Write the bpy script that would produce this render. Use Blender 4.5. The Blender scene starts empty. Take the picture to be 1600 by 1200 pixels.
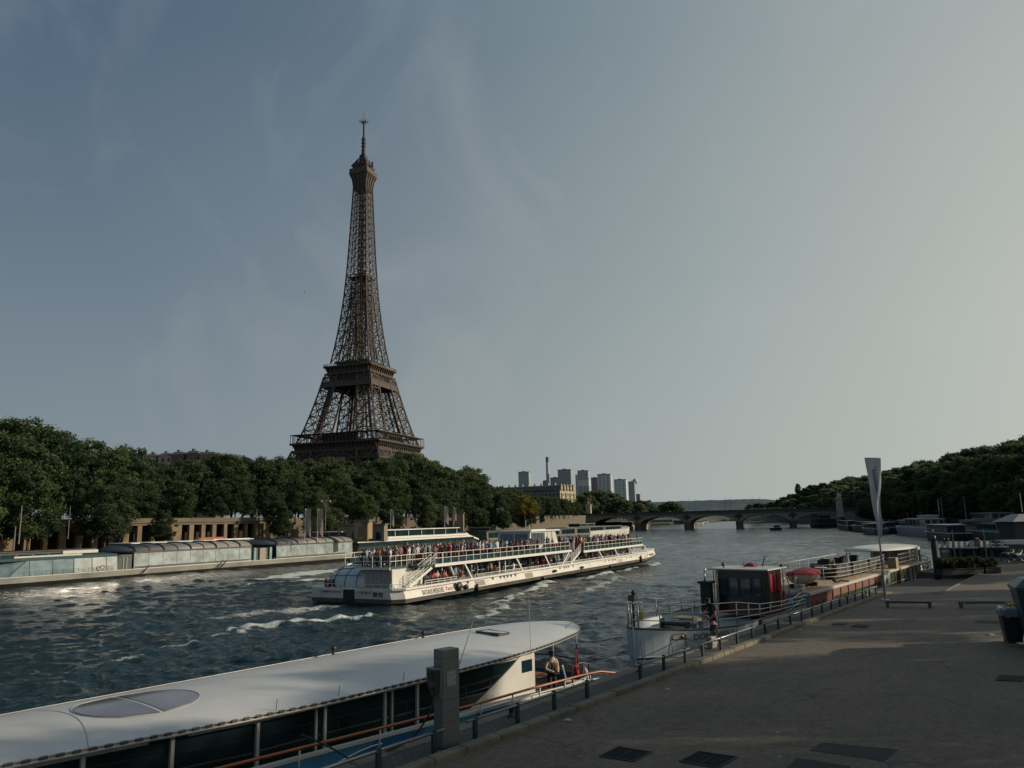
import bpy, bmesh, math, random
import numpy as np
from mathutils import Vector, Matrix, Quaternion
random.seed(7); RNG = np.random.default_rng(11)
R = math.radians
COL = bpy.context.scene.collection
# ------------------------------------------------------------------ camera numbers
F_PX, PITCH, ROLL, CAM_H = 1200.0, .1754, .0217, 7.25
def _dir(u, v):
    A = (u-800)/F_PX; B = (600-v)/F_PX; cr, sr = math.cos(ROLL), math.sin(ROLL)
    a = A*cr+B*sr; b = -A*sr+B*cr; c, s = math.cos(PITCH), math.sin(PITCH)
    return Vector((a, c-b*s, s+b*c))
def atz(u, v, z):
    d = _dir(u, v); t = (z-CAM_H)/d.z
    return Vector((d.x*t, d.y*t, z))
def aty(u, v, Y):
    d = _dir(u, v); t = Y/d.y
    return Vector((d.x*t, Y, CAM_H+d.z*t))
# frames
class Frame:
    """local x along heading (degrees clockwise from +Y), y to the left of it"""
    def __init__(s, o, hd):
        s.o = Vector((o[0], o[1], 0)); s.hd = hd
        s.h = Vector((math.sin(R(hd)), math.cos(R(hd)), 0)); s.n = Vector((-s.h.y, s.h.x, 0))
        s.rz = R(90-hd)
    def p(s, x, y, z=0): return s.o+s.h*x+s.n*y+Vector((0, 0, z))
QZ = 2.35
QF = Frame((-1.01, 18.64), 37.7)          # quay: x along the rail, y toward the water
LF = Frame((-68.35, 104.54), 30.1)        # left bank moored boats
# ------------------------------------------------------------------ materials
MATS = {}
def _nt(name):
    m = bpy.data.materials.new(name); m.use_nodes = True
    nt = m.node_tree; b = nt.nodes['Principled BSDF']
    return m, nt, b
def ramp(nt, fac, stops):
    r = nt.nodes.new('ShaderNodeValToRGB'); e = r.color_ramp.elements
    while len(e) < len(stops): e.new(.5)
    for i, (p, c) in enumerate(stops):
        e[i].position = p; e[i].color = (*c, 1) if len(c) == 3 else c
    nt.links.new(fac, r.inputs[0]); return r.outputs[0]
def noise_tex(nt, scale, detail=4, rough=.6, vec=None, dist=0):
    n = nt.nodes.new('ShaderNodeTexNoise'); n.inputs['Scale'].default_value = scale
    n.inputs['Detail'].default_value = detail; n.inputs['Roughness'].default_value = rough
    n.inputs['Distortion'].default_value = dist
    if vec is not None: nt.links.new(vec, n.inputs['Vector'])
    return n.outputs['Fac']
def objvec(nt, scale=None):
    t = nt.nodes.new('ShaderNodeTexCoord')
    if scale is None: return t.outputs['Object']
    m = nt.nodes.new('ShaderNodeMapping'); m.inputs['Scale'].default_value = scale
    nt.links.new(t.outputs['Object'], m.inputs[0]); return m.outputs[0]
def mixc(nt, fac, a, b, mode='MIX'):
    m = nt.nodes.new('ShaderNodeMix'); m.data_type = 'RGBA'; m.blend_type = mode
    for sock, val in ((m.inputs[0], fac), (m.inputs[6], a), (m.inputs[7], b)):
        if hasattr(val, 'is_linked') or isinstance(val, bpy.types.NodeSocket): nt.links.new(val, sock)
        elif isinstance(val, (int, float)): sock.default_value = val
        else: sock.default_value = (*val, 1) if len(val) == 3 else val
    return m.outputs[2]
def mth(nt, op, a, b=None, clamp=False):
    m = nt.nodes.new('ShaderNodeMath'); m.operation = op; m.use_clamp = clamp
    for i, v in enumerate((a, b)):
        if v is None: continue
        if isinstance(v, (int, float)): m.inputs[i].default_value = v
        else: nt.links.new(v, m.inputs[i])
    return m.outputs[0]
def bump(nt, b, h, strength=.3, dist=.05):
    n = nt.nodes.new('ShaderNodeBump'); n.inputs['Strength'].default_value = strength
    n.inputs['Distance'].default_value = dist
    nt.links.new(h, n.inputs['Height']); nt.links.new(n.outputs[0], b.inputs['Normal'])
def mat(name, col, rough=.6, metal=0, var=.18, scale=3.0, bmp=0, spec=.5, grime=None, coat=0):
    """painted / plain surface with soft procedural variation and optional grime"""
    if name in MATS: return MATS[name]
    m, nt, b = _nt(name); v = objvec(nt)
    n1 = noise_tex(nt, scale, 5, .65, v)
    dark = tuple(c*(1-var) for c in col); lite = tuple(min(1, c*(1+var*.6)) for c in col)
    c = ramp(nt, n1, [(.3, dark), (.7, lite)])
    if grime:
        n2 = noise_tex(nt, scale*.35, 6, .7, objvec(nt, (1, 1, .35)), .6)
        f = ramp(nt, n2, [(.48, (0, 0, 0)), (.72, (grime[3],)*3)])
        c = mixc(nt, f, c, grime[:3])
    nt.links.new(c, b.inputs['Base Color'])
    b.inputs['Roughness'].default_value = rough; b.inputs['Metallic'].default_value = metal
    b.inputs['Specular IOR Level'].default_value = spec; b.inputs['Coat Weight'].default_value = coat
    if bmp: bump(nt, b, noise_tex(nt, scale*8, 4, .6, v), bmp, .02)
    MATS[name] = m; return m
def glass(name, tint=(.03, .05, .06), rough=.06, alpha=1.0, spec=.8):
    if name in MATS: return MATS[name]
    m, nt, b = _nt(name); v = objvec(nt)
    c = ramp(nt, noise_tex(nt, .8, 2, .5, v), [(.3, tuple(x*.7 for x in tint)), (.7, tuple(min(1, x*1.3) for x in tint))])
    nt.links.new(c, b.inputs['Base Color'])
    b.inputs['Roughness'].default_value = rough; b.inputs['Specular IOR Level'].default_value = spec
    b.inputs['Alpha'].default_value = alpha
    bump(nt, b, noise_tex(nt, .6, 1, .5, v), .12, .05)
    MATS[name] = m; return m
# ------------------------------------------------------------------ mesh builder
class MB:
    def __init__(s): s.v = []; s.f = []; s.mi = []; s.M = Matrix.Identity(4); s.cur = 0
    def add(s, vs, fs):
        o = len(s.v)
        s.v += [tuple(s.M @ Vector(p)) for p in vs]
        s.f += [tuple(i+o for i in f) for f in fs]; s.mi += [s.cur]*len(fs); return s
    def box(s, x0, x1, y0, y1, z0, z1):
        vs = [(x, y, z) for z in (z0, z1) for x, y in ((x0, y0), (x1, y0), (x1, y1), (x0, y1))]
        return s.add(vs, [(3, 2, 1, 0), (4, 5, 6, 7), (0, 1, 5, 4), (1, 2, 6, 5), (2, 3, 7, 6), (3, 0, 4, 7)])
    def cbox(s, c, sx, sy, sz, rz=0, ch=0):
        """box centred in x,y standing on c.z, with chamfered vertical edges if ch"""
        hx, hy = sx/2, sy/2; M0 = s.M
        s.M = s.M @ Matrix.Translation(c) @ Matrix.Rotation(rz, 4, 'Z')
        if ch: s.prism([(-hx+ch, -hy), (hx-ch, -hy), (hx, -hy+ch), (hx, hy-ch), (hx-ch, hy), (-hx+ch, hy), (-hx, hy-ch), (-hx, -hy+ch)], 0, sz)
        else: s.box(-hx, hx, -hy, hy, 0, sz)
        s.M = M0; return s
    def bar(s, p, q, w, h=None, up=(0, 0, 1)):
        h = h or w; p = Vector(p); q = Vector(q); d = q-p
        if d.length < 1e-6: return s
        d.normalize(); u = Vector(up)
        if abs(d.dot(u)) > .95: u = Vector((1, 0, 0))
        a = d.cross(u).normalized()*w/2; b = a.cross(d).normalized()*h/2
        vs = [p-a-b, p+a-b, p+a+b, p-a+b, q-a-b, q+a-b, q+a+b, q-a+b]
        return s.add(vs, [(0, 3, 2, 1), (4, 5, 6, 7), (0, 1, 5, 4), (1, 2, 6, 5), (2, 3, 7, 6), (3, 0, 4, 7)])
    def tube(s, pts, r, n=6, cap=True, closed=False):
        pts = [Vector(p) for p in pts]; rr = r if isinstance(r, (list, tuple)) else [r]*len(pts)
        vs = []; fs = []; prev = None
        for i, p in enumerate(pts):
            a = pts[(i-1) % len(pts)] if (closed or i) else p; c = pts[(i+1) % len(pts)] if (closed or i < len(pts)-1) else p
            d = (c-a); d = d.normalized() if d.length > 1e-9 else Vector((0, 0, 1))
            if prev is None:
                u = Vector((0, 0, 1)) if abs(d.z) < .9 else Vector((1, 0, 0)); e = d.cross(u).normalized()
            else:
                e = (prev-d*prev.dot(d)); e = e.normalized() if e.length > 1e-6 else prev
            prev = e; g = d.cross(e)
            for k in range(n):
                t = 2*math.pi*k/n; vs.append(p+(e*math.cos(t)+g*math.sin(t))*rr[i])
        m = len(pts)
        for i in range(m if closed else m-1):
            j = (i+1) % m
            for k in range(n): fs.append((i*n+k, i*n+(k+1) % n, j*n+(k+1) % n, j*n+k))
        if cap and not closed: fs.append(tuple(range(n-1, -1, -1))); fs.append(tuple((m-1)*n+k for k in range(n)))
        return s.add(vs, fs)
    def prism(s, poly, z0, z1):
        n = len(poly); vs = [(x, y, z0) for x, y in poly]+[(x, y, z1) for x, y in poly]
        fs = [tuple(range(n-1, -1, -1)), tuple(range(n, 2*n))]+[(i, (i+1) % n, n+(i+1) % n, n+i) for i in range(n)]
        return s.add(vs, fs)
    def prismy(s, poly, y0, y1):
        """poly in x,z extruded along y"""
        n = len(poly); vs = [(x, y0, z) for x, z in poly]+[(x, y1, z) for x, z in poly]
        fs = [tuple(range(n)), tuple(range(2*n-1, n-1, -1))]+[((i+1) % n, i, n+i, n+(i+1) % n) for i in range(n)]
        return s.add(vs, fs)
    def loft(s, secs, cap=True, closed=True):
        n = len(secs[0]); vs = [p for q in secs for p in q]; fs = []
        for i in range(len(secs)-1):
            for k in range(n if closed else n-1): fs.append((i*n+k, i*n+(k+1) % n, (i+1)*n+(k+1) % n, (i+1)*n+k))
        if cap and closed: fs.append(tuple(range(n-1, -1, -1))); fs.append(tuple((len(secs)-1)*n+k for k in range(n)))
        return s.add(vs, fs)
    def quad(s, *p): return s.add(p, [tuple(range(len(p)))])
    def lathe(s, c, prof, n=16):
        vs = []; fs = []
        for r, z in prof:
            for k in range(n):
                t = 2*math.pi*k/n; vs.append((c[0]+r*math.cos(t), c[1]+r*math.sin(t), c[2]+z))
        for i in range(len(prof)-1):
            for k in range(n): fs.append((i*n+k, i*n+(k+1) % n, (i+1)*n+(k+1) % n, (i+1)*n+k))
        return s.add(vs, fs)
    def ball(s, c, rx, ry=None, rz=None, n=10, m=6):
        ry = ry or rx; rz = rz or rx; vs = [(c[0], c[1], c[2]-rz)]; fs = []
        for i in range(1, m):
            p = math.pi*i/m-math.pi/2
            for k in range(n):
                t = 2*math.pi*k/n; vs.append((c[0]+rx*math.cos(p)*math.cos(t), c[1]+ry*math.cos(p)*math.sin(t), c[2]+rz*math.sin(p)))
        vs.append((c[0], c[1], c[2]+rz)); L = len(vs)-1
        for k in range(n):
            fs.append((0, 1+(k+1) % n, 1+k)); fs.append((L, L-n+k, L-n+(k+1) % n))
            for i in range(m-2): fs.append((1+i*n+k, 1+i*n+(k+1) % n, 1+(i+1)*n+(k+1) % n, 1+(i+1)*n+k))
        return s.add(vs, fs)
    def mesh(s, name, mats, smooth=False):
        me = bpy.data.meshes.new(name); me.from_pydata(s.v, [], s.f)
        if not isinstance(mats, (list, tuple)): mats = [mats]
        for m in mats: me.materials.append(m)
        if len(mats) > 1: me.polygons.foreach_set('material_index', s.mi)
        if smooth: me.shade_smooth()
        me.update(); return me
    def build(s, name, mats, parent=None, smooth=False, label=None, bevel=0):
        o = bpy.data.objects.new(name, s.mesh(name, mats, smooth)); COL.objects.link(o)
        if parent: o.parent = parent
        if label: o['label'] = label
        if bevel:
            b = o.modifiers.new('bevel', 'BEVEL'); b.width = bevel; b.segments = 2; b.limit_method = 'ANGLE'; b.angle_limit = R(40)
        return o
def tag(o, label, cat, group=None, kind=None):
    o['label'] = label; o['category'] = cat
    if group: o['group'] = group
    if kind: o['kind'] = kind
    return o
def struct(o, label=None):
    o['kind'] = 'structure'
    if label: o['label'] = label
    return o
def thing(name, label, cat, loc=(0, 0, 0), rz=0, group=None):
    o = bpy.data.objects.new(name, None); COL.objects.link(o); o.location = loc; o.rotation_euler = (0, 0, rz)
    o.empty_display_size = .3
    return tag(o, label, cat, group)
def fthing(name, label, cat, fr, x, y, z=0, group=None, rot=0):
    return thing(name, label, cat, fr.p(x, y, z), fr.rz+rot, group)
def copy_tree(o, parent=None):
    c = o.copy(); COL.objects.link(c)
    if parent: c.parent = parent
    for ch in list(o.children): copy_tree(ch, c)
    return c
def text_obj(name, txt, size, m, parent, loc, rot, extrude=.004, align='LEFT', sx=1):
    cu = bpy.data.curves.new(name, 'FONT'); cu.body = txt; cu.size = size; cu.extrude = extrude; cu.align_x = align
    cu.resolution_u = 2
    t = bpy.data.objects.new(name+'_tmp', cu); COL.objects.link(t)
    bpy.context.view_layer.update()
    me = bpy.data.meshes.new_from_object(t.evaluated_get(bpy.context.evaluated_depsgraph_get()))
    bpy.data.objects.remove(t); me.name = name; me.materials.clear(); me.materials.append(m)
    o = bpy.data.objects.new(name, me); COL.objects.link(o); o.parent = parent
    o.location = loc; o.rotation_euler = rot; o.scale = (sx, 1, 1); return o
# ------------------------------------------------------------------ camera, world, sun
sc = bpy.context.scene
cam = bpy.data.cameras.new('camera'); co = bpy.data.objects.new('camera', cam); COL.objects.link(co); sc.camera = co
cam.sensor_width = 36; cam.lens = F_PX/1600*36; cam.clip_end = 30000; cam.clip_start = .1
_c, _s = math.cos(PITCH), math.sin(PITCH); _r = Vector((1, 0, 0)); _u = Vector((0, -_s, _c)); _f = Vector((0, _c, _s))
_R = _r*math.cos(ROLL)-_u*math.sin(ROLL); _U = _r*math.sin(ROLL)+_u*math.cos(ROLL)
co.matrix_world = Matrix(((_R.x, _U.x, -_f.x, 0), (_R.y, _U.y, -_f.y, 0), (_R.z, _U.z, -_f.z, CAM_H), (0, 0, 0, 1)))
SUN_AZ, SUN_EL = 86.0, 18.0       # azimuth clockwise from +Y
sd = Vector((math.sin(R(SUN_AZ))*math.cos(R(SUN_EL)), math.cos(R(SUN_AZ))*math.cos(R(SUN_EL)), math.sin(R(SUN_EL))))
sl = bpy.data.lights.new('sun', 'SUN'); sl.energy = 4.0; sl.angle = R(.6); sl.color = (1, .86, .66)
so = bpy.data.objects.new('sun', sl); COL.objects.link(so); so.rotation_euler = sd.to_track_quat('Z', 'Y').to_euler()
w = bpy.data.worlds.new('World'); sc.world = w; w.use_nodes = True; nt = w.node_tree; bg = nt.nodes['Background']
sky = nt.nodes.new('ShaderNodeTexSky'); sky.sky_type = 'NISHITA'; sky.sun_disc = False
sky.sun_elevation = R(SUN_EL); sky.sun_rotation = R(SUN_AZ); sky.air_density = 1.0; sky.dust_density = 1.6; sky.ozone_density = 1.6
tc = nt.nodes.new('ShaderNodeTexCoord'); sep = nt.nodes.new('ShaderNodeSeparateXYZ'); nt.links.new(tc.outputs['Generated'], sep.inputs[0])
# slate haze of the photograph: Nishita is desaturated and pulled toward a grey-blue / grey-green veil that thickens toward sun and horizon
hsv = nt.nodes.new('ShaderNodeHueSaturation'); hsv.inputs['Saturation'].default_value = .42; nt.links.new(sky.outputs[0], hsv.inputs['Color'])
dot = nt.nodes.new('ShaderNodeVectorMath'); dot.operation = 'DOT_PRODUCT'; nt.links.new(tc.outputs['Generated'], dot.inputs[0]); dot.inputs[1].default_value = sd
veil = ramp(nt, mth(nt, 'ADD', mth(nt, 'MULTIPLY', dot.outputs['Value'], .5), .5),
            [(.10, (.046, .102, .180)), (.36, (.070, .134, .212)), (.52, (.132, .196, .258)), (.68, (.265, .335, .36)), (.82, (.45, .49, .465)), (1, (.66, .66, .57))])
d01 = mth(nt, 'ADD', mth(nt, 'MULTIPLY', dot.outputs['Value'], .5), .5)
hz = ramp(nt, d01, [(.10, (.215, .272, .312)), (.36, (.262, .315, .342)), (.55, (.360, .405, .405)), (.75, (.48, .52, .48)), (.88, (.60, .61, .545)), (1, (.70, .69, .60))])
zf = ramp(nt, sep.outputs['Z'], [(0, (1, 1, 1)), (.12, (.80, .80, .80)), (.30, (.42, .42, .42)), (.55, (.08, .08, .08)), (.8, (0, 0, 0))])
hi = ramp(nt, sep.outputs['Z'], [(.2, (1, 1, 1)), (.45, (.86, .88, .92)), (.8, (.62, .70, .82))])
veil = mixc(nt, 1.0, veil, hi, 'MULTIPLY'); veil = mixc(nt, zf, veil, hz)
# thin cirrus
mp = nt.nodes.new('ShaderNodeMapping'); nt.links.new(tc.outputs['Generated'], mp.inputs[0]); mp.inputs['Scale'].default_value = (3.2, 1.0, 2.2); mp.inputs['Rotation'].default_value = (0, .9, .3)
cl = ramp(nt, noise_tex(nt, 1.5, 8, .55, mp.outputs[0], 1.0), [(.50, (0, 0, 0)), (.80, (.20, .20, .20))])
veil = mixc(nt, cl, veil, (.55, .56, .55))
bscale = nt.nodes.new('ShaderNodeVectorMath'); bscale.operation = 'SCALE'; bscale.inputs['Scale'].default_value = .045
nt.links.new(hsv.outputs[0], bscale.inputs[0])
tot = mixc(nt, .88, bscale.outputs[0], veil)
nt.links.new(tot, bg.inputs['Color']); bg.inputs['Strength'].default_value = 1.0
sc.view_settings.view_transform = 'Standard'; sc.view_settings.look = 'None'; sc.view_settings.exposure = 0
sc.render.engine = 'CYCLES'; sc.cycles.max_bounces = 6; sc.cycles.transparent_max_bounces = 12
sc.cycles.use_denoising = True

# ------------------------------------------------------------------ water
def make_water():
    # polar sheet: fine near the camera, coarse far away; the waves are real displacement
    rad = [14.0]
    while rad[-1] < 900: rad.append(rad[-1]*1.0082)
    while rad[-1] < 9000: rad.append(rad[-1]*1.06)
    rad = np.array(rad); ang = np.radians(np.linspace(-62, 62, 760))
    Rr, Aa = np.meshgrid(rad, ang, indexing='ij'); X = Rr*np.sin(Aa); Y = Rr*np.cos(Aa)
    Z = np.zeros_like(X); g = np.random.default_rng(3)
    wind = R(25)
    for i in range(90):
        lam = .55*(1.062**i) if i < 58 else g.uniform(1.2, 5); lam = min(lam, 14)
        th = wind+g.normal(0, .75); k = 2*np.pi/lam; ph = g.uniform(0, 6.28)
        amp = .0076*lam**.56
        cell = Rr*.0082; fade = np.clip(1.6-cell*4/lam, 0, 1)
        dx = .35*np.sin(X*.11+ph)+.35*np.cos(Y*.09-ph)
        q = np.sin(k*((X)*np.sin(th)+(Y)*np.cos(th))+ph+dx)
        Z += fade*amp*(1-1.6*np.abs(q)**1.3+.6)
    patch = .75+.45*np.sin(X*.045+1.3)*np.sin(Y*.031+.4)+.2*np.sin(X*.13+Y*.07)
    Z *= np.clip(patch, .45, 1.3)
    Z -= Z[Rr < 200].mean()
    # foam and wake
    foam = np.zeros_like(X)
    def seg(p, q, w, amt, hgt=0, wob=.6, fr=.35):
        nonlocal Z
        px, py = p; qx, qy = q; L = math.hypot(qx-px, qy-py); ex, ey = (qx-px)/L, (qy-py)/L
        s = (X-px)*ex+(Y-py)*ey; t = -(X-px)*ey+(Y-py)*ex
        t = t+wob*np.sin(s*fr*2.1+1)+wob*.5*np.sin(s*fr*5.3)
        m = np.exp(-(t/w)**2)*np.clip(s/2+.5, 0, 1)*np.clip((L-s)/2+.5, 0, 1)
        np.maximum(foam, m*amt, out=foam); Z += hgt*m
    B = Frame((-10.3, 70.07), 28.3)
    P = lambda x, y: tuple(B.p(x, y))[:2]
    # propeller wash behind the stern and the diverging wake
    seg(P(-1, 5), P(-14, 9), 2.6, .45, .05, .5); 
    for k in range(7):
        a = atz(340+k*34, 992-k*3.5-(k%2)*2, 0); b = atz(380+k*34, 988-k*3.5, 0)
        seg((a.x, a.y), (b.x, b.y), .75, .88 if k > 0 else .6, .22, .3, .9)
    for u0, v0, u1, v1, w_, am in ((135, 1030, 185, 1023, .6, .5), (150, 1040, 240, 1032, .4, .55),
                                   (225, 1017, 330, 1010, .5, .50), (400, 985, 330, 1003, .6, .5)):
        a = atz(u0, v0, 0); b = atz(u1, v1, 0); seg((a.x, a.y), (b.x, b.y), w_, am, .10, .5, .7)
    # bright churned water beyond the stern, next to the glass boat
    for u0, v0, u1, v1, w_, am in ((425, 900, 520, 889, 1.9, 1.15), (440, 896, 530, 886, 1.2, 1.0), (390, 905, 470, 898, 1.2, .65), (460, 906, 512, 900, 1.2, .7), (370, 912, 480, 905, 1.2, .4), (250, 925, 460, 912, 1.2, .3)):
        a = atz(u0, v0, 0); b = atz(u1, v1, 0); seg((a.x, a.y), (b.x, b.y), w_, am, .12, .5, .5)
    # bow wave and foam along the starboard side
    for x0, x1, y0, y1, w_, am, hh in ((72, 64, -.2, -1.6, .6, .9, .2), (62, 51, -.3, -1.5, .5, .75, .1), (50, 44, -.3, -1.6, .6, 1.0, .25), (44, 33, -1.4, -3.2, .5, .7, .12),
                                    (30, 26, -.3, -1.6, .7, 1.1, .3), (26, 16, -1.6, -4.2, .6, .85, .18), (16, 5, -4.0, -7.0, .5, .66, .1), (5, -6, -8, -12, .7, .52, .1), (40, 15, -6, -11, .9, .46, .08)):
        seg(P(x0, y0), P(x1, y1), w_, am, hh, .35, .6)
    nr, na = X.shape; idx = np.arange(nr*na).reshape(nr, na)
    fs = np.stack([idx[:-1, :-1], idx[:-1, 1:], idx[1:, 1:], idx[1:, :-1]], -1).reshape(-1, 4)[:, ::-1]
    me = bpy.data.meshes.new('river_water'); me.vertices.add(nr*na); me.loops.add(fs.size); me.polygons.add(len(fs))
    me.vertices.foreach_set('co', np.stack([X, Y, Z], -1).astype(np.float32).ravel())
    me.loops.foreach_set('vertex_index', fs.ravel().astype(np.int32))
    me.polygons.foreach_set('loop_start', np.arange(0, fs.size, 4, dtype=np.int32))
    me.update(calc_edges=True); me.shade_smooth()
    at_ = me.attributes.new('foam', 'FLOAT', 'POINT'); at_.data.foreach_set('value', foam.astype(np.float32).ravel())
    m, nt, b = _nt('river_water')
    ob = objvec(nt)
    att = nt.nodes.new('ShaderNodeAttribute'); att.attribute_name = 'foam'
    fine = noise_tex(nt, 3.2, 6, .68, ob); breakup = noise_tex(nt, 1.7, 9, .82, objvec(nt, (1, .7, 1)), 1.2)
    fo = mth(nt, 'SUBTRACT', mth(nt, 'MULTIPLY', att.outputs['Fac'], 1.5), mth(nt, 'ADD', mth(nt, 'MULTIPLY', breakup, 1.5), -.25))
    fo = ramp(nt, fo, [(.0, (0, 0, 0)), (.22, (1, 1, 1))])
    col = ramp(nt, noise_tex(nt, .06, 4, .6, ob), [(.3, (.002, .013, .018)), (.7, (.004, .025, .029))])
    aer = ramp(nt, att.outputs['Fac'], [(.15, (0, 0, 0)), (.9, (1, 1, 1))])
    col = mixc(nt, aer, col, (.016, .050, .044))
    col = mixc(nt, fo, col, (.60, .62, .58))
    nt.links.new(col, b.inputs['Base Color'])
    ro = nt.nodes.new('ShaderNodeMapRange'); nt.links.new(fo, ro.inputs[0]); ro.inputs[3].default_value = .12; ro.inputs[4].default_value = .75
    nt.links.new(ro.outputs[0], b.inputs['Roughness']); b.inputs['IOR'].default_value = 1.333; b.inputs['Specular IOR Level'].default_value = .5
    h = mth(nt, 'ADD', noise_tex(nt, 1.6, 4, .62, objvec(nt, (1, .75, 1)), .4), mth(nt, 'MULTIPLY', fine, .35))
    h = mth(nt, 'ADD', h, mth(nt, 'MULTIPLY', noise_tex(nt, .42, 3, .55, objvec(nt, (.8, 1.5, 1)), .5), 2.6))
    h = mth(nt, 'ADD', h, mth(nt, 'MULTIPLY', fo, .25))
    bump(nt, b, h, .85, .22)
    me.materials.append(m)
    o = bpy.data.objects.new('river_water', me); COL.objects.link(o); struct(o, 'choppy dark teal river with foam streaks in the wakes')
make_water()
# ------------------------------------------------------------------ near quay (right bank)
def surf_mat(name, base, patches, crackv=0, scale=1.0, bmp=.4, rough=.85, stain=None):
    m, nt, b = _nt(name); v = objvec(nt)
    big = noise_tex(nt, .22*scale, 7, .68, v, .8); mid = noise_tex(nt, 2.2*scale, 5, .7, v); fin = noise_tex(nt, 22, 4, .75, v)
    c = ramp(nt, big, [(.30, base[0]), (.55, base[1]), (.72, base[2])])
    c = mixc(nt, ramp(nt, mid, [(.35, (0, 0, 0)), (.7, (.5, .5, .5))]), c, patches)
    c = mixc(nt, ramp(nt, fin, [(.42, (.35, .35, .35)), (.6, (0, 0, 0))]), c, tuple(x*.45 for x in base[0]))
    spk = noise_tex(nt, 6.5, 6, .85, v, .3)
    c = mixc(nt, ramp(nt, spk, [(.40, (.55, .55, .55)), (.52, (0, 0, 0))]), c, tuple(x*.5 for x in base[0]))
    c = mixc(nt, ramp(nt, spk, [(.56, (0, 0, 0)), (.70, (.5, .5, .5))]), c, tuple(min(1, x*1.35) for x in base[2]))
    st = noise_tex(nt, .8, 6, .7, objvec(nt, (.25, 1.6, 1)), 1.2)
    c = mixc(nt, ramp(nt, st, [(.50, (0, 0, 0)), (.68, (.30, .30, .30))]), c, tuple(x*.55 for x in base[0]))
    if crackv:
        vo = nt.nodes.new('ShaderNodeTexVoronoi'); vo.feature = 'DISTANCE_TO_EDGE'; vo.inputs['Scale'].default_value = .16
        wv = nt.nodes.new('ShaderNodeVectorMath'); wv.operation = 'ADD'; nz = nt.nodes.new('ShaderNodeTexNoise'); nz.inputs['Scale'].default_value = 1.3; nz.inputs['Detail'].default_value = 6
        nt.links.new(v, nz.inputs['Vector']); sc_ = nt.nodes.new('ShaderNodeVectorMath'); sc_.operation = 'SCALE'; sc_.inputs['Scale'].default_value = 1.1
        nt.links.new(nz.outputs['Color'], sc_.inputs[0]); nt.links.new(v, wv.inputs[0]); nt.links.new(sc_.outputs[0], wv.inputs[1]); nt.links.new(wv.outputs[0], vo.inputs['Vector'])
        cr = ramp(nt, vo.outputs['Distance'], [(0, (.75, .75, .75)), (.012, (0, 0, 0))])
        cr = mixc(nt, ramp(nt, noise_tex(nt, .35, 3, .5, v), [(.5, (1, 1, 1)), (.62, (0, 0, 0))]), cr, (0, 0, 0))
        c = mixc(nt, cr, c, (.012, .012, .012))
    nt.links.new(c, b.inputs['Base Color']); b.inputs['Roughness'].default_value = rough
    bump(nt, b, mth(nt, 'ADD', fin, mth(nt, 'MULTIPLY', mid, .8)), bmp, .012)
    MATS[name] = m; return m
def brick_mat(name, c1, c2, mortar, bw, bh, axis='xy', rough=.85, ms=.02, bmp=.5, off=.5, tint=None):
    m, nt, b = _nt(name); t = nt.nodes.new('ShaderNodeTexCoord'); mp = nt.nodes.new('ShaderNodeMapping')
    nt.links.new(t.outputs['Object'], mp.inputs[0])
    if axis == 'xz': mp.inputs['Rotation'].default_value = (R(90), 0, 0)
    if axis == 'yz': mp.inputs['Rotation'].default_value = (R(90), 0, R(90))
    br = nt.nodes.new('ShaderNodeTexBrick'); nt.links.new(mp.outputs[0], br.inputs['Vector'])
    br.inputs['Color1'].default_value = (*c1, 1); br.inputs['Color2'].default_value = (*c2, 1); br.inputs['Mortar'].default_value = (*mortar, 1)
    br.inputs['Scale'].default_value = 1; br.inputs['Brick Width'].default_value = bw; br.inputs['Row Height'].default_value = bh
    br.inputs['Mortar Size'].default_value = ms; br.offset = off
    n = noise_tex(nt, 1.3, 6, .7, t.outputs['Object'], .5)
    c = mixc(nt, ramp(nt, n, [(.35, (0, 0, 0)), (.75, (.75, .75, .75))]), br.outputs[0], tint or tuple(x*.45 for x in c1))
    nt.links.new(c, b.inputs['Base Color']); b.inputs['Roughness'].default_value = rough
    h = mth(nt, 'SUBTRACT', noise_tex(nt, 20, 4, .6, t.outputs['Object']), br.outputs['Fac'])
    bump(nt, b, h, bmp, .03); MATS[name] = m; return m
ASPH = surf_mat('quay_asphalt', ((.088, .070, .055), (.132, .104, .078), (.20, .156, .112)), (.23, .185, .135), crackv=1)
PATCH = surf_mat('asphalt_patch', ((.010, .012, .014), (.016, .018, .020), (.026, .027, .028)), (.04, .04, .038), scale=3)
COBB = brick_mat('granite_setts', (.115, .105, .090), (.075, .070, .064), (.030, .029, .027), .20, .13, ms=.016, bmp=.9)
STONE = mat('kerb_stone', (.165, .145, .105), .85, var=.3, scale=1.4, bmp=.5, grime=(.06, .055, .045, .7))
QWALL = brick_mat('quay_wall_stone', (.16, .15, .13), (.12, .115, .10), (.05, .05, .045), 1.1, .42, 'xz', ms=.02, tint=(.03, .04, .03))
def qobj(name, mb, m, z=0, label=None):
    """mesh in quay coordinates"""
    o = mb.build(name, m); o.location = QF.o+Vector((0, 0, z)); o.rotation_euler = (0, 0, QF.rz); return o
# land sheet: one sheet of asphalt (quay) in quay coordinates, y negative = inland
EDGE = 1.12
mb = MB()
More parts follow.
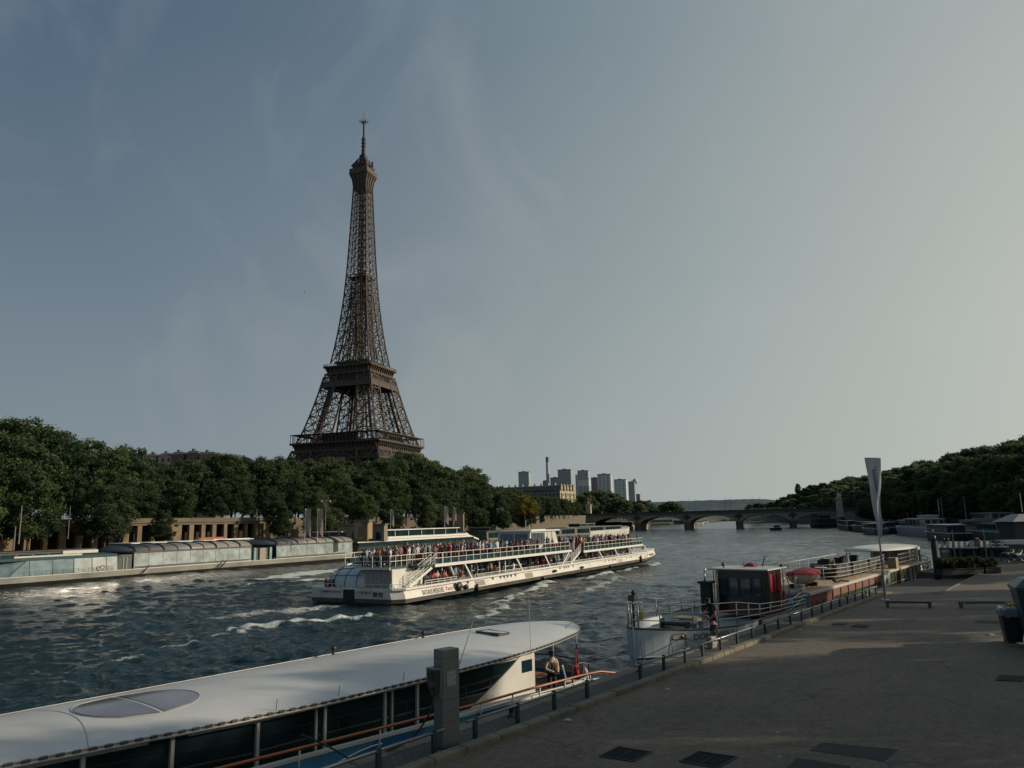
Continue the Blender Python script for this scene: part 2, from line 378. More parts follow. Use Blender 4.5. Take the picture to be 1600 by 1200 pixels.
# quay platform out to its end, with the ramp cut out of the water side beyond the flagpole
RX0, RX1 = 39.0, 56.5
def sheet(poly, n=1): mb.add([(x, y, 0) for x, y in poly], [tuple(range(len(poly)))])
sheet([(-60, -120), (RX0, -120), (RX0, -.52), (-60, -.52)])
sheet([(RX0, -120), (RX1, -120), (RX1, -3.05), (RX0, -3.05)])
sheet([(RX1, -120), (73.5, -120), (73.5, -6), (69.5, -3.0), (60.0, .6), (RX1, 1.0)])
struct(qobj('quay_pavement', mb, ASPH, QZ), 'worn grey brown asphalt of the quay')
mb = MB(); mb.add([(-60, -.30, 0), (RX0-1.2, -.30, 0), (RX0-1.2, EDGE-.38, 0), (-60, EDGE-.38, 0)], [(0, 1, 2, 3)])
struct(qobj('cobbled_strip', mb, COBB, QZ+.012), 'uneven cobbled strip between the kerb and the water')
# kerb stones: separate blocks in one mesh (a paving element of the ground)
mb = MB(); rr = random.Random(2); x = -60
while x < RX0-1.3:
    L = min(rr.uniform(.9, 1.25), RX0-1.2-x); j = rr.uniform(-.008, .008)
    mb.M = Matrix.Translation((x, j, 0)); mb.prism([(0.006, -.56), (L-.006, -.56), (L-.006, -.27), (0.006, -.27)], -.1, .135+rr.uniform(-.008, .008)); x += L
mb.M = Matrix.Identity(4)
o = struct(qobj('kerb', mb, STONE, QZ), 'pale stone kerb along the quay road'); bv = o.modifiers.new('bevel', 'BEVEL'); bv.width = .035; bv.segments = 2
mb = MB(); x = -60
while x < RX0-1.3:
    L = min(rr.uniform(1.1, 1.5), RX0-1.2-x); mb.box(x+.006, x+L-.006, EDGE-.42, EDGE+.02, -.35, .03+rr.uniform(-.006, .006)); x += L
o = struct(qobj('quay_coping', mb, STONE, QZ), 'stone coping along the water edge'); bv = o.modifiers.new('bevel', 'BEVEL'); bv.width = .03; bv.segments = 2
mb = MB()
mb.box(-60, RX0, EDGE-.5, EDGE-.02, -6, -.3-.002)
mb.prism([(RX0, -3.06), (RX0+.3, -3.06), (RX0+.3, EDGE-.1), (RX0, EDGE-.1)], -6, -.02) if False else None
mb.box(RX1, RX1+.4, -3.3, 1.2, -6, .05)
mb.prism([(RX1+.4, .9), (60.0, .6), (69.5, -3.0), (73.5, -6.0), (73.8, -5.7), (69.7, -2.6), (60.1, 1.0), (RX1+.4, 1.3)], -6, .1)
mb.box(73.5, 73.9, -120, -6, -6, .1)
o = qobj('quay_wall', mb, QWALL, QZ); tag(o, 'dark stone wall holding up the near quay above the river', 'wall')
# ramp
mb = MB(); n = 14
vs = []
for i in range(n+1):
    x = RX0+(RX1-RX0)*i/n; z = -.02-.30*max(0, (i-1)/(n-1))**1.1
    vs += [(x, -3.05, z), (x, EDGE, z-.1)]
mb.add(vs, [(2*i, 2*i+2, 2*i+3, 2*i+1) for i in range(n)])
struct(qobj('boat_ramp', mb, surf_mat('ramp_asphalt', ((.030, .031, .033), (.040, .040, .040), (.052, .050, .046)), (.06, .055, .05), scale=2), QZ), 'dark ramp sloping down beside the barge')
mb = MB(); mb.box(RX0, RX1, -3.2, -3.03, -1.8, .05); mb.box(RX0-1.22, RX0, -.54, EDGE, -1.8, .04)
struct(qobj('ramp_kerb', mb, STONE, QZ), 'pale stone edge of the ramp')
# patches, grates (lie on the ground)
def patch(name, u0, v0, u1, v1, u2, v2, u3, v3, m, label, dz=.006):
    P = [atz(u, v, QZ+dz) for u, v in ((u0, v0), (u1, v1), (u2, v2), (u3, v3))]
    c = sum(P, Vector())/4; mb = MB(); mb.add([p-c for p in P], [(3, 2, 1, 0)]); o = mb.build(name, m); o.location = c
    if o.data.polygons[0].normal.z < 0: o.data.flip_normals()
    return o
for q, lb in (((1285, 1160, 1404, 1171, 1382, 1189, 1263, 1172), 'dark rectangular asphalt patch'), ((1245, 1184, 1330, 1197, 1310, 1216, 1222, 1206), 'dark asphalt patch at the lower edge'),
          ((1529, 969, 1570, 970, 1560, 975, 1520, 973), 'faint patch near the bin')):
    struct(patch('asphalt_repair', *q, PATCH, lb), lb)
def grate(q, label, kind):
    P = [atz(u, v, QZ+.008) for u, v in zip(q[0::2], q[1::2])]; c = sum(P, Vector())/4
    t = thing('manhole_cover' if kind == 'plate' else 'drain_grate', label, 'cover' if kind == 'plate' else 'grate', c, 0, 'metal covers in the quay pavement')
    P = [p-c for p in P]; mb = MB(); mb.add(P, [(0, 1, 2, 3)]); o = mb.build('plate', mat('cast_iron_plate', (.010, .018, .020), .85, 0, var=.4, scale=6, bmp=.3, spec=.1), t)
    if o.data.polygons[0].normal.z < 0: o.data.flip_normals()
    mb = MB(); m2 = mat('cast_iron_frame', (.022, .026, .027), .8, 0)
    for i in range(4): mb.bar(P[i], P[(i+1) % 4], .04, .022)
    if kind != 'plate':
        for i in range(1, 12):
            f = i/12; mb.bar(P[0].lerp(P[1], f)+Vector((0, 0, .012)), P[3].lerp(P[2], f)+Vector((0, 0, .012)), .03, .014)
    else: mb.bar(P[0].lerp(P[1], .5), P[3].lerp(P[2], .5), .02, .022)
    mb.build('frame', m2, t)
grate((1092, 1174, 1152, 1183, 1122, 1200, 1062, 1190), 'dark square iron cover in the foreground asphalt', 'plate')
grate((966, 1167, 1017, 1175, 990, 1190, 937, 1182), 'dark square iron cover nearest the kerb', 'plate')
grate((1338, 976, 1360, 977, 1353, 981, 1329, 979), 'wide drain grate between the benches and the open quay', 'grate')
grate((1306, 973, 1324, 974, 1318, 977, 1299, 976), 'narrow drain grate beside the low railing', 'grate')
grate((1562, 1055, 1603, 1057, 1597, 1065, 1556, 1063), 'long drain grate at the right edge of the quay', 'grate')
# litter
for i, (u, v, s_) in enumerate(((1214, 1145, .05), (1218, 1183, .05), (1250, 984, .09), (1042, 1078, .10), (887, 1126, .12), (1547, 993, .18), (1569, 991, .16))):
    p = atz(u, v, QZ); mb = MB(); r2 = random.Random(i)
    mb.loft([[(s_*math.cos(a*1.05)*r2.uniform(.7, 1.1)*k, s_*.6*math.sin(a*1.05)*r2.uniform(.7, 1.1)*k, z) for a in range(6)] for k, z in ((1, .004), (.8, s_*.25), (.3, s_*.4+.01))])
    o = mb.build('litter', mat('crumpled_paper', (.42, .40, .36), .9)); o.location = p
    tag(o, ['small scrap of paper in the middle of the asphalt', 'small scrap of paper beside the foreground cover', 'pale crumpled litter at the kerb beyond the man', 'crumpled litter at the kerb in front of the barge bow',
            'flattened blue grey wrapper at the kerb', 'white crumpled paper on the ground left of the bin', 'white paper at the foot of the bin'][i], 'litter')
# ------------------------------------------------------------------ low railings
RAILM = mat('galvanised_tube', (.22, .24, .24), .38, .75, var=.15, scale=8); POSTM = mat('railing_post_paint', (.020, .040, .043), .5, .1, var=.25, scale=5)
def low_rail(xs, label, x0=None, x1=None):
    t = fthing('low_railing', label, 'railing', QF, xs[0], 0, QZ, 'low tube railings along the kerb'); X0 = xs[0]
    a = (x0 if x0 is not None else xs[0]-.3)-X0; b = (x1 if x1 is not None else xs[-1]+.3)-X0
    mb = MB(); mb.tube([(a, 0, .44), (b, 0, .44)], .036, 8); mb.build('rail', RAILM, t, True)
    for x in xs:
        mb = MB(); x -= X0
        mb.prismy([(x-.055, 0), (x+.055, 0), (x+.055, .45), (x+.03, .50), (x-.03, .50), (x-.055, .45)], -.035, .035); mb.box(x-.10, x+.10, -.07, .07, 0, .018)
        mb.build('post', POSTM, t)
sp = 1.58
low_rail([-4.5-sp, -4.5, -2.95, -1.36], 'low railing section ending at the grey power post', x0=-7)
low_rail([0, sp, 2*sp, 3*sp], 'low railing section beside the stern of the white roofed boat')
low_rail([7.77, 7.77+sp, 7.77+2*sp], 'short low railing section under the pale blue bow of the barge')
low_rail([12.33+k*sp for k in range(4)], 'low railing section in front of the standing man')
low_rail([18.5+k*sp for k in range(8)], 'longest low railing section, beside the wheelhouse and blue cabin')
low_rail([31.0+k*sp for k in range(5)], 'far low railing section ending at the flagpole')
# mooring bollards on the cobbles
for x, y, lb in ((2.05, .55, 'small dark mooring bollard behind the second railing'), (8.9, .62, 'small mooring bollard below the barge bow'), (36.2, .3, 'pale mooring bollard with rope beside the flagpole')):
    p = QF.p(x, y, QZ); t = thing('mooring_bollard', lb, 'bollard', p)
    mb = MB(); mb.lathe((0, 0, 0), [(.0, 0), (.13, 0), (.13, .03), (.075, .06), (.07, .2), (.11, .23), (.11, .27), (.07, .29), (0, .29)], 14)
    mb.build('body', POSTM if x < 30 else mat('pale_bollard', (.35, .33, .27), .7), t, True)
# ------------------------------------------------------------------ power post
t = fthing('power_post', 'tall grey metal power supply post with a black cable box, beside the white roofed boat', 'power post', QF, -.78, .16, QZ, rot=R(-8))
GM = mat('brushed_grey_metal', (.15, .165, .16), .45, .35, var=.12, scale=2, grime=(.08, .085, .08, .5))
mb = MB(); mb.box(-.24, .24, -.16, .16, .03, 2.08); mb.build('column', GM, t, bevel=.012)
mb = MB(); mb.box(-.26, .26, -.18, .18, 0, .04); mb.build('base_plate', POSTM, t)
mb = MB()
for z_ in (.55, 1.02, 1.9): mb.box(-.243, .243, -.163, .163, z_, z_+.008)
mb.build('panel_seam', POSTM, t)
mb = MB(); mb.box(-.12, .14, -.168, -.1605, 1.30, 1.62); mb.build('instruction_plate', mat('plate_pale', (.30, .30, .28), .6, var=.4, scale=18), t)
mb = MB(); mb.M = Matrix.Translation((.16, -.162, .8)) @ Matrix.Rotation(R(90), 4, 'X'); mb.lathe((0, 0, 0), [(0, .012), (.025, .012), (.025, 0)], 10); mb.build('lock', RAILM, t)
mb = MB(); mb.prismy([(-.245, 1.72), (-.245, 1.08), (-.30, 1.08), (-.46, 1.42), (-.46, 1.72)], -.15, .15); mb.build('socket_box', GM, t, bevel=.01)
mb = MB(); mb.prismy([(-.463, 1.68), (-.463, 1.44), (-.34, 1.17), (-.30, 1.17), (-.30, 1.68)], -.155, .10); mb.box(-.475, -.46, -.10, .02, 1.52, 1.64); mb.build('socket_panel', mat('black_rubber', (.012, .012, .013), .5), t)
mb = MB(); mb.lathe((-.42, -.02, 1.22), [(0, 0), (.05, .01), (.055, .12), (.04, .2)], 10); mb.build('plug', mat('dull_red_plug', (.10, .03, .035), .5), t, True)
cp = QF.p(-.78, .16, QZ); Mi = (Matrix.Translation(cp) @ Matrix.Rotation(QF.rz+R(-8), 4, 'Z')).inverted()
mb = MB(); pts = []
c0 = Mi @ (QF.p(-.78-.40, .16, QZ+1.24)); A0 = [(-1.18, .16, 1.20), (-1.25, .22, .8), (-1.45, .6, .25), (-1.9, .95, .02), (-2.35, 1.25, -.12), (-2.6, 2.0, .15), (-2.7, 2.9, .3)]
cr_ = [Vector(p) for p in A0]
for i in range(len(cr_)-1):
    for k in range(6):
        t_ = k/6; p0 = cr_[max(0, i-1)]; p1 = cr_[i]; p2 = cr_[i+1]; p3 = cr_[min(len(cr_)-1, i+2)]
        q = .5*((2*p1)+(p2-p0)*t_+(2*p0-5*p1+4*p2-p3)*t_*t_+(3*p1-p0-3*p2+p3)*t_**3)
        pts.append(Mi @ QF.p(q.x, q.y, QZ+q.z))
mb.tube(pts, .022, 6); mb.build('cable', MATS['black_rubber'], t, True)
# ------------------------------------------------------------------ flag banner on pole
t = fthing('banner_pole', 'tall leaning pole with a long white wedge shaped banner at the ramp', 'flag', QF, 34.4, -1.13, QZ)
t.rotation_euler = (0, R(.6), 0); PM = mat('pole_aluminium', (.45, .45, .43), .4, .4)
mb = MB(); mb.tube([(0, 0, 0), (0, 0, 4), (0, 0, 8.05)], [.055, .05, .035], 8); mb.build('pole', PM, t, True)
mb = MB(); mb.cbox((0, 0, 0), .4, .4, .03); mb.build('foot_plate', PM, t)
mb = MB(); mb.tube([(-.42, 0, 8.04), (.42, 0, 8.04)], .02, 6); mb.build('crossbar', mat('dark_cloth_bar', (.05, .05, .055), .6), t, True)
mb = MB(); rows = 26; cols = 9; vs = []
for i in range(rows+1):
    f = i/rows; w_ = .42*(1-f)**.85+.05
    for k in range(cols+1):
        g = k/cols*2-1; vs.append((g*w_+.03*math.sin(f*9), -.06+.05*math.sin(g*5+f*7)*(.3+f)+.03*math.sin(f*13), 8.02-f*4.6))
mb.add(vs, [(i*(cols+1)+k, i*(cols+1)+k+1, (i+1)*(cols+1)+k+1, (i+1)*(cols+1)+k) for i in range(rows) for k in range(cols)])
mb.build('banner', mat('banner_cloth', (.50, .50, .50), .85, var=.10, scale=1.2), t, True)
INK = mat('banner_ink_blue', (.10, .12, .24), .8)
mb = MB()
for i in range(12): 
    f = i/12; mb.add([(-.10+.12*f, -.125, 7.35-f*1.3), (-.02+.11*f, -.125, 7.35-f*1.3), (-.02+.11*(f+.085), -.125, 7.35-(f+.085)*1.3), (-.10+.12*(f+.085), -.125, 7.35-(f+.085)*1.3)], [(3, 2, 1, 0)])
mb.build('stripe', INK, t)
o = text_obj('lettering', 'LE DONOVAN', .26, INK, t, (0, 0, 0), (0, 0, 0), .001)
for v_ in o.data.vertices:
    lx, ly, lz = v_.co; z_ = 7.55-lx*1.15; f = (8.02-z_)/4.6; w_ = .42*(1-f)**.85+.05; x_ = .06+ly*.8; g = x_/w_; v_.co = (x_, -.06+.05*math.sin(g*5+f*7)*(.3+f)+.03*math.sin(f*13)-.025-lz, z_)
# ------------------------------------------------------------------ low barriers
BGM = mat('barrier_green', (.055, .085, .085), .5, .1, var=.2, scale=3)
def barrier(u0, v0, u1, v1, lab):
    a = atz(u0, v0, QZ); b = atz(u1, v1, QZ); d = b-a; L = d.length
    t = thing('low_barrier', lab, 'barrier', a, math.atan2(d.y, d.x), 'low green barriers across the quay')
    mb = MB(); mb.box(-.02, L+.02, -.09, .09, .22, .34); mb.build('beam', BGM, t, bevel=.01)
    for x in (0.02, L-.16):
        mb = MB(); mb.box(x, x+.14, -.08, .08, 0, .219); mb.build('leg', BGM, t)
barrier(1384, 949, 1456, 950, 'low green barrier beam near the flagpole')
barrier(1499, 950, 1580, 950, 'low green barrier beam partly behind the bin')
# ------------------------------------------------------------------ bin, kiosk
p = atz(1584, 1004, QZ); t = thing('waste_bin', 'black wheeled waste bin with a grey bag over the rim beside the green booth', 'bin', p, R(-20))
mb = MB(); mb.loft([[(x*.26, y*.26, .05) for x, y in ((-1, -1), (1, -1), (1, 1), (-1, 1))], [(x*.36, y*.36, 1.20) for x, y in ((-1, -1), (1, -1), (1, 1), (-1, 1))]])
mb.build('body', mat('bin_black_plastic', (.014, .017, .018), .45), t, bevel=.03)
mb = MB(); N = 28; r2 = random.Random(5)
sec = []
for rr_, z in ((.37, .98), (.40, 1.14), (.39, 1.24), (.33, 1.27), (.24, 1.16)):
    sec.append([(rr_*max(-1, min(1, 1.25*math.cos(a*2*math.pi/N)))+r2.uniform(-.02, .02), rr_*max(-1, min(1, 1.25*math.sin(a*2*math.pi/N)))+r2.uniform(-.02, .02), z+r2.uniform(-.05, .05)) for a in range(N)])
mb.loft(sec, cap=False); mb.build('bin_bag', mat('grey_plastic_bag', (.20, .24, .27), .35, var=.3), t, True)
for sx in (-1, 1):
    mb = MB(); mb.M = Matrix.Translation((sx*.22, .25, .1)) @ Matrix.Rotation(R(90), 4, 'Y'); mb.lathe((0, 0, -.03), [(0, 0), (.1, 0), (.1, .06), (0, .06)], 14); mb.build('wheel', MATS['black_rubber'], t)
mb = MB(); r2 = random.Random(9)
for k in range(16): mb.ball((r2.uniform(-.12, .12), r2.uniform(-.12, .12), r2.uniform(0, .14)), r2.uniform(.03, .06), n=6, m=4)
o = mb.build('flowers', mat('yellow_petals', (.38, .26, .04), .7, var=.4, scale=12)); o.location = p+Vector((.10, .12, 1.30)); tag(o, 'bunch of yellow flowers thrown on top of the bin', 'flowers')
p = atz(1640, 1016, QZ); t = thing('green_booth', 'dark green metal booth cut off by the right edge of the picture', 'booth', p+Vector((.35, .5, 0)), R(-25))
GB_ = mat('booth_green', (.022, .060, .066), .45, .1, var=.2, scale=1.5, grime=(.03, .04, .04, .5))
mb = MB(); mb.loft([[(x*.62, y*.62, .0) for x, y in ((-1, -1), (1, -1), (1, 1), (-1, 1))], [(x*.90, y*.90, 2.0) for x, y in ((-1, -1), (1, -1), (1, 1), (-1, 1))]]); mb.build('body', GB_, t, bevel=.04)
mb = MB(); mb.loft([[(x*.94, y*.94, 2.0) for x, y in ((-1, -1), (1, -1), (1, 1), (-1, 1))], [(x*.94, y*.94, 2.14) for x, y in ((-1, -1), (1, -1), (1, 1), (-1, 1))], [(x*.6, y*.6, 2.42) for x, y in ((-1, -1), (1, -1), (1, 1), (-1, 1))]]); mb.build('roof', GB_, t, bevel=.03)
mb = MB()
for k in range(5):
    for sgn in (-1, 1): mb.bar((-.56+k*.28, sgn*.66, .2), (-.78+k*.39, sgn*.895, 1.9), .04, .03)
mb.build('rib', mat('booth_rib', (.016, .045, .05), .5), t)
# ------------------------------------------------------------------ planter with hedge, dark mooring post, litter post
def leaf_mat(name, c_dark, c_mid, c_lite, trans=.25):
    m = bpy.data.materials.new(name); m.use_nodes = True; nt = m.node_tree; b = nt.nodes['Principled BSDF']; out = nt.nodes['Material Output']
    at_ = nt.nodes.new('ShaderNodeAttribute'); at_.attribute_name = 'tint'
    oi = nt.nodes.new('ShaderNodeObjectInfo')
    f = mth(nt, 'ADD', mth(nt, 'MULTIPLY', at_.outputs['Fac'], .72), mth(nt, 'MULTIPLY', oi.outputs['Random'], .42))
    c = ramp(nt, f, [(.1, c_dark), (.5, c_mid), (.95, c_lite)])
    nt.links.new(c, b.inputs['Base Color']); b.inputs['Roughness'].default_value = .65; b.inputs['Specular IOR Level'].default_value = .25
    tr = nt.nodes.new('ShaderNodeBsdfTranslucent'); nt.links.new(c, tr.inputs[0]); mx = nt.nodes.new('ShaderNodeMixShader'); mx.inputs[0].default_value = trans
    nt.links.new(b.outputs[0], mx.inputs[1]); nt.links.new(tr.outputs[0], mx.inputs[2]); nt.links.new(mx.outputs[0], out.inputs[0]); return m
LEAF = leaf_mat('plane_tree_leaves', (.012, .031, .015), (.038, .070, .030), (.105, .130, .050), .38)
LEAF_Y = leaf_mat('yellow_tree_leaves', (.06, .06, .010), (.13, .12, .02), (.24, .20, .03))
LEAF_FAR = leaf_mat('distant_leaves', (.034, .064, .042), (.075, .120, .062), (.18, .20, .09), .45)  # far foliage lightened, haze put into the leaf colours
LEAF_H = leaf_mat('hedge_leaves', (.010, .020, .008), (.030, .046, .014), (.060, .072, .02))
BARK = mat('bark', (.075, .065, .05), .9, var=.4, scale=4, bmp=.6)
def leaves_mesh(name, lobes, n_per, size, m, seed, flat=1.0, edge=.35):
    """leaf-sized faces scattered through ellipsoid lobes; attribute tint = light and dark clumps"""
    g = np.random.default_rng(seed); V = []; T = []
    tot = sum(l[3]*l[4]*l[5] for l in lobes)**(2/3)
    for (cx, cy, cz, rx, ry, rz) in lobes:
        n = max(12, int(n_per*(rx*ry*rz)**(.6)))
        d = g.normal(size=(n, 3)); d /= np.linalg.norm(d, axis=1)[:, None]
        r = g.uniform(edge, 1.0, n)**.5*(1+g.normal(0, .19, n)); c = np.array([cx, cy, cz])+d*r[:, None]*np.array([rx, ry, rz])
        a = g.normal(size=(n, 3)); a[:, 2] *= .6; a /= np.linalg.norm(a, axis=1)[:, None]
        nn = d*.7+g.normal(size=(n, 3))*.6; nn[:, 2] += .35; b_ = np.cross(a, nn); b_ /= np.linalg.norm(b_, axis=1)[:, None]+1e-9
        s = size*g.uniform(.55, 1.25, n)[:, None]
        q = np.stack([c-a*s*.5, c+b_*s*.38, c+a*s*.6, c-b_*s*.38], 1); V.append(q)
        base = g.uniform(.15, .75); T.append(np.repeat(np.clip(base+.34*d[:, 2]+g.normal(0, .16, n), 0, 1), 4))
    V = np.concatenate(V).reshape(-1, 3); T = np.concatenate(T); nq = len(V)//4
    me = bpy.data.meshes.new(name); me.vertices.add(len(V)); me.loops.add(len(V)); me.polygons.add(nq)
    me.vertices.foreach_set('co', V.astype(np.float32).ravel()); me.loops.foreach_set('vertex_index', np.arange(len(V), dtype=np.int32))
    me.polygons.foreach_set('loop_start', np.arange(0, len(V), 4, dtype=np.int32)); me.update(calc_edges=True)
    at_ = me.attributes.new('tint', 'FLOAT', 'POINT'); at_.data.foreach_set('value', T.astype(np.float32)); me.materials.append(m); return me
a = atz(1468, 899, QZ); b = atz(1556, 895, QZ); d = b-a; L = d.length
for nm, x0, x1, h_, lb in (('planter', 0, .72, 1.32, 'long planter box with a clipped hedge at the quay end'), ('planter', .76, 1.03, 1.05, 'shorter planter with a rounder shrub at the right end of the hedge')):
    t = thing(nm, lb, 'planter', a+d*x0, math.atan2(d.y, d.x), 'planters at the quay end'); l_ = L*(x1-x0)
    mb = MB(); mb.box(0, l_, -.35, .35, 0, .42); mb.box(-.04, l_+.04, -.39, .39, .421, .47); mb.build('box', mat('planter_dark', (.018, .022, .024), .7), t)
    r2 = random.Random(int(x0*10)); lobes = []
    for k in range(int(l_/.2)):
        for zz in (.62, .88, h_-.3): lobes.append((.1+(l_-.2)*k*.2/l_+r2.uniform(-.08, .08), r2.uniform(-.16, .16), zz+r2.uniform(-.08, .10), .27, .30, .24))
    o = bpy.data.objects.new('hedge', leaves_mesh('hedge', lobes, 7000, .08, LEAF_H, 40+int(x0*10))); COL.objects.link(o); o.parent = t
p = atz(1465, 898, QZ); t = thing('mooring_post', 'thick dark mooring post left of the hedge', 'post', p)
mb = MB(); mb.tube([(0, 0, -2), (0, 0, 2.6)], .24, 12); mb.build('pile', mat('tarred_wood', (.020, .020, .020), .8, var=.4, bmp=.4), t, True)
mb = MB(); mb.tube([(0, 0, 2.6), (0, 0, 3.0)], .16, 10); mb.tube([(0, 0, 3.0), (0, 0, 3.5)], .05, 8); mb.build('cap', POSTM, t, True)
# ------------------------------------------------------------------ iron tower
IRON = mat('tower_iron', (.064, .048, .036), .7, .15, var=.25, scale=.2)
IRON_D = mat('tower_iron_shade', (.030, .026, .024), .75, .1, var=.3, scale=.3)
tw = thing('iron_lattice_tower', 'very tall brown iron lattice tower rising behind the left bank trees', 'tower', (-116.2, 579.3, 7.3), R(90)-.0)
tw.rotation_euler = (0, 0, math.pi/2-.329)     # local x = away right, local y = away left
PROF = [(0, 62.4), (14, 53.5), (28, 45.6), (42, 39.0), (57.6, 33.4), (66, 30.2), (80, 26.3), (95, 22.6), (105, 20.4), (115.7, 18.2), (118, 16.6), (130, 14.6), (145, 12.6), (160, 10.9), (175, 9.6), (190, 8.6), (210, 7.6), (230, 6.8), (250, 6.0), (268, 5.3), (276, 5.1)]
LEGW = [(0, 25.0), (57.6, 16.2), (66, 15.2), (105, 11.4), (115.7, 10.4), (118, 9.6), (145, 8.6), (160, 8.4), (185, 8.9), (190, 8.6)]
def lerpt(T, z):
    for (a, b), (c, d) in zip(T, T[1:]):
        if z <= c: return b+(d-b)*(z-a)/(c-a)
    return T[-1][1]
def hw(z): return lerpt(PROF, z)
def lw(z): return min(lerpt(LEGW, z), hw(z))
def leg_panels(mb, sx, sy, zs, ch, br, sub=True):
    """one square lattice leg between heights zs"""
    def corner(z, i, j):
        o = hw(z); w_ = lw(z); return Vector((sx*(o-i*w_), sy*(o-j*w_), z))
    for a, b in zip(zs, zs[1:]):
        for i in (0, 1):
            for j in (0, 1): mb.bar(corner(a, i, j), corner(b, i, j), ch)
        for (i0, j0), (i1, j1) in (((0, 0), (1, 0)), ((0, 0), (0, 1)), ((1, 0), (1, 1)), ((0, 1), (1, 1))):
            p0, p1, q0, q1 = corner(a, i0, j0), corner(a, i1, j1), corner(b, i0, j0), corner(b, i1, j1)
            mb.bar(p0, q1, br); mb.bar(p1, q0, br); mb.bar(q0, q1, br*1.3)
            if sub:
                c = (p0+p1+q0+q1)/4; m1 = (p0+q0)/2; m2 = (p1+q1)/2
                mb.bar(m1, c, br*.7); mb.bar(m2, c, br*.7); mb.bar((p0+p1)/2, c, br*.7); mb.bar((q0+q1)/2, c, br*.7)
zlow = [0, 10, 20, 31, 42, 52.5]; zmid = [57.6, 68, 78.5, 88.5, 98.5, 108.6]
for sx in (1, -1):
    for sy in (1, -1):
        mb = MB(); leg_panels(mb, sx, sy, zlow, 1.3, .55); leg_panels(mb, sx, sy, zmid, 1.15, .5)
        # lift shaft / stair running up inside the leg
        for a, b in zip(zmid, zmid[1:]):
            ca = Vector((sx*(hw(a)-lw(a)*.5), sy*(hw(a)-lw(a)*.5), a)); cb = Vector((sx*(hw(b)-lw(b)*.5), sy*(hw(b)-lw(b)*.5), b))
            mb.bar(ca, cb, 2.0, 1.2)
            for k in range(4): mb.bar(ca.lerp(cb, k/4)+Vector((-2.5, 0, 0)), ca.lerp(cb, (k+1)/4)+Vector((2.5, 0, 0)), .35)
        mb.box(min(sx*62, sx*38), max(sx*62, sx*38), min(sy*62, sy*38), max(sy*62, sy*38), -3, 1.5)
        mb.build('leg', IRON, tw)
# great arches under the first platform
mb = MB()
for ax, s in ((0, 1), (0, -1), (1, 1), (1, -1)):
        mb = MB(); pr = None
        for k in range(33):
            t = math.pi*k/32; x = 37*math.cos(t); z = 12+34*math.sin(t); y = s*(hw(max(z, 5))-.5)
            P = Vector((x, y, z)) if ax == 0 else Vector((y, x, z)); Q = Vector((x*1.08, y, z*1.03+2)) if ax == 0 else Vector((y, x*1.08, z*1.03+2))
            if pr: mb.bar(pr[0], P, .8); mb.bar(pr[1], Q, .8); mb.bar(pr[0], Q, .4); mb.bar(P, Q, .4)
            pr = (P, Q)
        mb.build('arch', IRON, tw)
def ring_band(mb, h0, h1, z0, z1, t=.5):
    """four sloping plates: half width h0 at z0 to h1 at z1"""
    for k in range(4):
        a = k*math.pi/2; c, s = round(math.cos(a)), round(math.sin(a))
        P = lambda x, y, z: (x*c-y*s, x*s+y*c, z)
        mb.add([P(h0, -h0, z0), P(h0, h0, z0), P(h1, h1, z1), P(h1, -h1, z1), P(h0-t, -h0, z0), P(h0-t, h0, z0), P(h1-t, h1, z1), P(h1-t, -h1, z1)],
               [(0, 1, 2, 3), (7, 6, 5, 4), (3, 2, 6, 7), (0, 4, 5, 1)])
def around(fn):
    for k in range(4):
        a = k*math.pi/2; c, s = round(math.cos(a)), round(math.sin(a)); fn(lambda x, y, z: Vector((x*c-y*s, x*s+y*c, z)))
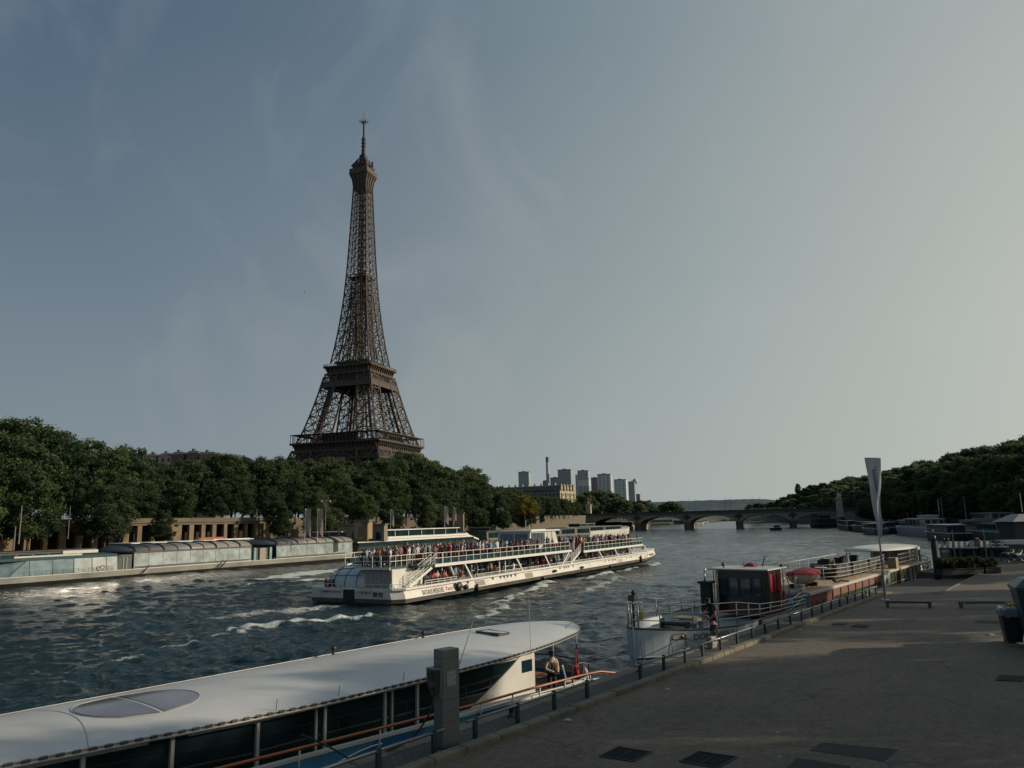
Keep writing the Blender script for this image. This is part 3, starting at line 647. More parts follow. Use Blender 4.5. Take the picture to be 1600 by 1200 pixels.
def platform(name, z, hg, hb, frieze, depth, ncon, lat0, lat1, gal, galh):
    """z = deck level, hg = gallery half width, hb = body half width"""
    mb = MB(); mb.box(-hg, hg, -hg, hg, z-.5, z+.1)
    ring_band(mb, hg, hg, z-.5, z+.9, .3)                       # gallery parapet
    ring_band(mb, hb, hb+.2, z-depth, z-.5)                       # frieze wall
    o = mb.build(name, IRON, tw)
    mb = MB()
    def cons(P):
        for k in range(ncon):
            y = -hb+.6+(2*hb-1.2)*k/(ncon-1)
            for i in range(5):
                f0, f1 = i/5, (i+1)/5
                mb.bar(P(hb+.2+(hg-hb-.4)*(f0**2), y, z-depth+(depth-.6)*f0), P(hb+.2+(hg-hb-.4)*(f1**2), y, z-depth+(depth-.6)*f1), .42, .9, up=tuple(P(0, 1, 0)-P(0, 0, 0)))
            mb.bar(P(hb+.3, y, z-depth), P(hb+.35, y, z-.5), .5)
    around(cons); mb.build('console', IRON, tw)['kind'] = 'stuff'
    # lattice belt below the frieze
    mb = MB()
    def lat(P):
        n = max(6, int(2*hw(lat0)/5.4)); h0, h1 = hw(lat0)+.1, hw(lat1)+.1
        for k in range(n):
            a, b = -1+2*k/n, -1+2*(k+1)/n
            for q in range(1):
                zz0 = lat0; zz1 = lat1; g0 = hw(zz0)+.1; g1 = hw(zz1)+.1
                mb.bar(P(g0, a*g0, zz0), P(g1, b*g1, zz1), .34); mb.bar(P(g0, b*g0, zz0), P(g1, a*g1, zz1), .34)
            mb.bar(P(h0, b*h0, lat0), P(h1, b*h1, lat1), .35)
        for zz in (lat0, lat1): mb.bar(P(hw(zz)+.1, -hw(zz), zz), P(hw(zz)+.1, hw(zz), zz), .9)
    around(lat); mb.build('lattice_belt', IRON, tw); mb = MB(); ring_band(mb, hw(lat0)-3, hw(lat1)-3, lat0-1, lat1+1, .2); mb.build('inner_wall', IRON_D, tw)
    if gal:
        mb = MB(); ring_band(mb, hg-.2, hg-.2, z+galh, z+galh+.5, 7)
        def po(P):
            for k in range(26): y = -hg+.4+(2*hg-.8)*k/25; mb.bar(P(hg-.4, y, z+.8), P(hg-.4, y, z+galh), .3)
        around(po); mb.build('gallery_roof', IRON, tw)
        mb = MB()
        around(lambda P: [mb.add([P(hg-9, y0, z+.1), P(hg-9, y1, z+.1), P(hg-9, y1, z+galh+1.5), P(hg-9, y0, z+galh+1.5), P(hg-16, y0, z+galh+2), P(hg-16, y1, z+galh+2)], [(0, 1, 2, 3), (3, 2, 5, 4)]) for y0, y1 in ((-15, 15),)])
        mb.build('pavilion', IRON_D, tw)
    return o
platform('first_platform', 57.2, 36.6, 33.6, 0, 5.6, 22, 45.5, 51.4, True, 6.6)
platform('second_platform', 116.0, 20.3, 17.9, 0, 5.0, 12, 104.6, 110.8, False, 0)
# solid belt under the second platform's lattice
mb = MB(); ring_band(mb, hw(100.4)+.25, hw(104.4)+.25, 100.4, 104.4, .4); mb.build('belt', IRON, tw)
mb = MB(); mb.box(-13, 13, -13, 13, 116.2, 120.5); ring_band(mb, 14.2, 14.2, 119.5, 121.1, .3); mb.build('second_floor_pavilion', IRON_D, tw)
mb = MB()
def pst(P):
    for k in range(24): y = -20.1+40.2*k/23; mb.bar(P(20.1, y, 116.5), P(20.1, y, 118.1), .2)
    mb.bar(P(20.1, -20.1, 118.1), P(20.1, 20.1, 118.1), .25)
around(pst); mb.build('railing', IRON, tw)
# upper shaft
zs = [119.5]; 
while zs[-1] < 262: zs.append(zs[-1]+max(5.4, hw(zs[-1])*.85))
zs[-1] = 266
mb = MB()
for sx in (1, -1):
    for sy in (1, -1):
        leg_panels(mb, sx, sy, [z for z in zs if z <= 192], .85, .42)
def top(P):
    zz = [z for z in zs if z >= 186]
    for a, b in zip(zz, zz[1:]):
        ha, hb_ = hw(a), hw(b)
        for f0, f1 in ((-1, -.33), (-.33, .33), (.33, 1)):
            mb.bar(P(ha, f0*ha, a), P(hb_, f1*hb_, b), .30); mb.bar(P(ha, f1*ha, a), P(hb_, f0*hb_, b), .30)
            mb.bar(P(ha, f0*ha, a), P(hb_, f0*hb_, b), .45 if abs(f0) < 1 else .8)
        mb.bar(P(ha, ha, a), P(hb_, hb_, b), .8); mb.bar(P(hb_, -hb_, b), P(hb_, hb_, b), .4)
around(top)
def cross(P):
    for a, b in zip(zs, zs[1:]):
        if a < 186: mb.bar(P(hw(b), -hw(b), b), P(hw(b), hw(b), b), .42); g = hw(b)-lw(b); mb.bar(P(hw(b), -g, b), P(hw(a), g, a), .28); mb.bar(P(hw(b), g, b), P(hw(a), -g, a), .28)
around(cross)
mb.build('upper_shaft', IRON, tw)
mb = MB()   # lift guides and stairs in the core
for x in (-1.9, 1.9):
    for y in (-1.9, 1.9): mb.bar((x*1.5, y*1.5, 119), (x*.9, y*.9, 270), .7)
z = 119
while z < 268:
    f = 2.2-(z-119)*.005
    mb.box(-f, f, -f, f, z, z+.35); mb.bar((-f, -f, z), (f, f, z+3.2), .5); mb.bar((f, -f, z), (-f, f, z+3.2), .5); mb.bar((-f, f, z), (-f, -f, z+3.2), .4); mb.bar((f, -f, z), (f, f, z+3.2), .4); z += 3.2
mb.build('lift_shaft', IRON_D, tw)
mb = MB(); mb.box(-8.0, 8.0, -8.0, 8.0, 188.6, 188.95); mb.box(-3, 3, -3, 3, 189.1, 191); mb.build('intermediate_platform', IRON_D, tw)
# top
mb = MB(); secs = []
for h_, z in ((5.2, 262), (5.4, 266), (6.0, 270), (7.2, 274), (8.1, 275.2), (8.1, 276.2)): secs.append([(-h_, -h_, z), (h_, -h_, z), (h_, h_, z), (-h_, h_, z)])
mb.loft(secs); mb.build('top_cornice', IRON, tw)
mb = MB()
def rib(P):
    for y in (-5.2, -2.6, 0, 2.6, 5.2): mb.bar(P(5.3, y, 262), P(6.4, y*1.15, 270.5), .5); mb.bar(P(6.4, y*1.15, 270.5), P(8.15, y*1.45, 275.2), .5)
around(rib); mb.build('top_rib', IRON_D, tw)['kind'] = 'stuff'
mb = MB(); mb.box(-8.0, 8.0, -8.0, 8.0, 276.3, 279.2); mb.box(-6.2, 6.2, -6.2, 6.2, 279.2, 281.8); ring_band(mb, 6.9, 6.9, 281.8, 283.2, .2); mb.build('top_cabin', IRON, tw)
mb = MB(); mb.box(-6.2, 6.2, -6.2, 6.2, 281.9, 284.6); mb.loft([[(x*a, y*a, z) for x, y in ((-1, -1), (1, -1), (1, 1), (-1, 1))] for a, z in ((5.6, 284.6), (4.4, 287.2), (2.4, 290.5), (2.2, 293))])
r2 = random.Random(4)
for k in range(26):
    a = r2.uniform(0, 6.28); rr_ = r2.uniform(5.5, 8.2); mb.bar((rr_*math.cos(a), rr_*math.sin(a), 281), (rr_*math.cos(a), rr_*math.sin(a), 284+r2.uniform(0, 3)), .4)
for a in range(4): mb.box(*sorted((8.3*round(math.cos(a*1.5708))-.6, 8.3*round(math.cos(a*1.5708))+.6)), *sorted((8.3*round(math.sin(a*1.5708))-.6, 8.3*round(math.sin(a*1.5708))+.6)), 281.5, 286)
mb.build('dome', IRON_D, tw)
mb = MB(); mb.lathe((0, 0, 0), [(1.9, 292), (1.5, 298), (1.3, 299), (1.25, 308.5), (.75, 309), (.7, 322.5), (.2, 323), (.15, 330), (0, 330)], 8)
for a in range(6): 
    t = a*math.pi/3; mb.bar((0, 0, 322), (3.3*math.cos(t), 3.3*math.sin(t), 322.6), .5); mb.bar((3.3*math.cos(t), 3.3*math.sin(t), 321.6), (3.3*math.cos(t), 3.3*math.sin(t), 323.4), .4)
for z in (300, 303, 306): mb.lathe((0, 0, z), [(1.3, 0), (1.8, .2), (1.8, 1.2), (1.3, 1.4)], 8)
mb.build('antenna', IRON_D, tw)
# dark red lift rail seen on the near left face
# ------------------------------------------------------------------ trees
def tree_variant(seed, H=22, spread=1.0, lean=0):
    """returns (crown mesh, trunk mesh); unit tree of height H, trunk base at origin"""
    r = random.Random(seed); Rr = H*.29*spread; zc = H*.60; lobes = []
    mbt = MB(); tips = []
    th = H*.24
    mbt.tube([(0, 0, -.5), (lean*.3, 0, th*.5), (lean*.6, .1, th), (lean, 0, H*.55), (lean, .2, H*.8)], [H*.020, H*.016, H*.014, H*.009, H*.003], 7)
    n = r.randint(34, 44)
    for k in range(n):
        a = k*2.4+r.uniform(-.5, .5); f = (k+.5)/n; zz = H*(.23+.71*f); env = math.sin(math.pi*min(1, max(0, (zz/H-.04)/.98)))**.6
        rad = Rr*env*r.uniform(.35, 1.0); s = H*r.uniform(.075, .125)*(1.15-.35*f)
        x, y = lean+rad*math.cos(a), rad*math.sin(a); lobes.append((x, y, zz, s*r.uniform(.9, 1.3), s*r.uniform(.9, 1.3), s*r.uniform(.65, .95)))
        if k % 2 == 0: mbt.tube([(lean*.7, 0, th*r.uniform(.8, 1.5)), (x*.5+r.uniform(-.4, .4), y*.5, (th+zz)/2+.5), (x, y, zz)], [H*.008, H*.005, H*.0018], 5)
    for k in range(26):
        a = r.uniform(0, 6.28); zz = H*r.uniform(.19, .96); env = math.sin(math.pi*min(1, max(0, (zz/H-.04)/.98)))**.6
        rad = Rr*env*r.uniform(1.0, 1.18); s = H*r.uniform(.03, .055); lobes.append((lean+rad*math.cos(a), rad*math.sin(a), zz, s, s, s*.8))
    return lobes, mbt
CROWNS = []; TRUNKS = []
for i, (sd_, sp_) in enumerate(((1, 1.0), (2, 1.12), (3, .9), (4, 1.05), (5, .95), (6, 1.2))):
    lobes, mbt = tree_variant(sd_, 22, sp_)
    CROWNS.append(leaves_mesh('crown', lobes, 105, .56, LEAF, 100+i, edge=.2)); TRUNKS.append(mbt.mesh('trunk', BARK, True))
POOR = []      # far, coarser crowns
for i in range(4):
    lobes, mbt = tree_variant(30+i, 22, 1.1+.1*i); POOR.append(leaves_mesh('crown', lobes, 48, 1.05, LEAF_FAR, 130+i, edge=.3))
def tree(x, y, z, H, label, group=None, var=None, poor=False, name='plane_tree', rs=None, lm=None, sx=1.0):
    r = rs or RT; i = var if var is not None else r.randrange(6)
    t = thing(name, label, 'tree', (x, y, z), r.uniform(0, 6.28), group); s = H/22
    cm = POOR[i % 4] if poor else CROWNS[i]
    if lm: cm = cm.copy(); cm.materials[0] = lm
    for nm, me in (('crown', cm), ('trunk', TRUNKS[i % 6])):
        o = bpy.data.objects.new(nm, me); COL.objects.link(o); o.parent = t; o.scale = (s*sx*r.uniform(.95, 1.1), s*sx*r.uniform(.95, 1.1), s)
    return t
RT = random.Random(21)
def interp(T, u):
    if u <= T[0][0]: return T[0][1]
    for (a, b), (c, d) in zip(T, T[1:]):
        if u <= c: return b+(d-b)*(u-a)/(c-a)
    return T[-1][1]
def to_u(p):
    d = Vector((p[0], p[1], p[2]-CAM_H)); c, s = math.cos(PITCH), math.sin(PITCH)
    dd = d.y*c+d.z*s; up = -d.y*s+d.z*c; a = d.x/dd; b = up/dd; cr, sr = math.cos(ROLL), math.sin(ROLL)
    return 800+F_PX*(a*cr-b*sr), 600-F_PX*(a*sr+b*cr)
SIL_L = [(-80, 655), (0, 652), (30, 650), (60, 657), (85, 675), (100, 684), (130, 681), (165, 688), (200, 700), (212, 716), (240, 718), (300, 716), (340, 706), (400, 708), (450, 710), (480, 706), (520, 715), (560, 722), (600, 708), (640, 705), (665, 712), (690, 722), (715, 733), (745, 729), (756, 748), (775, 762), (800, 764), (860, 775), (900, 778)]
# left bank, three staggered rows: on the low quay, on the wall top, beyond the road
def left_row(m, s0, s1, step, z0, dv, hmin, hmax, what, grp, mj=3):
    s = s0
    while s < s1:
        f = max(0, (s-170)/250)**1.6; mm = m+f*62+RT.uniform(-mj, mj)       # the bank curves left toward the bridge
        p = LF.p(s+RT.uniform(-1.5, 1.5), mm, z0); u, v = to_u(p)
        if u < 1010 and not (m == 33 and (255 < u < 420 and RT.random() < .8 or 120 < u < 200 and RT.random() < .6)):
            vt = interp(SIL_L, u)+dv(u)+RT.uniform(-5, 7); zt = aty(u, vt, p.y).z; Hh = min(hmax, max(hmin, zt-z0))
            side = 'left picture edge' if u < 120 else 'glass boat' if u < 440 else 'iron tower' if u < 680 else 'crowded boat' if u < 900 else 'bridge'
            tree(p.x, p.y, z0, Hh, f'{"tall" if Hh > 20 else "medium" if Hh > 14 else "small"} leafy plane tree {what} near the {side}', grp)
        s += step*RT.uniform(.85, 1.15)
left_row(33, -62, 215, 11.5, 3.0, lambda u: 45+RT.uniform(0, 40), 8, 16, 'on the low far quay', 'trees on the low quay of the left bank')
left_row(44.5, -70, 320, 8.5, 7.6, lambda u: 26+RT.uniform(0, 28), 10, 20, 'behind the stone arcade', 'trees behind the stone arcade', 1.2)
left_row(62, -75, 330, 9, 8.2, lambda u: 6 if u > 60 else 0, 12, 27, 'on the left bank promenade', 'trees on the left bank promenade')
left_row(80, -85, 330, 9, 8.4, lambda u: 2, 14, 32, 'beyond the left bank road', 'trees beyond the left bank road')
# right bank: on the quay outside the frame (they throw the long shadows over it) and along the far bank
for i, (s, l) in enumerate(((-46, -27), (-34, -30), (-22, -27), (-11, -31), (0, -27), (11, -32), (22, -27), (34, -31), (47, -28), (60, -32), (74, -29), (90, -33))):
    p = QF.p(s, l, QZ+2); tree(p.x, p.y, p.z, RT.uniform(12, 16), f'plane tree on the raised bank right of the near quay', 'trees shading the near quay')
SIL_R = [(1175, 786), (1200, 782), (1230, 771), (1250, 762), (1290, 753), (1310, 749), (1345, 742), (1400, 734), (1442, 716), (1480, 719), (1500, 706), (1540, 694), (1600, 679), (1760, 655)]
BANK_R = [(0, 112, 120), (70, 130, 190), (130, 142, 250), (220, 158, 336), (300, 178, 410), (360, 203, 470), (440, 218, 550), (560, 242, 665), (800, 290, 900), (1420, 460, 1500)]
def bank_r(s, off):
    for a, b in zip(BANK_R, BANK_R[1:]):
        if s <= b[0] or b is BANK_R[-1]:
            f = (s-a[0])/(b[0]-a[0]); d = Vector((b[1]-a[1], b[2]-a[2], 0)).normalized(); n = Vector((d.y, -d.x, 0))
            return Vector((a[1]+(b[1]-a[1])*f, a[2]+(b[2]-a[2])*f, 0))+n*off
def right_row(off, s0, s1, step, z0, dv, hmin, hmax, what, grp, poor_from=330, hill=0):
    s = s0
    while s < s1:
        p = bank_r(s, off+RT.uniform(-3, 3)); p.z = z0+hill; u, v = to_u(p)
        if 1165 < u < 1700:
            vt = interp(SIL_R, u)+dv+RT.uniform(-3, 9); zt = aty(u, vt, p.y).z; Hh = min(hmax, max(hmin, zt-p.z))
            zb = p.z
            side = 'banner' if 1330 < u < 1420 else 'right edge' if u >= 1420 else 'bridge end' if u > 1260 else 'distant hills'
            tree(p.x, p.y, zb, Hh, f'{"tall" if Hh > 20 else "medium" if Hh > 14 else "small"} leafy tree {what} near the {side}', grp, poor=s > poor_from, name='leafy_tree' if s > poor_from else 'plane_tree')
        s += step*RT.uniform(.85, 1.2)*(1+max(0, s-300)/500)
right_row(16, -20, 1300, 10, 7.5, 26, 10, 17, 'on the right bank', 'trees along the right bank')
right_row(6, -15, 340, 10, 2.4, 42, 8, 13, 'on the low quay', 'trees along the right bank')
right_row(34, -20, 1400, 11, 9, 12, 12, 24, 'behind the right bank road', 'trees along the right bank')
right_row(60, 0, 1500, 13, 14, 4, 14, 26, 'on the slope of the right bank', 'trees on the right bank slope')
right_row(95, 20, 1500, 16, 22, 0, 12, 26, 'on top of the right bank slope', 'trees on the right bank slope')
# ------------------------------------------------------------------ people: one skinned body each
def objcol_mat(name, rough=.8, mul=1.0, rnd=False):
    m, nt, b = _nt(name); oi = nt.nodes.new('ShaderNodeObjectInfo')
    if rnd: c = ramp(nt, oi.outputs['Random'], [(0, (.012, .013, .018)), (.3, (.03, .045, .085)), (.5, (.05, .05, .055)), (.65, (.20, .17, .12)), (.8, (.02, .03, .06)), (1, (.32, .31, .29))])
    else: c = oi.outputs['Color']
    c = mixc(nt, ramp(nt, noise_tex(nt, 9, 4, .6, objvec(nt)), [(.35, (.35,)*3), (.65, (0, 0, 0))]), c, (.01, .01, .012))
    nt.links.new(c, b.inputs['Base Color']); b.inputs['Roughness'].default_value = rough
    bump(nt, b, noise_tex(nt, 14, 3, .6, objvec(nt)), .5, .01); return m
SHIRT = objcol_mat('shirt_cloth'); TROU = objcol_mat('trouser_cloth', rnd=True)
def tone_mat(name, stops):
    m, nt, b = _nt(name); oi = nt.nodes.new('ShaderNodeObjectInfo'); nt.links.new(ramp(nt, oi.outputs['Random'], stops), b.inputs['Base Color']); b.inputs['Roughness'].default_value = .55; return m
SKIN = tone_mat('skin_tone', [(0, (.36, .20, .14)), (.35, (.30, .16, .10)), (.6, (.22, .11, .065)), (.8, (.09, .045, .03)), (1, (.40, .24, .17))])
HAIR = tone_mat('hair_tone', [(0, (.008, .006, .005)), (.5, (.02, .012, .008)), (.75, (.07, .04, .02)), (.9, (.20, .14, .07)), (1, (.25, .24, .22))])
def skin_mesh(name, bones, sub=1, mats=None, extra=None):
    """bones: list of (region, [(point, radius), ...]); chains share points to connect. One continuous body."""
    V = []; Rd = []; E = []; key = {}; segs = []
    for reg, ch in bones:
        prev = None
        for p, r in ch:
            k = tuple(round(c, 3) for c in p)
            if k not in key: key[k] = len(V); V.append(p); Rd.append(r if isinstance(r, tuple) else (r, r))
            i = key[k]
            if prev is not None and prev != i: E.append((prev, i)); segs.append((reg, Vector(V[prev]), Vector(p), max(Rd[prev][0], Rd[i][0])))
            prev = i
    me = bpy.data.meshes.new(name); me.from_pydata(V, E, []); o = bpy.data.objects.new(name, me); COL.objects.link(o)
    sk = o.modifiers.new('skin', 'SKIN'); sk.use_smooth_shade = True
    for i, (rx, ry) in enumerate(Rd):
        sv = me.skin_vertices[0].data[i]; sv.radius = (rx, ry); sv.use_root = (i == 0)
    if sub: ss = o.modifiers.new('sub', 'SUBSURF'); ss.levels = sub; ss.render_levels = sub
    bpy.context.view_layer.update()
    m2 = bpy.data.meshes.new_from_object(o.evaluated_get(bpy.context.evaluated_depsgraph_get())); bpy.data.objects.remove(o); m2.name = name
    m2.materials.clear()
    for m in mats: m2.materials.append(m)
    regs = {'shirt': 0, 'trousers': 1, 'skin': 2, 'hair': 3, 'shoes': 4}
    for f in m2.polygons:
        c = f.center; best = None; bd = 1e9
        for reg, a, b, r in segs:
            ab = b-a; t = max(0, min(1, (c-a).dot(ab)/max(1e-9, ab.length_squared))); d = (c-(a+ab*t)).length-r*.9
            if d < bd: bd = d; best = reg
        f.material_index = min(regs.get(best, 0), len(mats)-1)
    m2.shade_smooth(); return m2
SHOE = mat('dark_shoes', (.02, .018, .016), .6)
BODYM = [SHIRT, TROU, SKIN, HAIR, SHOE]
def body_bones(pose='stand', H=1.72, short=False):
    """facing +x; feet at z 0"""
    s = H/1.72; hip = .92; bones = []; P = lambda x, y, z: (x*s, y*s, z*s)
    if pose == 'sit': hip = .50
    lean = {'lean': .14, 'bend': .30}.get(pose, .02)
    sh = hip+.50; pel = P(0, 0, hip); che = P(lean*.6, 0, hip+.33); nk = P(lean, 0, hip+.52); hx = lean+({'bend': .10, 'lean': .05}.get(pose, .01))
    hd = P(hx, 0, hip+.56+(.0 if pose != 'bend' else -.03)); ht = P(hx+.015+(.07 if pose == 'bend' else 0), 0, hip+.76-(.06 if pose == 'bend' else 0))
    mid = (hd[0]*.45+ht[0]*.55, 0, hd[2]*.45+ht[2]*.55)
    bones.append(('shirt', [(pel, (.125*s, .105*s)), (P(lean*.3, 0, hip+.17), (.115*s, .095*s)), (che, (.145*s, .105*s)), (nk, (.065*s, .06*s))]))
    bones.append(('skin', [(nk, .06*s), (hd, (.055*s, .06*s)), (mid, (.088*s, .098*s))])); bones.append(('hair', [(mid, (.088*s, .098*s)), (ht, (.065*s, .075*s))]))
    for sg in (1, -1):
        shd = P(lean*.95, sg*.19, hip+.46)
        if pose == 'photo': el = P(.16, sg*.24, hip+.40); ha = P(.28, sg*.06, hip+.62)
        elif pose == 'wave' and sg == 1: el = P(.05, .32, hip+.60); ha = P(.05, .28, hip+.86)
        elif pose in ('lean',): el = P(.22, sg*.27, hip+.20); ha = P(.42, sg*.14, hip+.14)
        elif pose == 'bend': el = P(.30, sg*.24, hip+.16); ha = P(.42, sg*.09, hip-.05)
        elif pose == 'sit': el = P(.10, sg*.25, hip+.22); ha = P(.32, sg*.16, hip+.14)
        elif pose == 'fold': el = P(.06, sg*.27, hip+.22); ha = P(.24, -sg*.04, hip+.28)
        else: el = P(-.02, sg*.25, hip+.18); ha = P(.06, sg*.26, hip-.08)
        wr = tuple(el[i]+(ha[i]-el[i])*.86 for i in range(3))
        bones.append(('shirt', [(nk, .065*s), (shd, (.060*s, .058*s)), (tuple((shd[i]+el[i])/2 for i in range(3)), .052*s)]))
        bones.append(('skin' if short else 'shirt', [(tuple((shd[i]+el[i])/2 for i in range(3)), .052*s), (el, .042*s), (wr, .030*s)])); bones.append(('skin', [(wr, .030*s), (ha, (.040*s, .026*s))]))
        if pose == 'sit': kn = P(.42, sg*.12, .50); an = P(.44, sg*.12, .09); hj = P(.05, sg*.09, hip-.01)
        else: st = {'walk': .22}.get(pose, .03)*sg; kn = P(.02+st*.5, sg*.10, .48); an = P(-.01+st, sg*.11, .09); hj = P(0, sg*.09, hip-.07)
        bones.append(('trousers', [(pel, (.125*s, .105*s)), (hj, .093*s), (kn, .062*s), (an, .045*s)])); bones.append(('shoes', [(an, .045*s), (tuple((an[0]+.13*s, an[1], .04*s)), (.042*s, .034*s))]))
    return bones
POSES = {p: [skin_mesh('person_'+p, body_bones(p, h_, sh_), 1 if False else 0, BODYM) for h_, sh_ in ((1.74, True), (1.62, False))] for p in ('stand', 'photo', 'lean', 'fold', 'wave', 'walk', 'sit')}
COLS = [('white', (.62, .62, .60), 16), ('black', (.012, .012, .014), 9), ('dark blue', (.02, .035, .085), 9), ('red', (.42, .025, .025), 6), ('pale blue', (.25, .35, .48), 8), ('grey', (.16, .16, .17), 6), ('pink', (.42, .20, .22), 4),
        ('orange', (.45, .13, .02), 3), ('beige', (.38, .31, .22), 5), ('green', (.05, .10, .05), 2), ('maroon', (.10, .015, .02), 4)]
RP = random.Random(77)
def person(p, rz, pose, where, group, parent=None, col=None):
    cn, cc, _ = col or RP.choices(COLS, [c[2] for c in COLS])[0]
    me = POSES[pose][RP.randrange(2)]
    o = bpy.data.objects.new('person', me); COL.objects.link(o); o.location = p; o.rotation_euler = (0, 0, rz); k = RP.uniform(.93, 1.06); o.scale = (k, k, k)
    f = RP.uniform(.75, 1.2); o.color = (*(min(1, x*f) for x in cc), 1)
    act = {'stand': 'standing', 'photo': 'holding up a phone', 'lean': 'leaning on the rail', 'fold': 'with folded arms', 'wave': 'with one arm raised', 'walk': 'walking', 'sit': 'sitting'}[pose]
    lb = f'{cn} clad person {act} {where}'
    if len(lb.split()) > 16: lb = f'{cn} clad person {where}'
    return tag(o, lb, 'person', group)
def hand(b, wr, d, side, curl=.5, s=1.0):
    """five fingers rooted in the palm: wr wrist point, d direction, side = thumb side vector"""
    wr = Vector(wr); d = Vector(d).normalized(); sd_ = Vector(side).normalized(); nn = d.cross(sd_).normalized(); palm = wr+d*.055*s
    b.append(('skin', [(tuple(wr), .027*s), (tuple(palm), (.036*s, .018*s))]))
    for k, L in enumerate((.070, .080, .075, .058)):
        r0 = palm+sd_*(.026-.017*k)*s+d*.03*s; a = r0+(d*.9+nn*curl*.5)*L*.5*s; e = a+(d*.5+nn*curl)*L*.5*s
        b.append(('skin', [(tuple(palm), (.036*s, .018*s)), (tuple(r0), .010*s), (tuple(a), .0088*s), (tuple(e), .0075*s)]))
    r0 = wr+d*.025*s+sd_*.035*s; b.append(('skin', [(tuple(wr), .027*s), (tuple(r0), .012*s), (tuple(r0+(d*.7+sd_*.5+nn*curl*.4)*.045*s), .010*s)]))
# ------------------------------------------------------------------ crowded two-deck cruise boat
CF = Frame((-10.3, 70.07), 28.3); CL, CW = 75.0, 11.2
WHITE = mat('boat_white_paint', (.60, .58, .53), .45, var=.07, scale=.8, grime=(.30, .27, .22, .55))
WHITE2 = mat('boat_white_trim', (.66, .65, .61), .4, var=.05, scale=2)
GREYP = mat('boat_grey_panel', (.34, .33, .32), .55, var=.1, scale=1.2)
HULLD = mat('hull_boot_grey', (.085, .075, .062), .6, var=.3, scale=.6, grime=(.03, .028, .022, .8))
HULLB = mat('hull_under_black', (.018, .016, .014), .6, var=.3)
DGLASS = glass('dark_glass', (.012, .030, .032), .05)
ORANGE = mat('orange_plastic', (.30, .085, .015), .5, var=.2, scale=3)
DECKM = mat('deck_green_grey', (.035, .060, .058), .7, var=.2)
cb = fthing('cruise_boat', 'long white two deck cruise boat packed with passengers in mid river', 'cruise boat', CF, 0, 0)
def outline(ins, x0=0, x1=CL, bow=8.0, bw=4.5, ch=.9, n=12):
    """plan polygon (ccw), inset from the sides"""
    hw_ = CW/2-ins; cy = CW/2; pts = [(x0+ch, cy-hw_)]
    for k in range(n+1):
        f = k/n; pts.append((x1-bow+bow*f, cy-(hw_-(hw_-bw)*f**2.1)))
    for k in range(n, -1, -1):
        f = k/n; pts.append((x1-bow+bow*f, cy+(hw_-(hw_-bw)*f**2.1)))
    pts += [(x0+ch, cy+hw_), (x0, cy+hw_-ch), (x0, cy-hw_+ch)]
    return pts
def ring(ins, z, x1=CL, zb=0, x0=0, **k):
    o = outline(ins, x0, x1, **k); return [(x, y, z+zb*max(0, (x-CL+22)/22)**2) for x, y in o]
mb = MB(); mb.loft([ring(1.5, -.8, CL-6), ring(1.1, -.1, CL-4.5), ring(.75, .14, CL-2.6)], cap=True); mb.build('underwater_hull', HULLB, cb)
mb = MB(); mb.loft([ring(.62, .02, CL-1.8, .25), ring(.10, .14, CL-.5, .35), ring(.02, .48, CL, .42)]); mb.build('rubbing_strake', HULLD, cb)
mb = MB(); mb.loft([ring(.03, .50, CL-.05, .42), ring(.30, 1.22, CL-.9, .55), ring(.34, 1.26, CL-.95, .55)], cap=True); mb.build('hull', WHITE, cb)
mb = MB(); r0 = ring(.02, 1.26, CL-.6, .55); r1 = ring(.02, 1.44, CL-.6, .55); r2_ = ring(.45, 1.44, CL-1.0, .55); mb.loft([ring(.34, 1.25, CL-.95, .55), r0, r1, r2_], cap=True); mb.build('gunwale', WHITE2, cb)
# vents along the bulwark, and brackets with their shadow painted in as grey
def onside(x, z):
    f = (z-.5)/.72; return .03+.27*f
k0 = 0
for x in (13.1, 24.2, 54.2, 66.0):
    mb = MB(); 
    mb.add([(x, onside(x, .62)-.03, .62), (x+1.9, onside(x, .62)-.03, .62), (x+1.9, onside(x, 1.15)-.03, 1.15), (x, onside(x, 1.15)-.03, 1.15)], [(0, 1, 2, 3)])
    for k in range(6): z = .66+k*.085; mb.bar((x, onside(x, z)-.06, z), (x+1.9, onside(x, z)-.06, z), .03, .045)
    mb.build('vent_grille', mat('vent_beige', (.30, .27, .22), .6), cb)
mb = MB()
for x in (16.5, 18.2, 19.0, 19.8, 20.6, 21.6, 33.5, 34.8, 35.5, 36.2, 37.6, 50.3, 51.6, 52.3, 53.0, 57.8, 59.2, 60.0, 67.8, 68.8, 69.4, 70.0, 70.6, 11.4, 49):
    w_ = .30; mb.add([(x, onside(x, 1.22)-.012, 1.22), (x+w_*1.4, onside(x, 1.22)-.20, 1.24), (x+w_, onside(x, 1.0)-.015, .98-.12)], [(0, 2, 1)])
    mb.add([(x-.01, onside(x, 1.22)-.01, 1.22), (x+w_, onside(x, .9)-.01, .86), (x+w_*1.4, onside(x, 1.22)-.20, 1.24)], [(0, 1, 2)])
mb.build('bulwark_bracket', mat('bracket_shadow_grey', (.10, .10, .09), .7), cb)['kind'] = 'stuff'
for x, z0, z1, w_ in ((9.6, .45, 1.35, 1.1), (10.9, .5, 1.0, .7), (31.8, .75, 1.1, .8), (40.3, .65, 1.0, .9), (63.9, .1, 1.3, .5), (50.5, 0, .5, .35), (28.4, 0, .5, .35), (13.0, 0, .9, .35)):
    mb = MB(); rr_ = random.Random(int(x*10)); mb.ball((x, -.10, (z0+z1)/2), w_/2, .22, (z1-z0)/2, 8, 6); mb.build('fender', MATS['black_rubber'], cb, True)
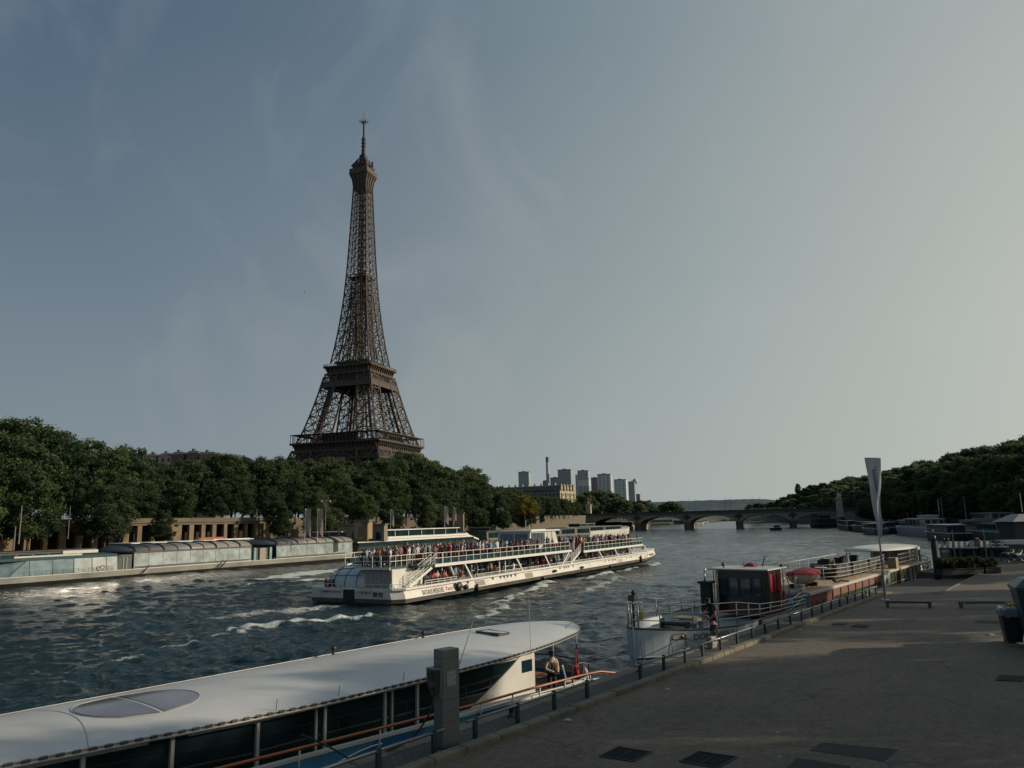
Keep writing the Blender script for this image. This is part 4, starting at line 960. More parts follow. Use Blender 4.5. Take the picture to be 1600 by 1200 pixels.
# stern windows + stern transom details
mb = MB()
for k in range(2): mb.add([(-.035, 3.0-k*.62, .68), (-.035, 2.5-k*.62, .68), (-.035+.0, 2.5-k*.62, 1.1), (-.035, 3.0-k*.62, 1.1)], [(0, 1, 2, 3)])
mb.box(-.04, .2, 1.55, 3.15, .62, 1.14) if False else None
mb.build('stern_window', DGLASS, cb)
mb = MB(); mb.box(-.04, .02, 5.15, 6.45, -.05, 1.3); mb.build('stern_gate', mat('dark_recess', (.015, .016, .017), .7), cb)
mb = MB()
for y in (4.4, 3.9, 3.4, 7.0, 7.6, 8.2, 8.8): mb.add([(-.012, y, 1.2), (-.18, y-.2, 1.22), (-.012, y-.05, .80)], [(0, 1, 2), (2, 1, 0)])
mb.box(-.25, -.02, 3.1, 4.95, 1.18, 1.42); mb.box(-.25, -.02, 6.7, 9.2, 1.18, 1.42)
mb.build('stern_step', WHITE, cb)
# lettering on the starboard side
INKB = mat('hull_lettering_black', (.025, .025, .028), .6); INKR = mat('hull_lettering_red', (.38, .03, .03), .6)
tl = math.atan2(.27, .72)
o = text_obj('lettering', 'BATEAUX-MOUCHES', .66, INKB, cb, (3.6, onside(0, .62)-.03, .60), (R(90)-tl, 0, 0), .004, sx=.58)
o = text_obj('lettering', 'Paris', .62, INKR, cb, (7.55, onside(0, .66)-.03, .66), (R(90)-tl, 0, 0), .004, sx=1.0)
o = text_obj('lettering', 'BATEAUX-MOUCHES', .46, INKB, cb, (42.2, onside(0, .68)-.03, .68), (R(90)-tl, 0, 0), .004, sx=.72)
o = text_obj('lettering', 'Paris', .46, INKR, cb, (46.2, onside(0, .68)-.03, .68), (R(90)-tl, 0, 0), .004, sx=1.0)
# lower deck: inner glazed wall, seats, posts
mb = MB(); mb.box(12, 63, 2.6, 2.66, 1.3, 3.0); mb.box(12, 63, CW-2.66, CW-2.6, 1.3, 3.0); mb.build('saloon_glazing', glass('saloon_glass', (.02, .04, .04), .05, .55), cb)
mb = MB()
x = 12
while x < 63.5:
    for y in (2.55, CW-2.55): mb.bar((x, y, 1.3), (x, y, 3.05), .10)
    x += 2.55
for y in (2.55, CW-2.55): mb.bar((12, y, 1.95), (63, y, 1.95), .06); mb.bar((12, y, 1.4), (63, y, 1.4), .16)
mb.build('saloon_frame', WHITE2, cb)
UZ1, UZ2 = 3.30, 3.0
mb = MB(); mb.box(.0, 2.9, 1.15, 5.1, UZ1-.16, UZ1); mb.box(2.91, 6.9, .15, 5.1, UZ1-.16, UZ1); mb.box(6.91, 37.2, .15, CW-.15, UZ1-.16, UZ1); mb.build('upper_deck_aft', DECKM, cb)
mb = MB(); mb.box(41.3, 65.6, .15, CW-.15, UZ2-.16, UZ2); mb.build('upper_deck_forward', DECKM, cb)
mb = MB()
for z, x0, x1 in ((UZ1, 5.6, 37.2), (UZ2, 41.3, 65.6)):
    for y in (.04, CW-.04-.1): mb.box(x0, x1, y, y+.1, z-.30, z-.02)
    mb.box(x1, x1+.1, .04, CW-.04, z-.30, z-.02)
mb.box(-.1, -.001, 1.1, 5.1, UZ1-.22, UZ1-.02)
mb.build('deck_edge_beam', WHITE2, cb)
mb = MB()      # side windscreen panels behind the upper rail
for x0, x1, z in ((5.8, 37, UZ1), (41.5, 65.4, UZ2)): mb.box(x0, x1, .30, .33, z+.02, z+.48); mb.box(x0, x1, CW-.33, CW-.30, z+.02, z+.48)
mb.build('rail_panel', glass('rail_panel_green', (.015, .045, .045), .2), cb)
# slanting struts
for x, d, z in ((11.0, 1.5, UZ1), (22.1, 1.6, UZ1), (29.4, 1.6, UZ1), (36.9, -2.6, UZ1), (46.8, 1.7, UZ2), (53.0, 1.6, UZ2), (59.6, 1.6, UZ2), (66.2, 2.2, UZ2)):
    for y in (.18, CW-.18):
        mb = MB(); mb.bar((x, y, z-.2), (x+d, y, 1.45), .17, .10, up=(0, 1, 0)); mb.build('strut', WHITE2, cb)
for x, z in ((8.0, UZ1), (13.6, UZ1), (14.6, UZ1), (19.5, UZ1), (20.8, UZ1), (35.0, UZ1), (43.5, UZ2), (65.0, UZ2), (50.3, UZ2)):
    mb = MB(); mb.bar((x, .9, 1.4), (x, .9, z-.1), .12); mb.build('post', WHITE2, cb)
# rails
def railing(pts, z0s, h, name, post_step=1.45, bars=(1.0, .52), r=.023):
    mb = MB(); pts = [Vector(p) for p in pts]
    for a, b in zip(pts, pts[1:]):
        for f in bars: mb.bar(a+Vector((0, 0, h*f)), b+Vector((0, 0, h*f)), r*2)
        n = max(1, round((b-a).length/post_step))
        for k in range(n+1): q = a.lerp(b, k/n); mb.bar(q, q+Vector((0, 0, h)), r*2.1)
    return mb.build(name, WHITE2, cb)
railing([(5.6, .1, UZ1), (36.8, .1, UZ1)], 0, 1.0, 'upper_rail'); railing([(.0, 5.1, UZ1), (0, 1.15, UZ1), (3.4, 1.15, UZ1)], 0, 1.0, 'upper_rail', .9)
railing([(3.4, 1.15, UZ1), (6.9, 1.15, UZ1), (6.9, .1, UZ1)], 0, 1.0, 'upper_rail')
railing([(5.6, CW-.1, UZ1), (36.8, CW-.1, UZ1)], 0, 1.0, 'upper_rail'); railing([(41.6, .1, UZ2), (65.5, .1, UZ2), (65.5, CW-.1, UZ2), (41.6, CW-.1, UZ2)], 0, 1.0, 'upper_rail')
railing([(4.0, .12, 1.44), (9.5, .12, 1.44)], 0, .42, 'lower_rail', 1.2, (1, .5)); railing([(13, .12, 1.44), (62.8, .12, 1.44)], 0, .36, 'lower_rail', 1.6, (1,))
railing([(1.2, .25, 1.44), (.12, 1.2, 1.44), (.12, 5.0, 1.44)], 0, .34, 'lower_rail', .9, (1,)); railing([(.12, 6.6, 1.44), (.12, 9.2, 1.44)], 0, .34, 'lower_rail', .7, (1,))
railing([(66.5, .5, 1.6), (70.5, 1.3, 1.75), (72.3, 3.0, 1.9), (72.3, 7.2, 1.9), (70.5, 8.9, 1.75)], 0, .4, 'lower_rail', 1.2, (1,))
# stern deckhouse, doors, dome
mb = MB(); mb.box(.25, 3.3, 1.15, 4.2, 1.45, UZ1-.18); mb.build('stern_deckhouse', GREYP, cb)
mb = MB(); mb.box(3.32, 5.0, 1.10, 1.2, 1.45, UZ1-.18); mb.add([(.3, 1.1, 1.45), (3.6, 1.1, 1.45), (5.6, 1.1, 3.05), (.3, 1.1, 3.05)], [(0, 1, 2, 3)]); mb.build('side_wall', WHITE, cb)
for y in (1.35, 2.3, 3.25):
    mb = MB(); mb.box(.20, .245, y, y+.82, 1.5, 2.95); mb.build('door', mat('grey_door', (.27, .26, .255), .5), cb)
    mb = MB(); mb.ball((.17, y+.42, 2.3), .05, n=6, m=4); mb.build('door_handle', mat('small_brown', (.10, .05, .03), .6), cb)
mb = MB(); mb.box(.1, .24, 1.2, 4.2, 3.02, 3.12)
for k in range(12): mb.bar((.12, 1.3+k*.26, 2.98), (.12, 1.3+k*.26, 3.2), .05)
mb.build('door_trim', mat('trim_brown_grey', (.20, .17, .15), .6), cb)
DOMEM = mat('dome_pale_blue', (.42, .48, .51), .3, var=.06, scale=1, coat=.3)
mb = MB(); N = 10; M = 12
for i in range(M+1):
    f = i/M; x = .35+3.6*f*0+0
secs = []
for i in range(M+1):
    y = 4.25+5.4*i/M; f = i/M; taper = math.sqrt(max(0, 1-max(0, (f-.45)/.555)**2.4)); 
    secs.append([(3.4-(3.2*math.cos(a)**.8 if math.cos(a) > 0 else 0)*(.35+.65*taper), y, 1.5+1.86*max(0, math.sin(a))**.8*(.42+.58*taper)) for a in [math.pi/2*k/N for k in range(N+1)]])
mb.loft(secs, cap=False, closed=False); mb.add(secs[-1]+[(3.4, 9.65, 1.5)], [tuple(range(N+2))]); mb.add(secs[0]+[(3.4, 4.25, 1.5)], [tuple(range(N+1, -1, -1))])
mb.build('stern_dome', DOMEM, cb, False)
mb = MB()
for i in (2, 5, 8): mb.tube([Vector(p)+Vector((-.02, 0, .02)) for p in secs[i]], .04, 5)
for k in (3, 6, 8): mb.tube([Vector(s_[k])+Vector((-.02, 0, .02)) for s_ in secs], .03, 5)
mb.build('dome_frame', mat('dome_seam_dark', (.04, .06, .07), .5), cb)
mb = MB(); mb.tube([Vector(p)+Vector((-.04, -.06, .03)) for p in secs[0]], .09, 6); mb.box(.35, .75, 4.05, 4.6, 2.1, 2.6); mb.build('dome_end_frame', mat('frame_cream', (.52, .47, .38), .5), cb)
# stairs
def stair(x0, z0, x1, z1, y0, y1, name='stair'):
    t = bpy.data.objects.new(name, None); COL.objects.link(t); t.parent = cb
    mb = MB(); n = 9
    for k in range(n): f = (k+.5)/n; x = x0+(x1-x0)*f; z = z0+(z1-z0)*f; mb.box(x-.14, x+.14, y0+.05, y1-.05, z-.02, z+.02)
    for y in (y0, y1): mb.bar((x0, y, z0), (x1, y, z1), .06, .26)
    mb.build('flight', WHITE2, t)
    mb = MB()
    for y in (y0, y1):
        for h_ in (.35, .62, .9): mb.bar((x0, y, z0+h_), (x1, y, z1+h_), .05)
        for k in range(5): f = k/4; q = (x0+(x1-x0)*f, y, z0+(z1-z0)*f); mb.bar(q, (q[0], q[1], q[2]+.9), .05)
    mb.build('handrail', WHITE2, t); return t
stair(1.9, 1.5, 6.3, UZ1, .35, 1.0); stair(38.0, 1.5, 41.4, UZ2, .5, 1.5); stair(40.0, 1.5, 37.0, UZ1, 3, 4)
mb = MB(); mb.tube([(7.0, .6, 3.1), (9.0, .6, 2.9), (10.0, .6, 1.5)], .12, 8); mb.build('curved_post', WHITE2, cb, True)
mb = MB(); mb.box(37.3, 41.2, 4.2, 6.0, 1.4, 3.0); mb.build('stair_bulkhead', HULLB, cb)
# seats
for z, xs in ((UZ1, [7+k*1.5 for k in range(14)]+[29.6, 34.6, 36]), (UZ2, [43+k*1.5 for k in range(15)])):
    for y0, y1 in ((1.35, 4.3), (5.9, 8.8)):
        mb = MB()
        for x in xs:
            if 28 < x < 38 and y1 > 4 and z == UZ1 and y0 > 5: continue
            mb.box(x-.22, x+.22, y0, y1, z+.36, z+.44); mb.box(x-.28, x-.22, y0, y1, z+.44, z+.86); mb.box(x-.05, x+.05, y0+.1, y0+.2, z, z+.38); mb.box(x-.05, x+.05, y1-.2, y1-.1, z, z+.38)
        mb.box(xs[0], xs[-1], y0+.12, y0+.18, z+.001, z+.04); mb.build('upper_seating', ORANGE, cb)
mb = MB()
for x in [6+k*1.2 for k in range(6)]: mb.box(x-.22, x+.22, .9, 2.3, 1.30+.4, 1.30+.46); mb.box(x-.28, x-.22, .9, 2.3, 1.76, 2.15)
mb.build('lower_seating', mat('salmon_seats', (.40, .16, .10), .6), cb)
# wheelhouse
wh = bpy.data.objects.new('wheelhouse', None); COL.objects.link(wh); wh.parent = cb; wh.location = (30.2, 2.6, UZ1)
mb = MB(); mb.loft([[(x, y, z) for x, y in ((x0, 0), (x1, 0), (x1, 4.6), (x0, 4.6))] for x0, x1, z in ((0, 8.0, 0), (.1, 8.3, 1.0), (.3, 7.6, 2.45))]); mb.build('cabin', WHITE, wh)
mb = MB(); mb.box(.0, 8.5, -.25, 4.85, 2.46, 2.62); mb.box(2, 6, .6, 3.9, 2.62, 2.72); mb.build('roof', WHITE2, wh)
for x0, x1 in ((.55, 1.9), (2.0, 3.0), (3.1, 4.4)):
    mb = MB(); mb.box(x0, x1, -.03, .0-.002, .75, 2.3); mb.build('window', glass('wheelhouse_glass', (.07, .11, .14), .08), wh)
for y0, y1 in ((.3, 2.2), (2.4, 4.3)):
    mb = MB(); mb.add([(.03, y0, .8), (.24, y0, 2.2), (.24, y1, 2.2), (.03, y1, .8)], [(0, 1, 2, 3)]); mb.build('window', MATS['wheelhouse_glass'], wh)
mb = MB(); mb.add([(8.31, .3, 1.1), (8.31, 4.3, 1.1), (7.66, 4.3, 2.3), (7.66, .3, 2.3)], [(0, 1, 2, 3)]); mb.build('window', MATS['wheelhouse_glass'], wh)
for x in (5.2, 6.6): 
    mb = MB(); mb.bar((x, -.04, .1), (x-.1, -.02, 2.4), .06); mb.build('seam', GREYP, wh)
mb = MB(); mb.tube([(3, 2, 2.7), (3, 2, 3.9)], .03, 5); mb.tube([(5, 2.5, 2.7), (5, 2.5, 3.3)], .03, 5); mb.build('mast', WHITE2, wh)
# small canopy for life rafts amidships
# passengers
g1 = 'passengers on the upper deck of the cruise boat'; g2 = 'passengers on the lower deck of the cruise boat'
def crowd(x0, x1, n, y0, y1, z, where, grp, poses, face=None, avoid=None):
    placed = []; tries = 0
    while len(placed) < n and tries < 9000:
        tries += 1; x = RP.uniform(x0, x1); y = y0+(y1-y0)*RP.random()**1.25
        if avoid and avoid(x, y): continue
        if all((x-a)**2+(y-b)**2 > .45**2 for a, b in placed):
            placed.append((x, y))
    for x, y in placed:
        loc = 'beside the wheelhouse' if 27 < x < 39.5 else 'near the stern' if x < 7 else 'aft of the wheelhouse' if x < 27 else 'near the bow' if x > 58 else 'forward of the stair'
        rz = CF.rz+(face if face is not None else RP.choice([-1.57, -1.2, 1.57, 0, 3.1, -.6]))+RP.uniform(-.5, .5)
        person(CF.p(x, y, z), rz, RP.choice(poses), f'{where} {loc}', grp)
inWH = lambda x, y: 29.8 < x < 38.8 and y > 2.3
up = ['stand', 'photo', 'fold', 'stand', 'photo', 'wave', 'stand']
crowd(.4, 6.5, 20, 1.5, 4.8, UZ1, 'on the upper deck', g1, up)
crowd(7.0, 29.4, 112, .5, 8.6, UZ1, 'on the upper deck', g1, up)
crowd(30, 36.8, 7, .5, 2.1, UZ1, 'on the upper deck', g1, up, avoid=inWH)
crowd(42, 65.2, 90, .5, 8.6, UZ2, 'on the upper deck', g1, up)
crowd(38.9, 41.0, 4, .5, 4, 2.6, 'on the stair', g1, ['walk', 'stand'])
crowd(4.5, 11, 10, .45, .9, 1.30, 'on the lower deck', g2, ['sit', 'sit', 'stand'], -1.57)
crowd(12, 36, 27, .5, 2.3, 1.25, 'on the lower deck', g2, ['stand', 'sit', 'stand', 'fold'])
crowd(43, 64, 18, .5, 2.3, 1.25, 'on the lower deck', g2, ['stand', 'sit', 'stand'])
crowd(66, 71.5, 11, 1.6, 8, 1.25, 'on the open lower deck', g2, ['sit', 'lean', 'stand'])
crowd(.3, 1.0, 4, 7.3, 9.2, 1.0, 'low behind the dome', g2, ['sit', 'sit'])
for u, v, lb in ((0, 0, ''),): pass
# ------------------------------------------------------------------ foreground boat with the white roof
_o = QF.p(8.8, 4.8); FB = Frame((_o.x, _o.y), 39.9)
fb = fthing('tour_boat', 'low foreground boat with a long smooth white roof, orange rail and blue hull', 'tour boat', FB, 0, 0)
ROOFM = mat('white_roof_gelcoat', (.56, .56, .55), .42, var=.07, scale=.35, grime=(.40, .39, .37, .7), coat=.1)
edge_n = [(-26, 1.2), (-22, .75), (-16.4, .3), (-13, -.2), (-11.2, -.4), (-9.5, -.55), (-5.6, -.5), (-2.2, -.3), (0, 0), (1.9, .4), (4.3, 1.1), (5.7, 2.0), (6.45, 2.9)]
edge_f = [(-26, 4.6), (-22, 4.8), (-16.4, 5.0), (-13, 5.1), (-11.2, 5.15), (-9.5, 5.2), (-5.6, 5.3), (-2.2, 5.4), (0, 5.45), (1.9, 5.4), (4.3, 5.15), (5.7, 4.6), (6.45, 3.9)]
# resample along x
xs = [-26+k*.5 for k in range(65)]+[6.2, 6.4, 6.45]
def ip(T, x): return interp(T, x)
def roofz(x, y):
    a, b = ip(edge_n, x), ip(edge_f, x); t = (y-a)/(b-a)*2-1; f = min(1, max(0, (6.9-x)/3.0))
    return 2.70+.26*(1-abs(t)**2.2)*f+.02
mb = MB(); NY = 16; V = []
for x in xs:
    a, b = ip(edge_n, x), ip(edge_f, x)
    V.append([(x, a+(b-a)*k/NY, roofz(x, a+(b-a)*k/NY)) for k in range(NY+1)])
mb.loft(V, cap=False, closed=False)
under = [[(x, ip(edge_n, x), 2.62), (x, ip(edge_f, x), 2.62)] for x in xs]
mb.loft([[s_[0], u_[0]] for s_, u_ in zip(V, under)], cap=False, closed=False); mb.loft([[u_[1], s_[-1]] for s_, u_ in zip(V, under)], cap=False, closed=False)
mb.loft(under, cap=False, closed=False); mb.add(V[-1]+[under[-1][1], under[-1][0]], [tuple(range(NY+3))])
rf = mb.build('roof', ROOFM, fb, True); rf.data.set_sharp_from_angle(angle=R(35)) if hasattr(rf.data, 'set_sharp_from_angle') else None
m = mat('roof_edge_gutter', (.40, .39, .36), .4, .2)
mb = MB(); path = [(x, ip(edge_n, x)-.03, 2.66) for x in xs]+[(x, ip(edge_f, x)+.03, 2.66) for x in reversed(xs)]
mb.tube(path, .035, 6); mb.tube([(p[0], p[1]+(.0), 2.735) for p in path], .016, 5); mb.build('gutter', m, fb, True)
mb = MB()
x = -20.0
while x < 5.5: 
    y = ip(edge_n, x)-.05; mb.box(x, x+.15, y-.03, y+.06, 2.69, 2.745); x += .30
mb.build('gutter_clip', mat('clip_dark', (.06, .055, .05), .6), fb)['kind'] = 'stuff'
# roof seam, skylight, hatch
mb = MB(); mb.tube([(-14.9+.5*math.sin(k/14*math.pi), ip(edge_n, -14.5)+.05+(ip(edge_f, -14.5)-ip(edge_n, -14.5)-.2)*k/14, roofz(-14.7, ip(edge_n, -14.5)+.05+(4.9)*k/14)+.002) for k in range(15)], .008, 4); mb.build('roof_seam', GREYP, fb)
def disc_on_roof(cx, cy, r, half, gap=.05):
    vs = []; n = 24
    for k in range(n+1):
        a = -math.pi/2+math.pi*k/n; x = cx+half*(gap+r*math.cos(a)); y = cy+r*math.sin(a); vs.append((x, y))
    rows = []; M = 10
    for j in range(M+1):
        yy = cy-r+2*r*j/M; w_ = math.sqrt(max(0, r*r-(yy-cy)**2)); rows.append([(cx+half*(gap+w_*i/8), yy, roofz(cx+half*(gap+w_*i/8), yy)+.012) for i in range(9)])
    return rows
SKY = glass('skylight_glass', (.16, .15, .17), .12)
for hf in (-1, 1):
    mb = MB(); rows = disc_on_roof(-12.85, 2.42, 1.35, hf); mb.loft(rows, cap=False, closed=False); o = mb.build('skylight', SKY, fb, True)
    if o.data.polygons[40].normal.z < 0: o.data.flip_normals()
mb = MB(); pts = [(-12.85+1.45*math.cos(a*math.pi/24), 2.42+1.42*math.sin(a*math.pi/24), 0) for a in range(48)]; mb.tube([(p[0], p[1], roofz(p[0], p[1])+.004) for p in pts], .012, 4, closed=True); mb.build('skylight_rim', m, fb)
mb = MB(); z = roofz(.9, 2.5)+.01; c = [(.84, 3.3), (1.24, 2.98), (1.05, 1.95), (.31, 1.93)]
c = [(.30, 1.95), (.95, 1.95), (1.15, 3.15), (.55, 3.3)]
mb.add([(x, y, z+.02) for x, y in c], [(0, 1, 2, 3)])
for i in range(4): mb.bar((*c[i], z+.02), (*c[(i+1) % 4], z+.02), .05, .07)
mb.build('roof_hatch', mat('hatch_dark', (.03, .03, .032), .5), fb)
mb = MB(); mb.box(.62, .98, 2.0, 3.1, z+.03, z+.05); mb.build('hatch_panel', ROOFM, fb)
# small fittings on the roof
for x, y, h_ in ((-5.0, 4.9, .26), (-.4, 5.25, .24)):
    mb = MB(); z = roofz(x, y); mb.lathe((x, y, z), [(0, 0), (.10, 0), (.05, .03), (.04, h_-.12), (.09, h_-.1), (.09, h_), (0, h_+.02)], 10); mb.build('roof_lamp', mat('lamp_dark', (.02, .02, .022), .5), fb, True)
for x in (-10.7, -8.8, -6.5): mb = MB(); mb.tube([(x, -.35, 2.7), (x+.02, -.37, 3.0)], .009, 5); mb.build('rod', MATS['lamp_dark'], fb)
mb = MB(); mb.tube([(-4.2, -.33, 2.72), (-3.2, -.1, 4.15)], [.018, .006], 5); mb.tube([(-4.25, -.35, 2.68), (-4.05, -.28, 2.95)], .03, 6); mb.build('whip_antenna', GREYP, fb)
mb = MB(); mb.tube([(-.12, .05, 2.72), (-.10, .1, 4.75)], [.014, .004], 5); mb.tube([(-.3, -.1, 2.66), (.1, .02, 2.66)], .04, 6); mb.build('whip_antenna', GREYP, fb)
# cabin side: windows, pillars, sills
FW = mat('cabin_frame_white', (.44, .43, .40), .5, var=.06); GL = glass('cabin_glass', (.010, .022, .026), .045)
px = [-25, -23, -21, -18.8, -16.9, -14.9, -13.1, -11.05, -9.05, -7.0, -5.75]
def wy(x): return max(-.12, ip(edge_n, x)+.25) if x < -3 else .05
for a, b in zip(px, px[1:]+[-.1]):
    mb = MB(); mb.add([(a, wy(a)+.03, 1.36), (b, wy(b)+.03, 1.36), (b, wy(b)+.03, 2.60), (a, wy(a)+.03, 2.60)], [(0, 1, 2, 3)]); mb.build('window', GL, fb)
for i, a in enumerate(px):
    mb = MB(); w_ = .10 if i != 8 else .07; mb.bar((a, wy(a), 1.34), (a, wy(a), 2.60), w_, .08); 
    if i in (8, 9): mb.bar((a-.28 if i == 8 else a+.28, wy(a), 1.34), (a-.28 if i == 8 else a+.28, wy(a), 2.60), .06, .06)
    mb.build('pillar', FW, fb)
mb = MB(); mb.loft([[(x, wy(x)-.03, 2.50), (x, wy(x)-.03, 2.62), (x, wy(x)+.05, 2.62), (x, wy(x)+.05, 2.50)] for x in (-25, -16, -11, -9, -5.75, -3, 0)]); mb.build('head_beam', FW, fb)
mb = MB(); mb.loft([[(x, wy(x)-.04, 1.28), (x, wy(x)-.04, 1.36), (x, wy(x)+.05, 1.36), (x, wy(x)+.05, 1.28)] for x in (-25, -16, -11, -9, -5.75, -3, 0)]); mb.build('sill', FW, fb)
# interior: floor, seat rows seen dimly, far wall
mb = MB(); mb.box(-25, 0, .3, 5.0, .5, .55); mb.build('cabin_floor', mat('cabin_floor_dark', (.03, .03, .03), .7), fb)
mb = MB(); mb.box(-25, -.1, 5.05, 5.09, .6, 2.6); mb.build('far_window', GL, fb)
mb = MB(); poly = [(0, 1.0), (0, 2.60), (-.8, 2.58)]+[(-.8-2.5*(k/8)**.8, 2.58-1.2*(k/8)**.72) for k in range(1, 9)]+[(-3.4, 1.0)]
mb.prismy(poly, -.02, .10); mb.build('side_panel', WHITE, fb)
mb = MB(); mb.box(-.72, -.16, -.035, -.021, 2.02, 2.42); mb.build('panel_window', glass('blue_sign_glass', (.008, .022, .035), .2, spec=.3), fb)
mb = MB(); mb.add([(0.0, .1, .7), (0, 5.3, .7), (0, 5.3, 2.6), (0, .1, 2.6)], [(0, 1, 2, 3)]); mb.build('aft_bulkhead', GL, fb)
# hull
def hullpt(z, ins):
    a = [(-26, .8+ins), (-20, -.35+ins), (-14, -.62+ins), (-9, -.78+ins), (-3, -.85+ins), (1, -.70+ins), (3.2, -.15+ins), (4.6, 1.0+ins*.7), (5.0, 2.9)]
    b = [(4.6, 4.8-ins*.7), (3.2, 5.9-ins), (1, 6.2-ins), (-9, 6.3-ins), (-20, 6.1-ins), (-26, 5.0-ins)]
    return [(x, y, z) for x, y in a+b]
BLUE = mat('hull_sky_blue', (.07, .27, .47), .4, var=.2, scale=.35, grime=(.03, .09, .15, .6)); BLUE_D = mat('hull_deep_blue', (.03, .13, .27), .4, var=.15)
def zr(x): return interp([(-26, 1.74), (-11, 1.64), (-7, 1.60), (-4, 1.54), (-1.5, 1.43), (5, 1.28)], x)
def hrim(dz, ins): return [(x, y, zr(x)+dz) for x, y, z in hullpt(0, ins)]
mb = MB(); mb.loft([hullpt(-.6, .6), hullpt(.0, .25), hullpt(.6, .03), hrim(-.08, 0)], cap=False); mb.build('hull', BLUE, fb)
mb = MB(); mb.loft([hrim(-.08, -.03), hrim(0, -.03), hrim(0, .12), hrim(-.3, .12)], cap=False); mb.build('rim', WHITE2, fb)
for a, b, c, d in ((-13.5, -12.2, -11, -12.4), (-8.6, -7.0, -6.0, -7.9), (-4.5, -3.4, -2.6, -3.9)):
    mb = MB(); mb.add([(a, ip([(p[0], p[1]) for p in hullpt(0, 0)[:8]], a)-.012, .5), (b, ip([(p[0], p[1]) for p in hullpt(0, 0)[:8]], b)-.012, .5), (c, ip([(p[0], p[1]) for p in hullpt(0, 0)[:8]], c)-.012, zr(c)-.1), (d, ip([(p[0], p[1]) for p in hullpt(0, 0)[:8]], d)-.012, zr(d)-.1)], [(0, 1, 2, 3)]); mb.build('hull_stripe', BLUE_D, fb)
mb = MB(); sw = [(-8.5+1.0*math.cos(a/10), 1.18+.16*math.sin(a/10)+.13*math.cos(a/10)) for a in range(6, 58)]
mb.tube([(x, ip([(p[0], p[1]) for p in hullpt(0, 0)[:8]], x)-.02, z) for x, z in sw], .022, 5); mb.build('swirl_emblem', WHITE2, fb, True)
mb = MB(); dk = [(-26, 1.0), (-14, -.5), (-3, -.7), (1, -.55), (3, .0), (4.4, 1.2), (4.8, 2.9), (4.4, 4.6), (3, 5.7), (1, 6.0), (-14, 6.1), (-26, 4.9)]; mb.prism(dk, .62, .70); mb.build('deck', mat('grey_deck', (.16, .16, .155), .7), fb)
mb = MB(); mb.prism([(-26, .9), (-14, -.5), (-3, -.7), (0, -.6), (0, .02), (-3, .02), (-9, -.3), (-14, -.1), (-26, 1.1)], .70, 1.12); mb.build('side_deck', GREYP, fb)
# orange rail with stanchions
rp = [(-26, .4, 2.02), (-20, -.62, 1.99), (-14, -.86, 1.95), (-9, -1.0, 1.87), (-4, -1.02, 1.76), (-1.4, -1.0, 1.75), (.4, -1.12, 1.76), (1.3, -1.3, 1.80), (2.0, -1.45, 1.80), (2.7, -1.6, 1.66), (3.2, -1.62, 1.45)]
mb = MB(); mb.tube(rp, .040, 8); mb.build('orange_rail', mat('orange_rail_paint', (.38, .10, .03), .4, var=.25, scale=1), fb, True)
mb = MB(); mb.tube([(x, y+.05, z-.22) for x, y, z in rp if x > -6 and x < 1.4]+[(2.2, -1.3, 1.52), (3.0, -1.35, 1.50)], .018, 6)
for x in (-18, -15.5, -13, -10.4, -7.9, -5.3, -3.9, -2.4, -1.0, .3, 1.4): mb.bar((x, ip([(p[0], p[1]) for p in rp], x)+.04, 1.25), (x, ip([(p[0], p[1]) for p in rp], x), ip([(p[0], p[2]) for p in rp], x)), .035)
mb.build('rail_stanchions', WHITE2, fb, True)
mb = MB(); mb.tube([(1.6, 5.7, 1.6), (3.2, 5.2, 1.62), (4.3, 4.0, 1.62), (4.7, 2.9, 1.62), (4.5, 1.4, 1.6), (3.7, .5, 1.5)], .03, 6)
for x, y in ((1.6, 5.7), (3.2, 5.2), (4.3, 4.0), (4.7, 2.9), (4.5, 1.4), (3.7, .5)): mb.bar((x, y, .7), (x, y, 1.6), .035)
mb.build('stern_rail', mat('wine_red_rail', (.16, .05, .05), .5), fb, True)
mb = MB(); mb.tube([(1.5, -.55, 1.3), (1.5, -.55, 1.95), (2.0, -.6, 2.02), (2.5, -.6, 1.9), (2.5, -.6, 1.3)], .035, 6); mb.build('mooring_hoop', mat('dark_red_hoop', (.10, .02, .03), .5), fb, True)
for x, y in ((2.6, 3.2), (2.3, .9)): mb = MB(); mb.tube([(x, y, .7), (x, y, 2.62)], .028, 6); mb.build('roof_post', WHITE2, fb)
# stern furniture (lies on the deck: things of their own)
p = FB.p(1.75, 1.45, .7); t = thing('stern_table', 'rounded orange wooden table on the stern deck of the white roofed boat', 'table', p, FB.rz)
mb = MB(); mb.lathe((0, 0, .68), [(0, 0), (.52, 0), (.56, .03), (.52, .06), (0, .06)], 20); mb.build('table_top', mat('orange_wood', (.38, .15, .05), .45, var=.3, scale=2), t)
mb = MB(); mb.tube([(0, 0, 0), (0, 0, .68)], .06, 8); mb.lathe((0, 0, 0), [(0, 0), (.25, 0), (.25, .03), (0, .05)], 12); mb.build('pedestal', MATS['lamp_dark'], t)
p = FB.p(.95, .1, .7); o = MB().box(-.35, .35, -.15, .15, 0, .42).box(-.37, .37, -.17, .17, .421, .46).build('deck_box', mat('yellow_plastic', (.42, .26, .02), .5)); o.location = p; o.rotation_euler = (0, 0, FB.rz); tag(o, 'yellow plastic box on the stern deck below the orange table', 'box')
p = FB.p(2.7, .35, .7); t = thing('deck_chair', 'white wire chair at the stern of the white roofed boat', 'chair', p, FB.rz+.6)
mb = MB()
for k in range(6): a = -.25+k*.1; mb.tube([(a, .2, .45), (a*1.2, .28, .75), (a*1.5, .33, .98)], .014, 5)
mb.tube([(-.38, .33, .95), (0, .36, 1.02), (.38, .33, .95)], .016, 5); mb.build('backrest', WHITE2, t)
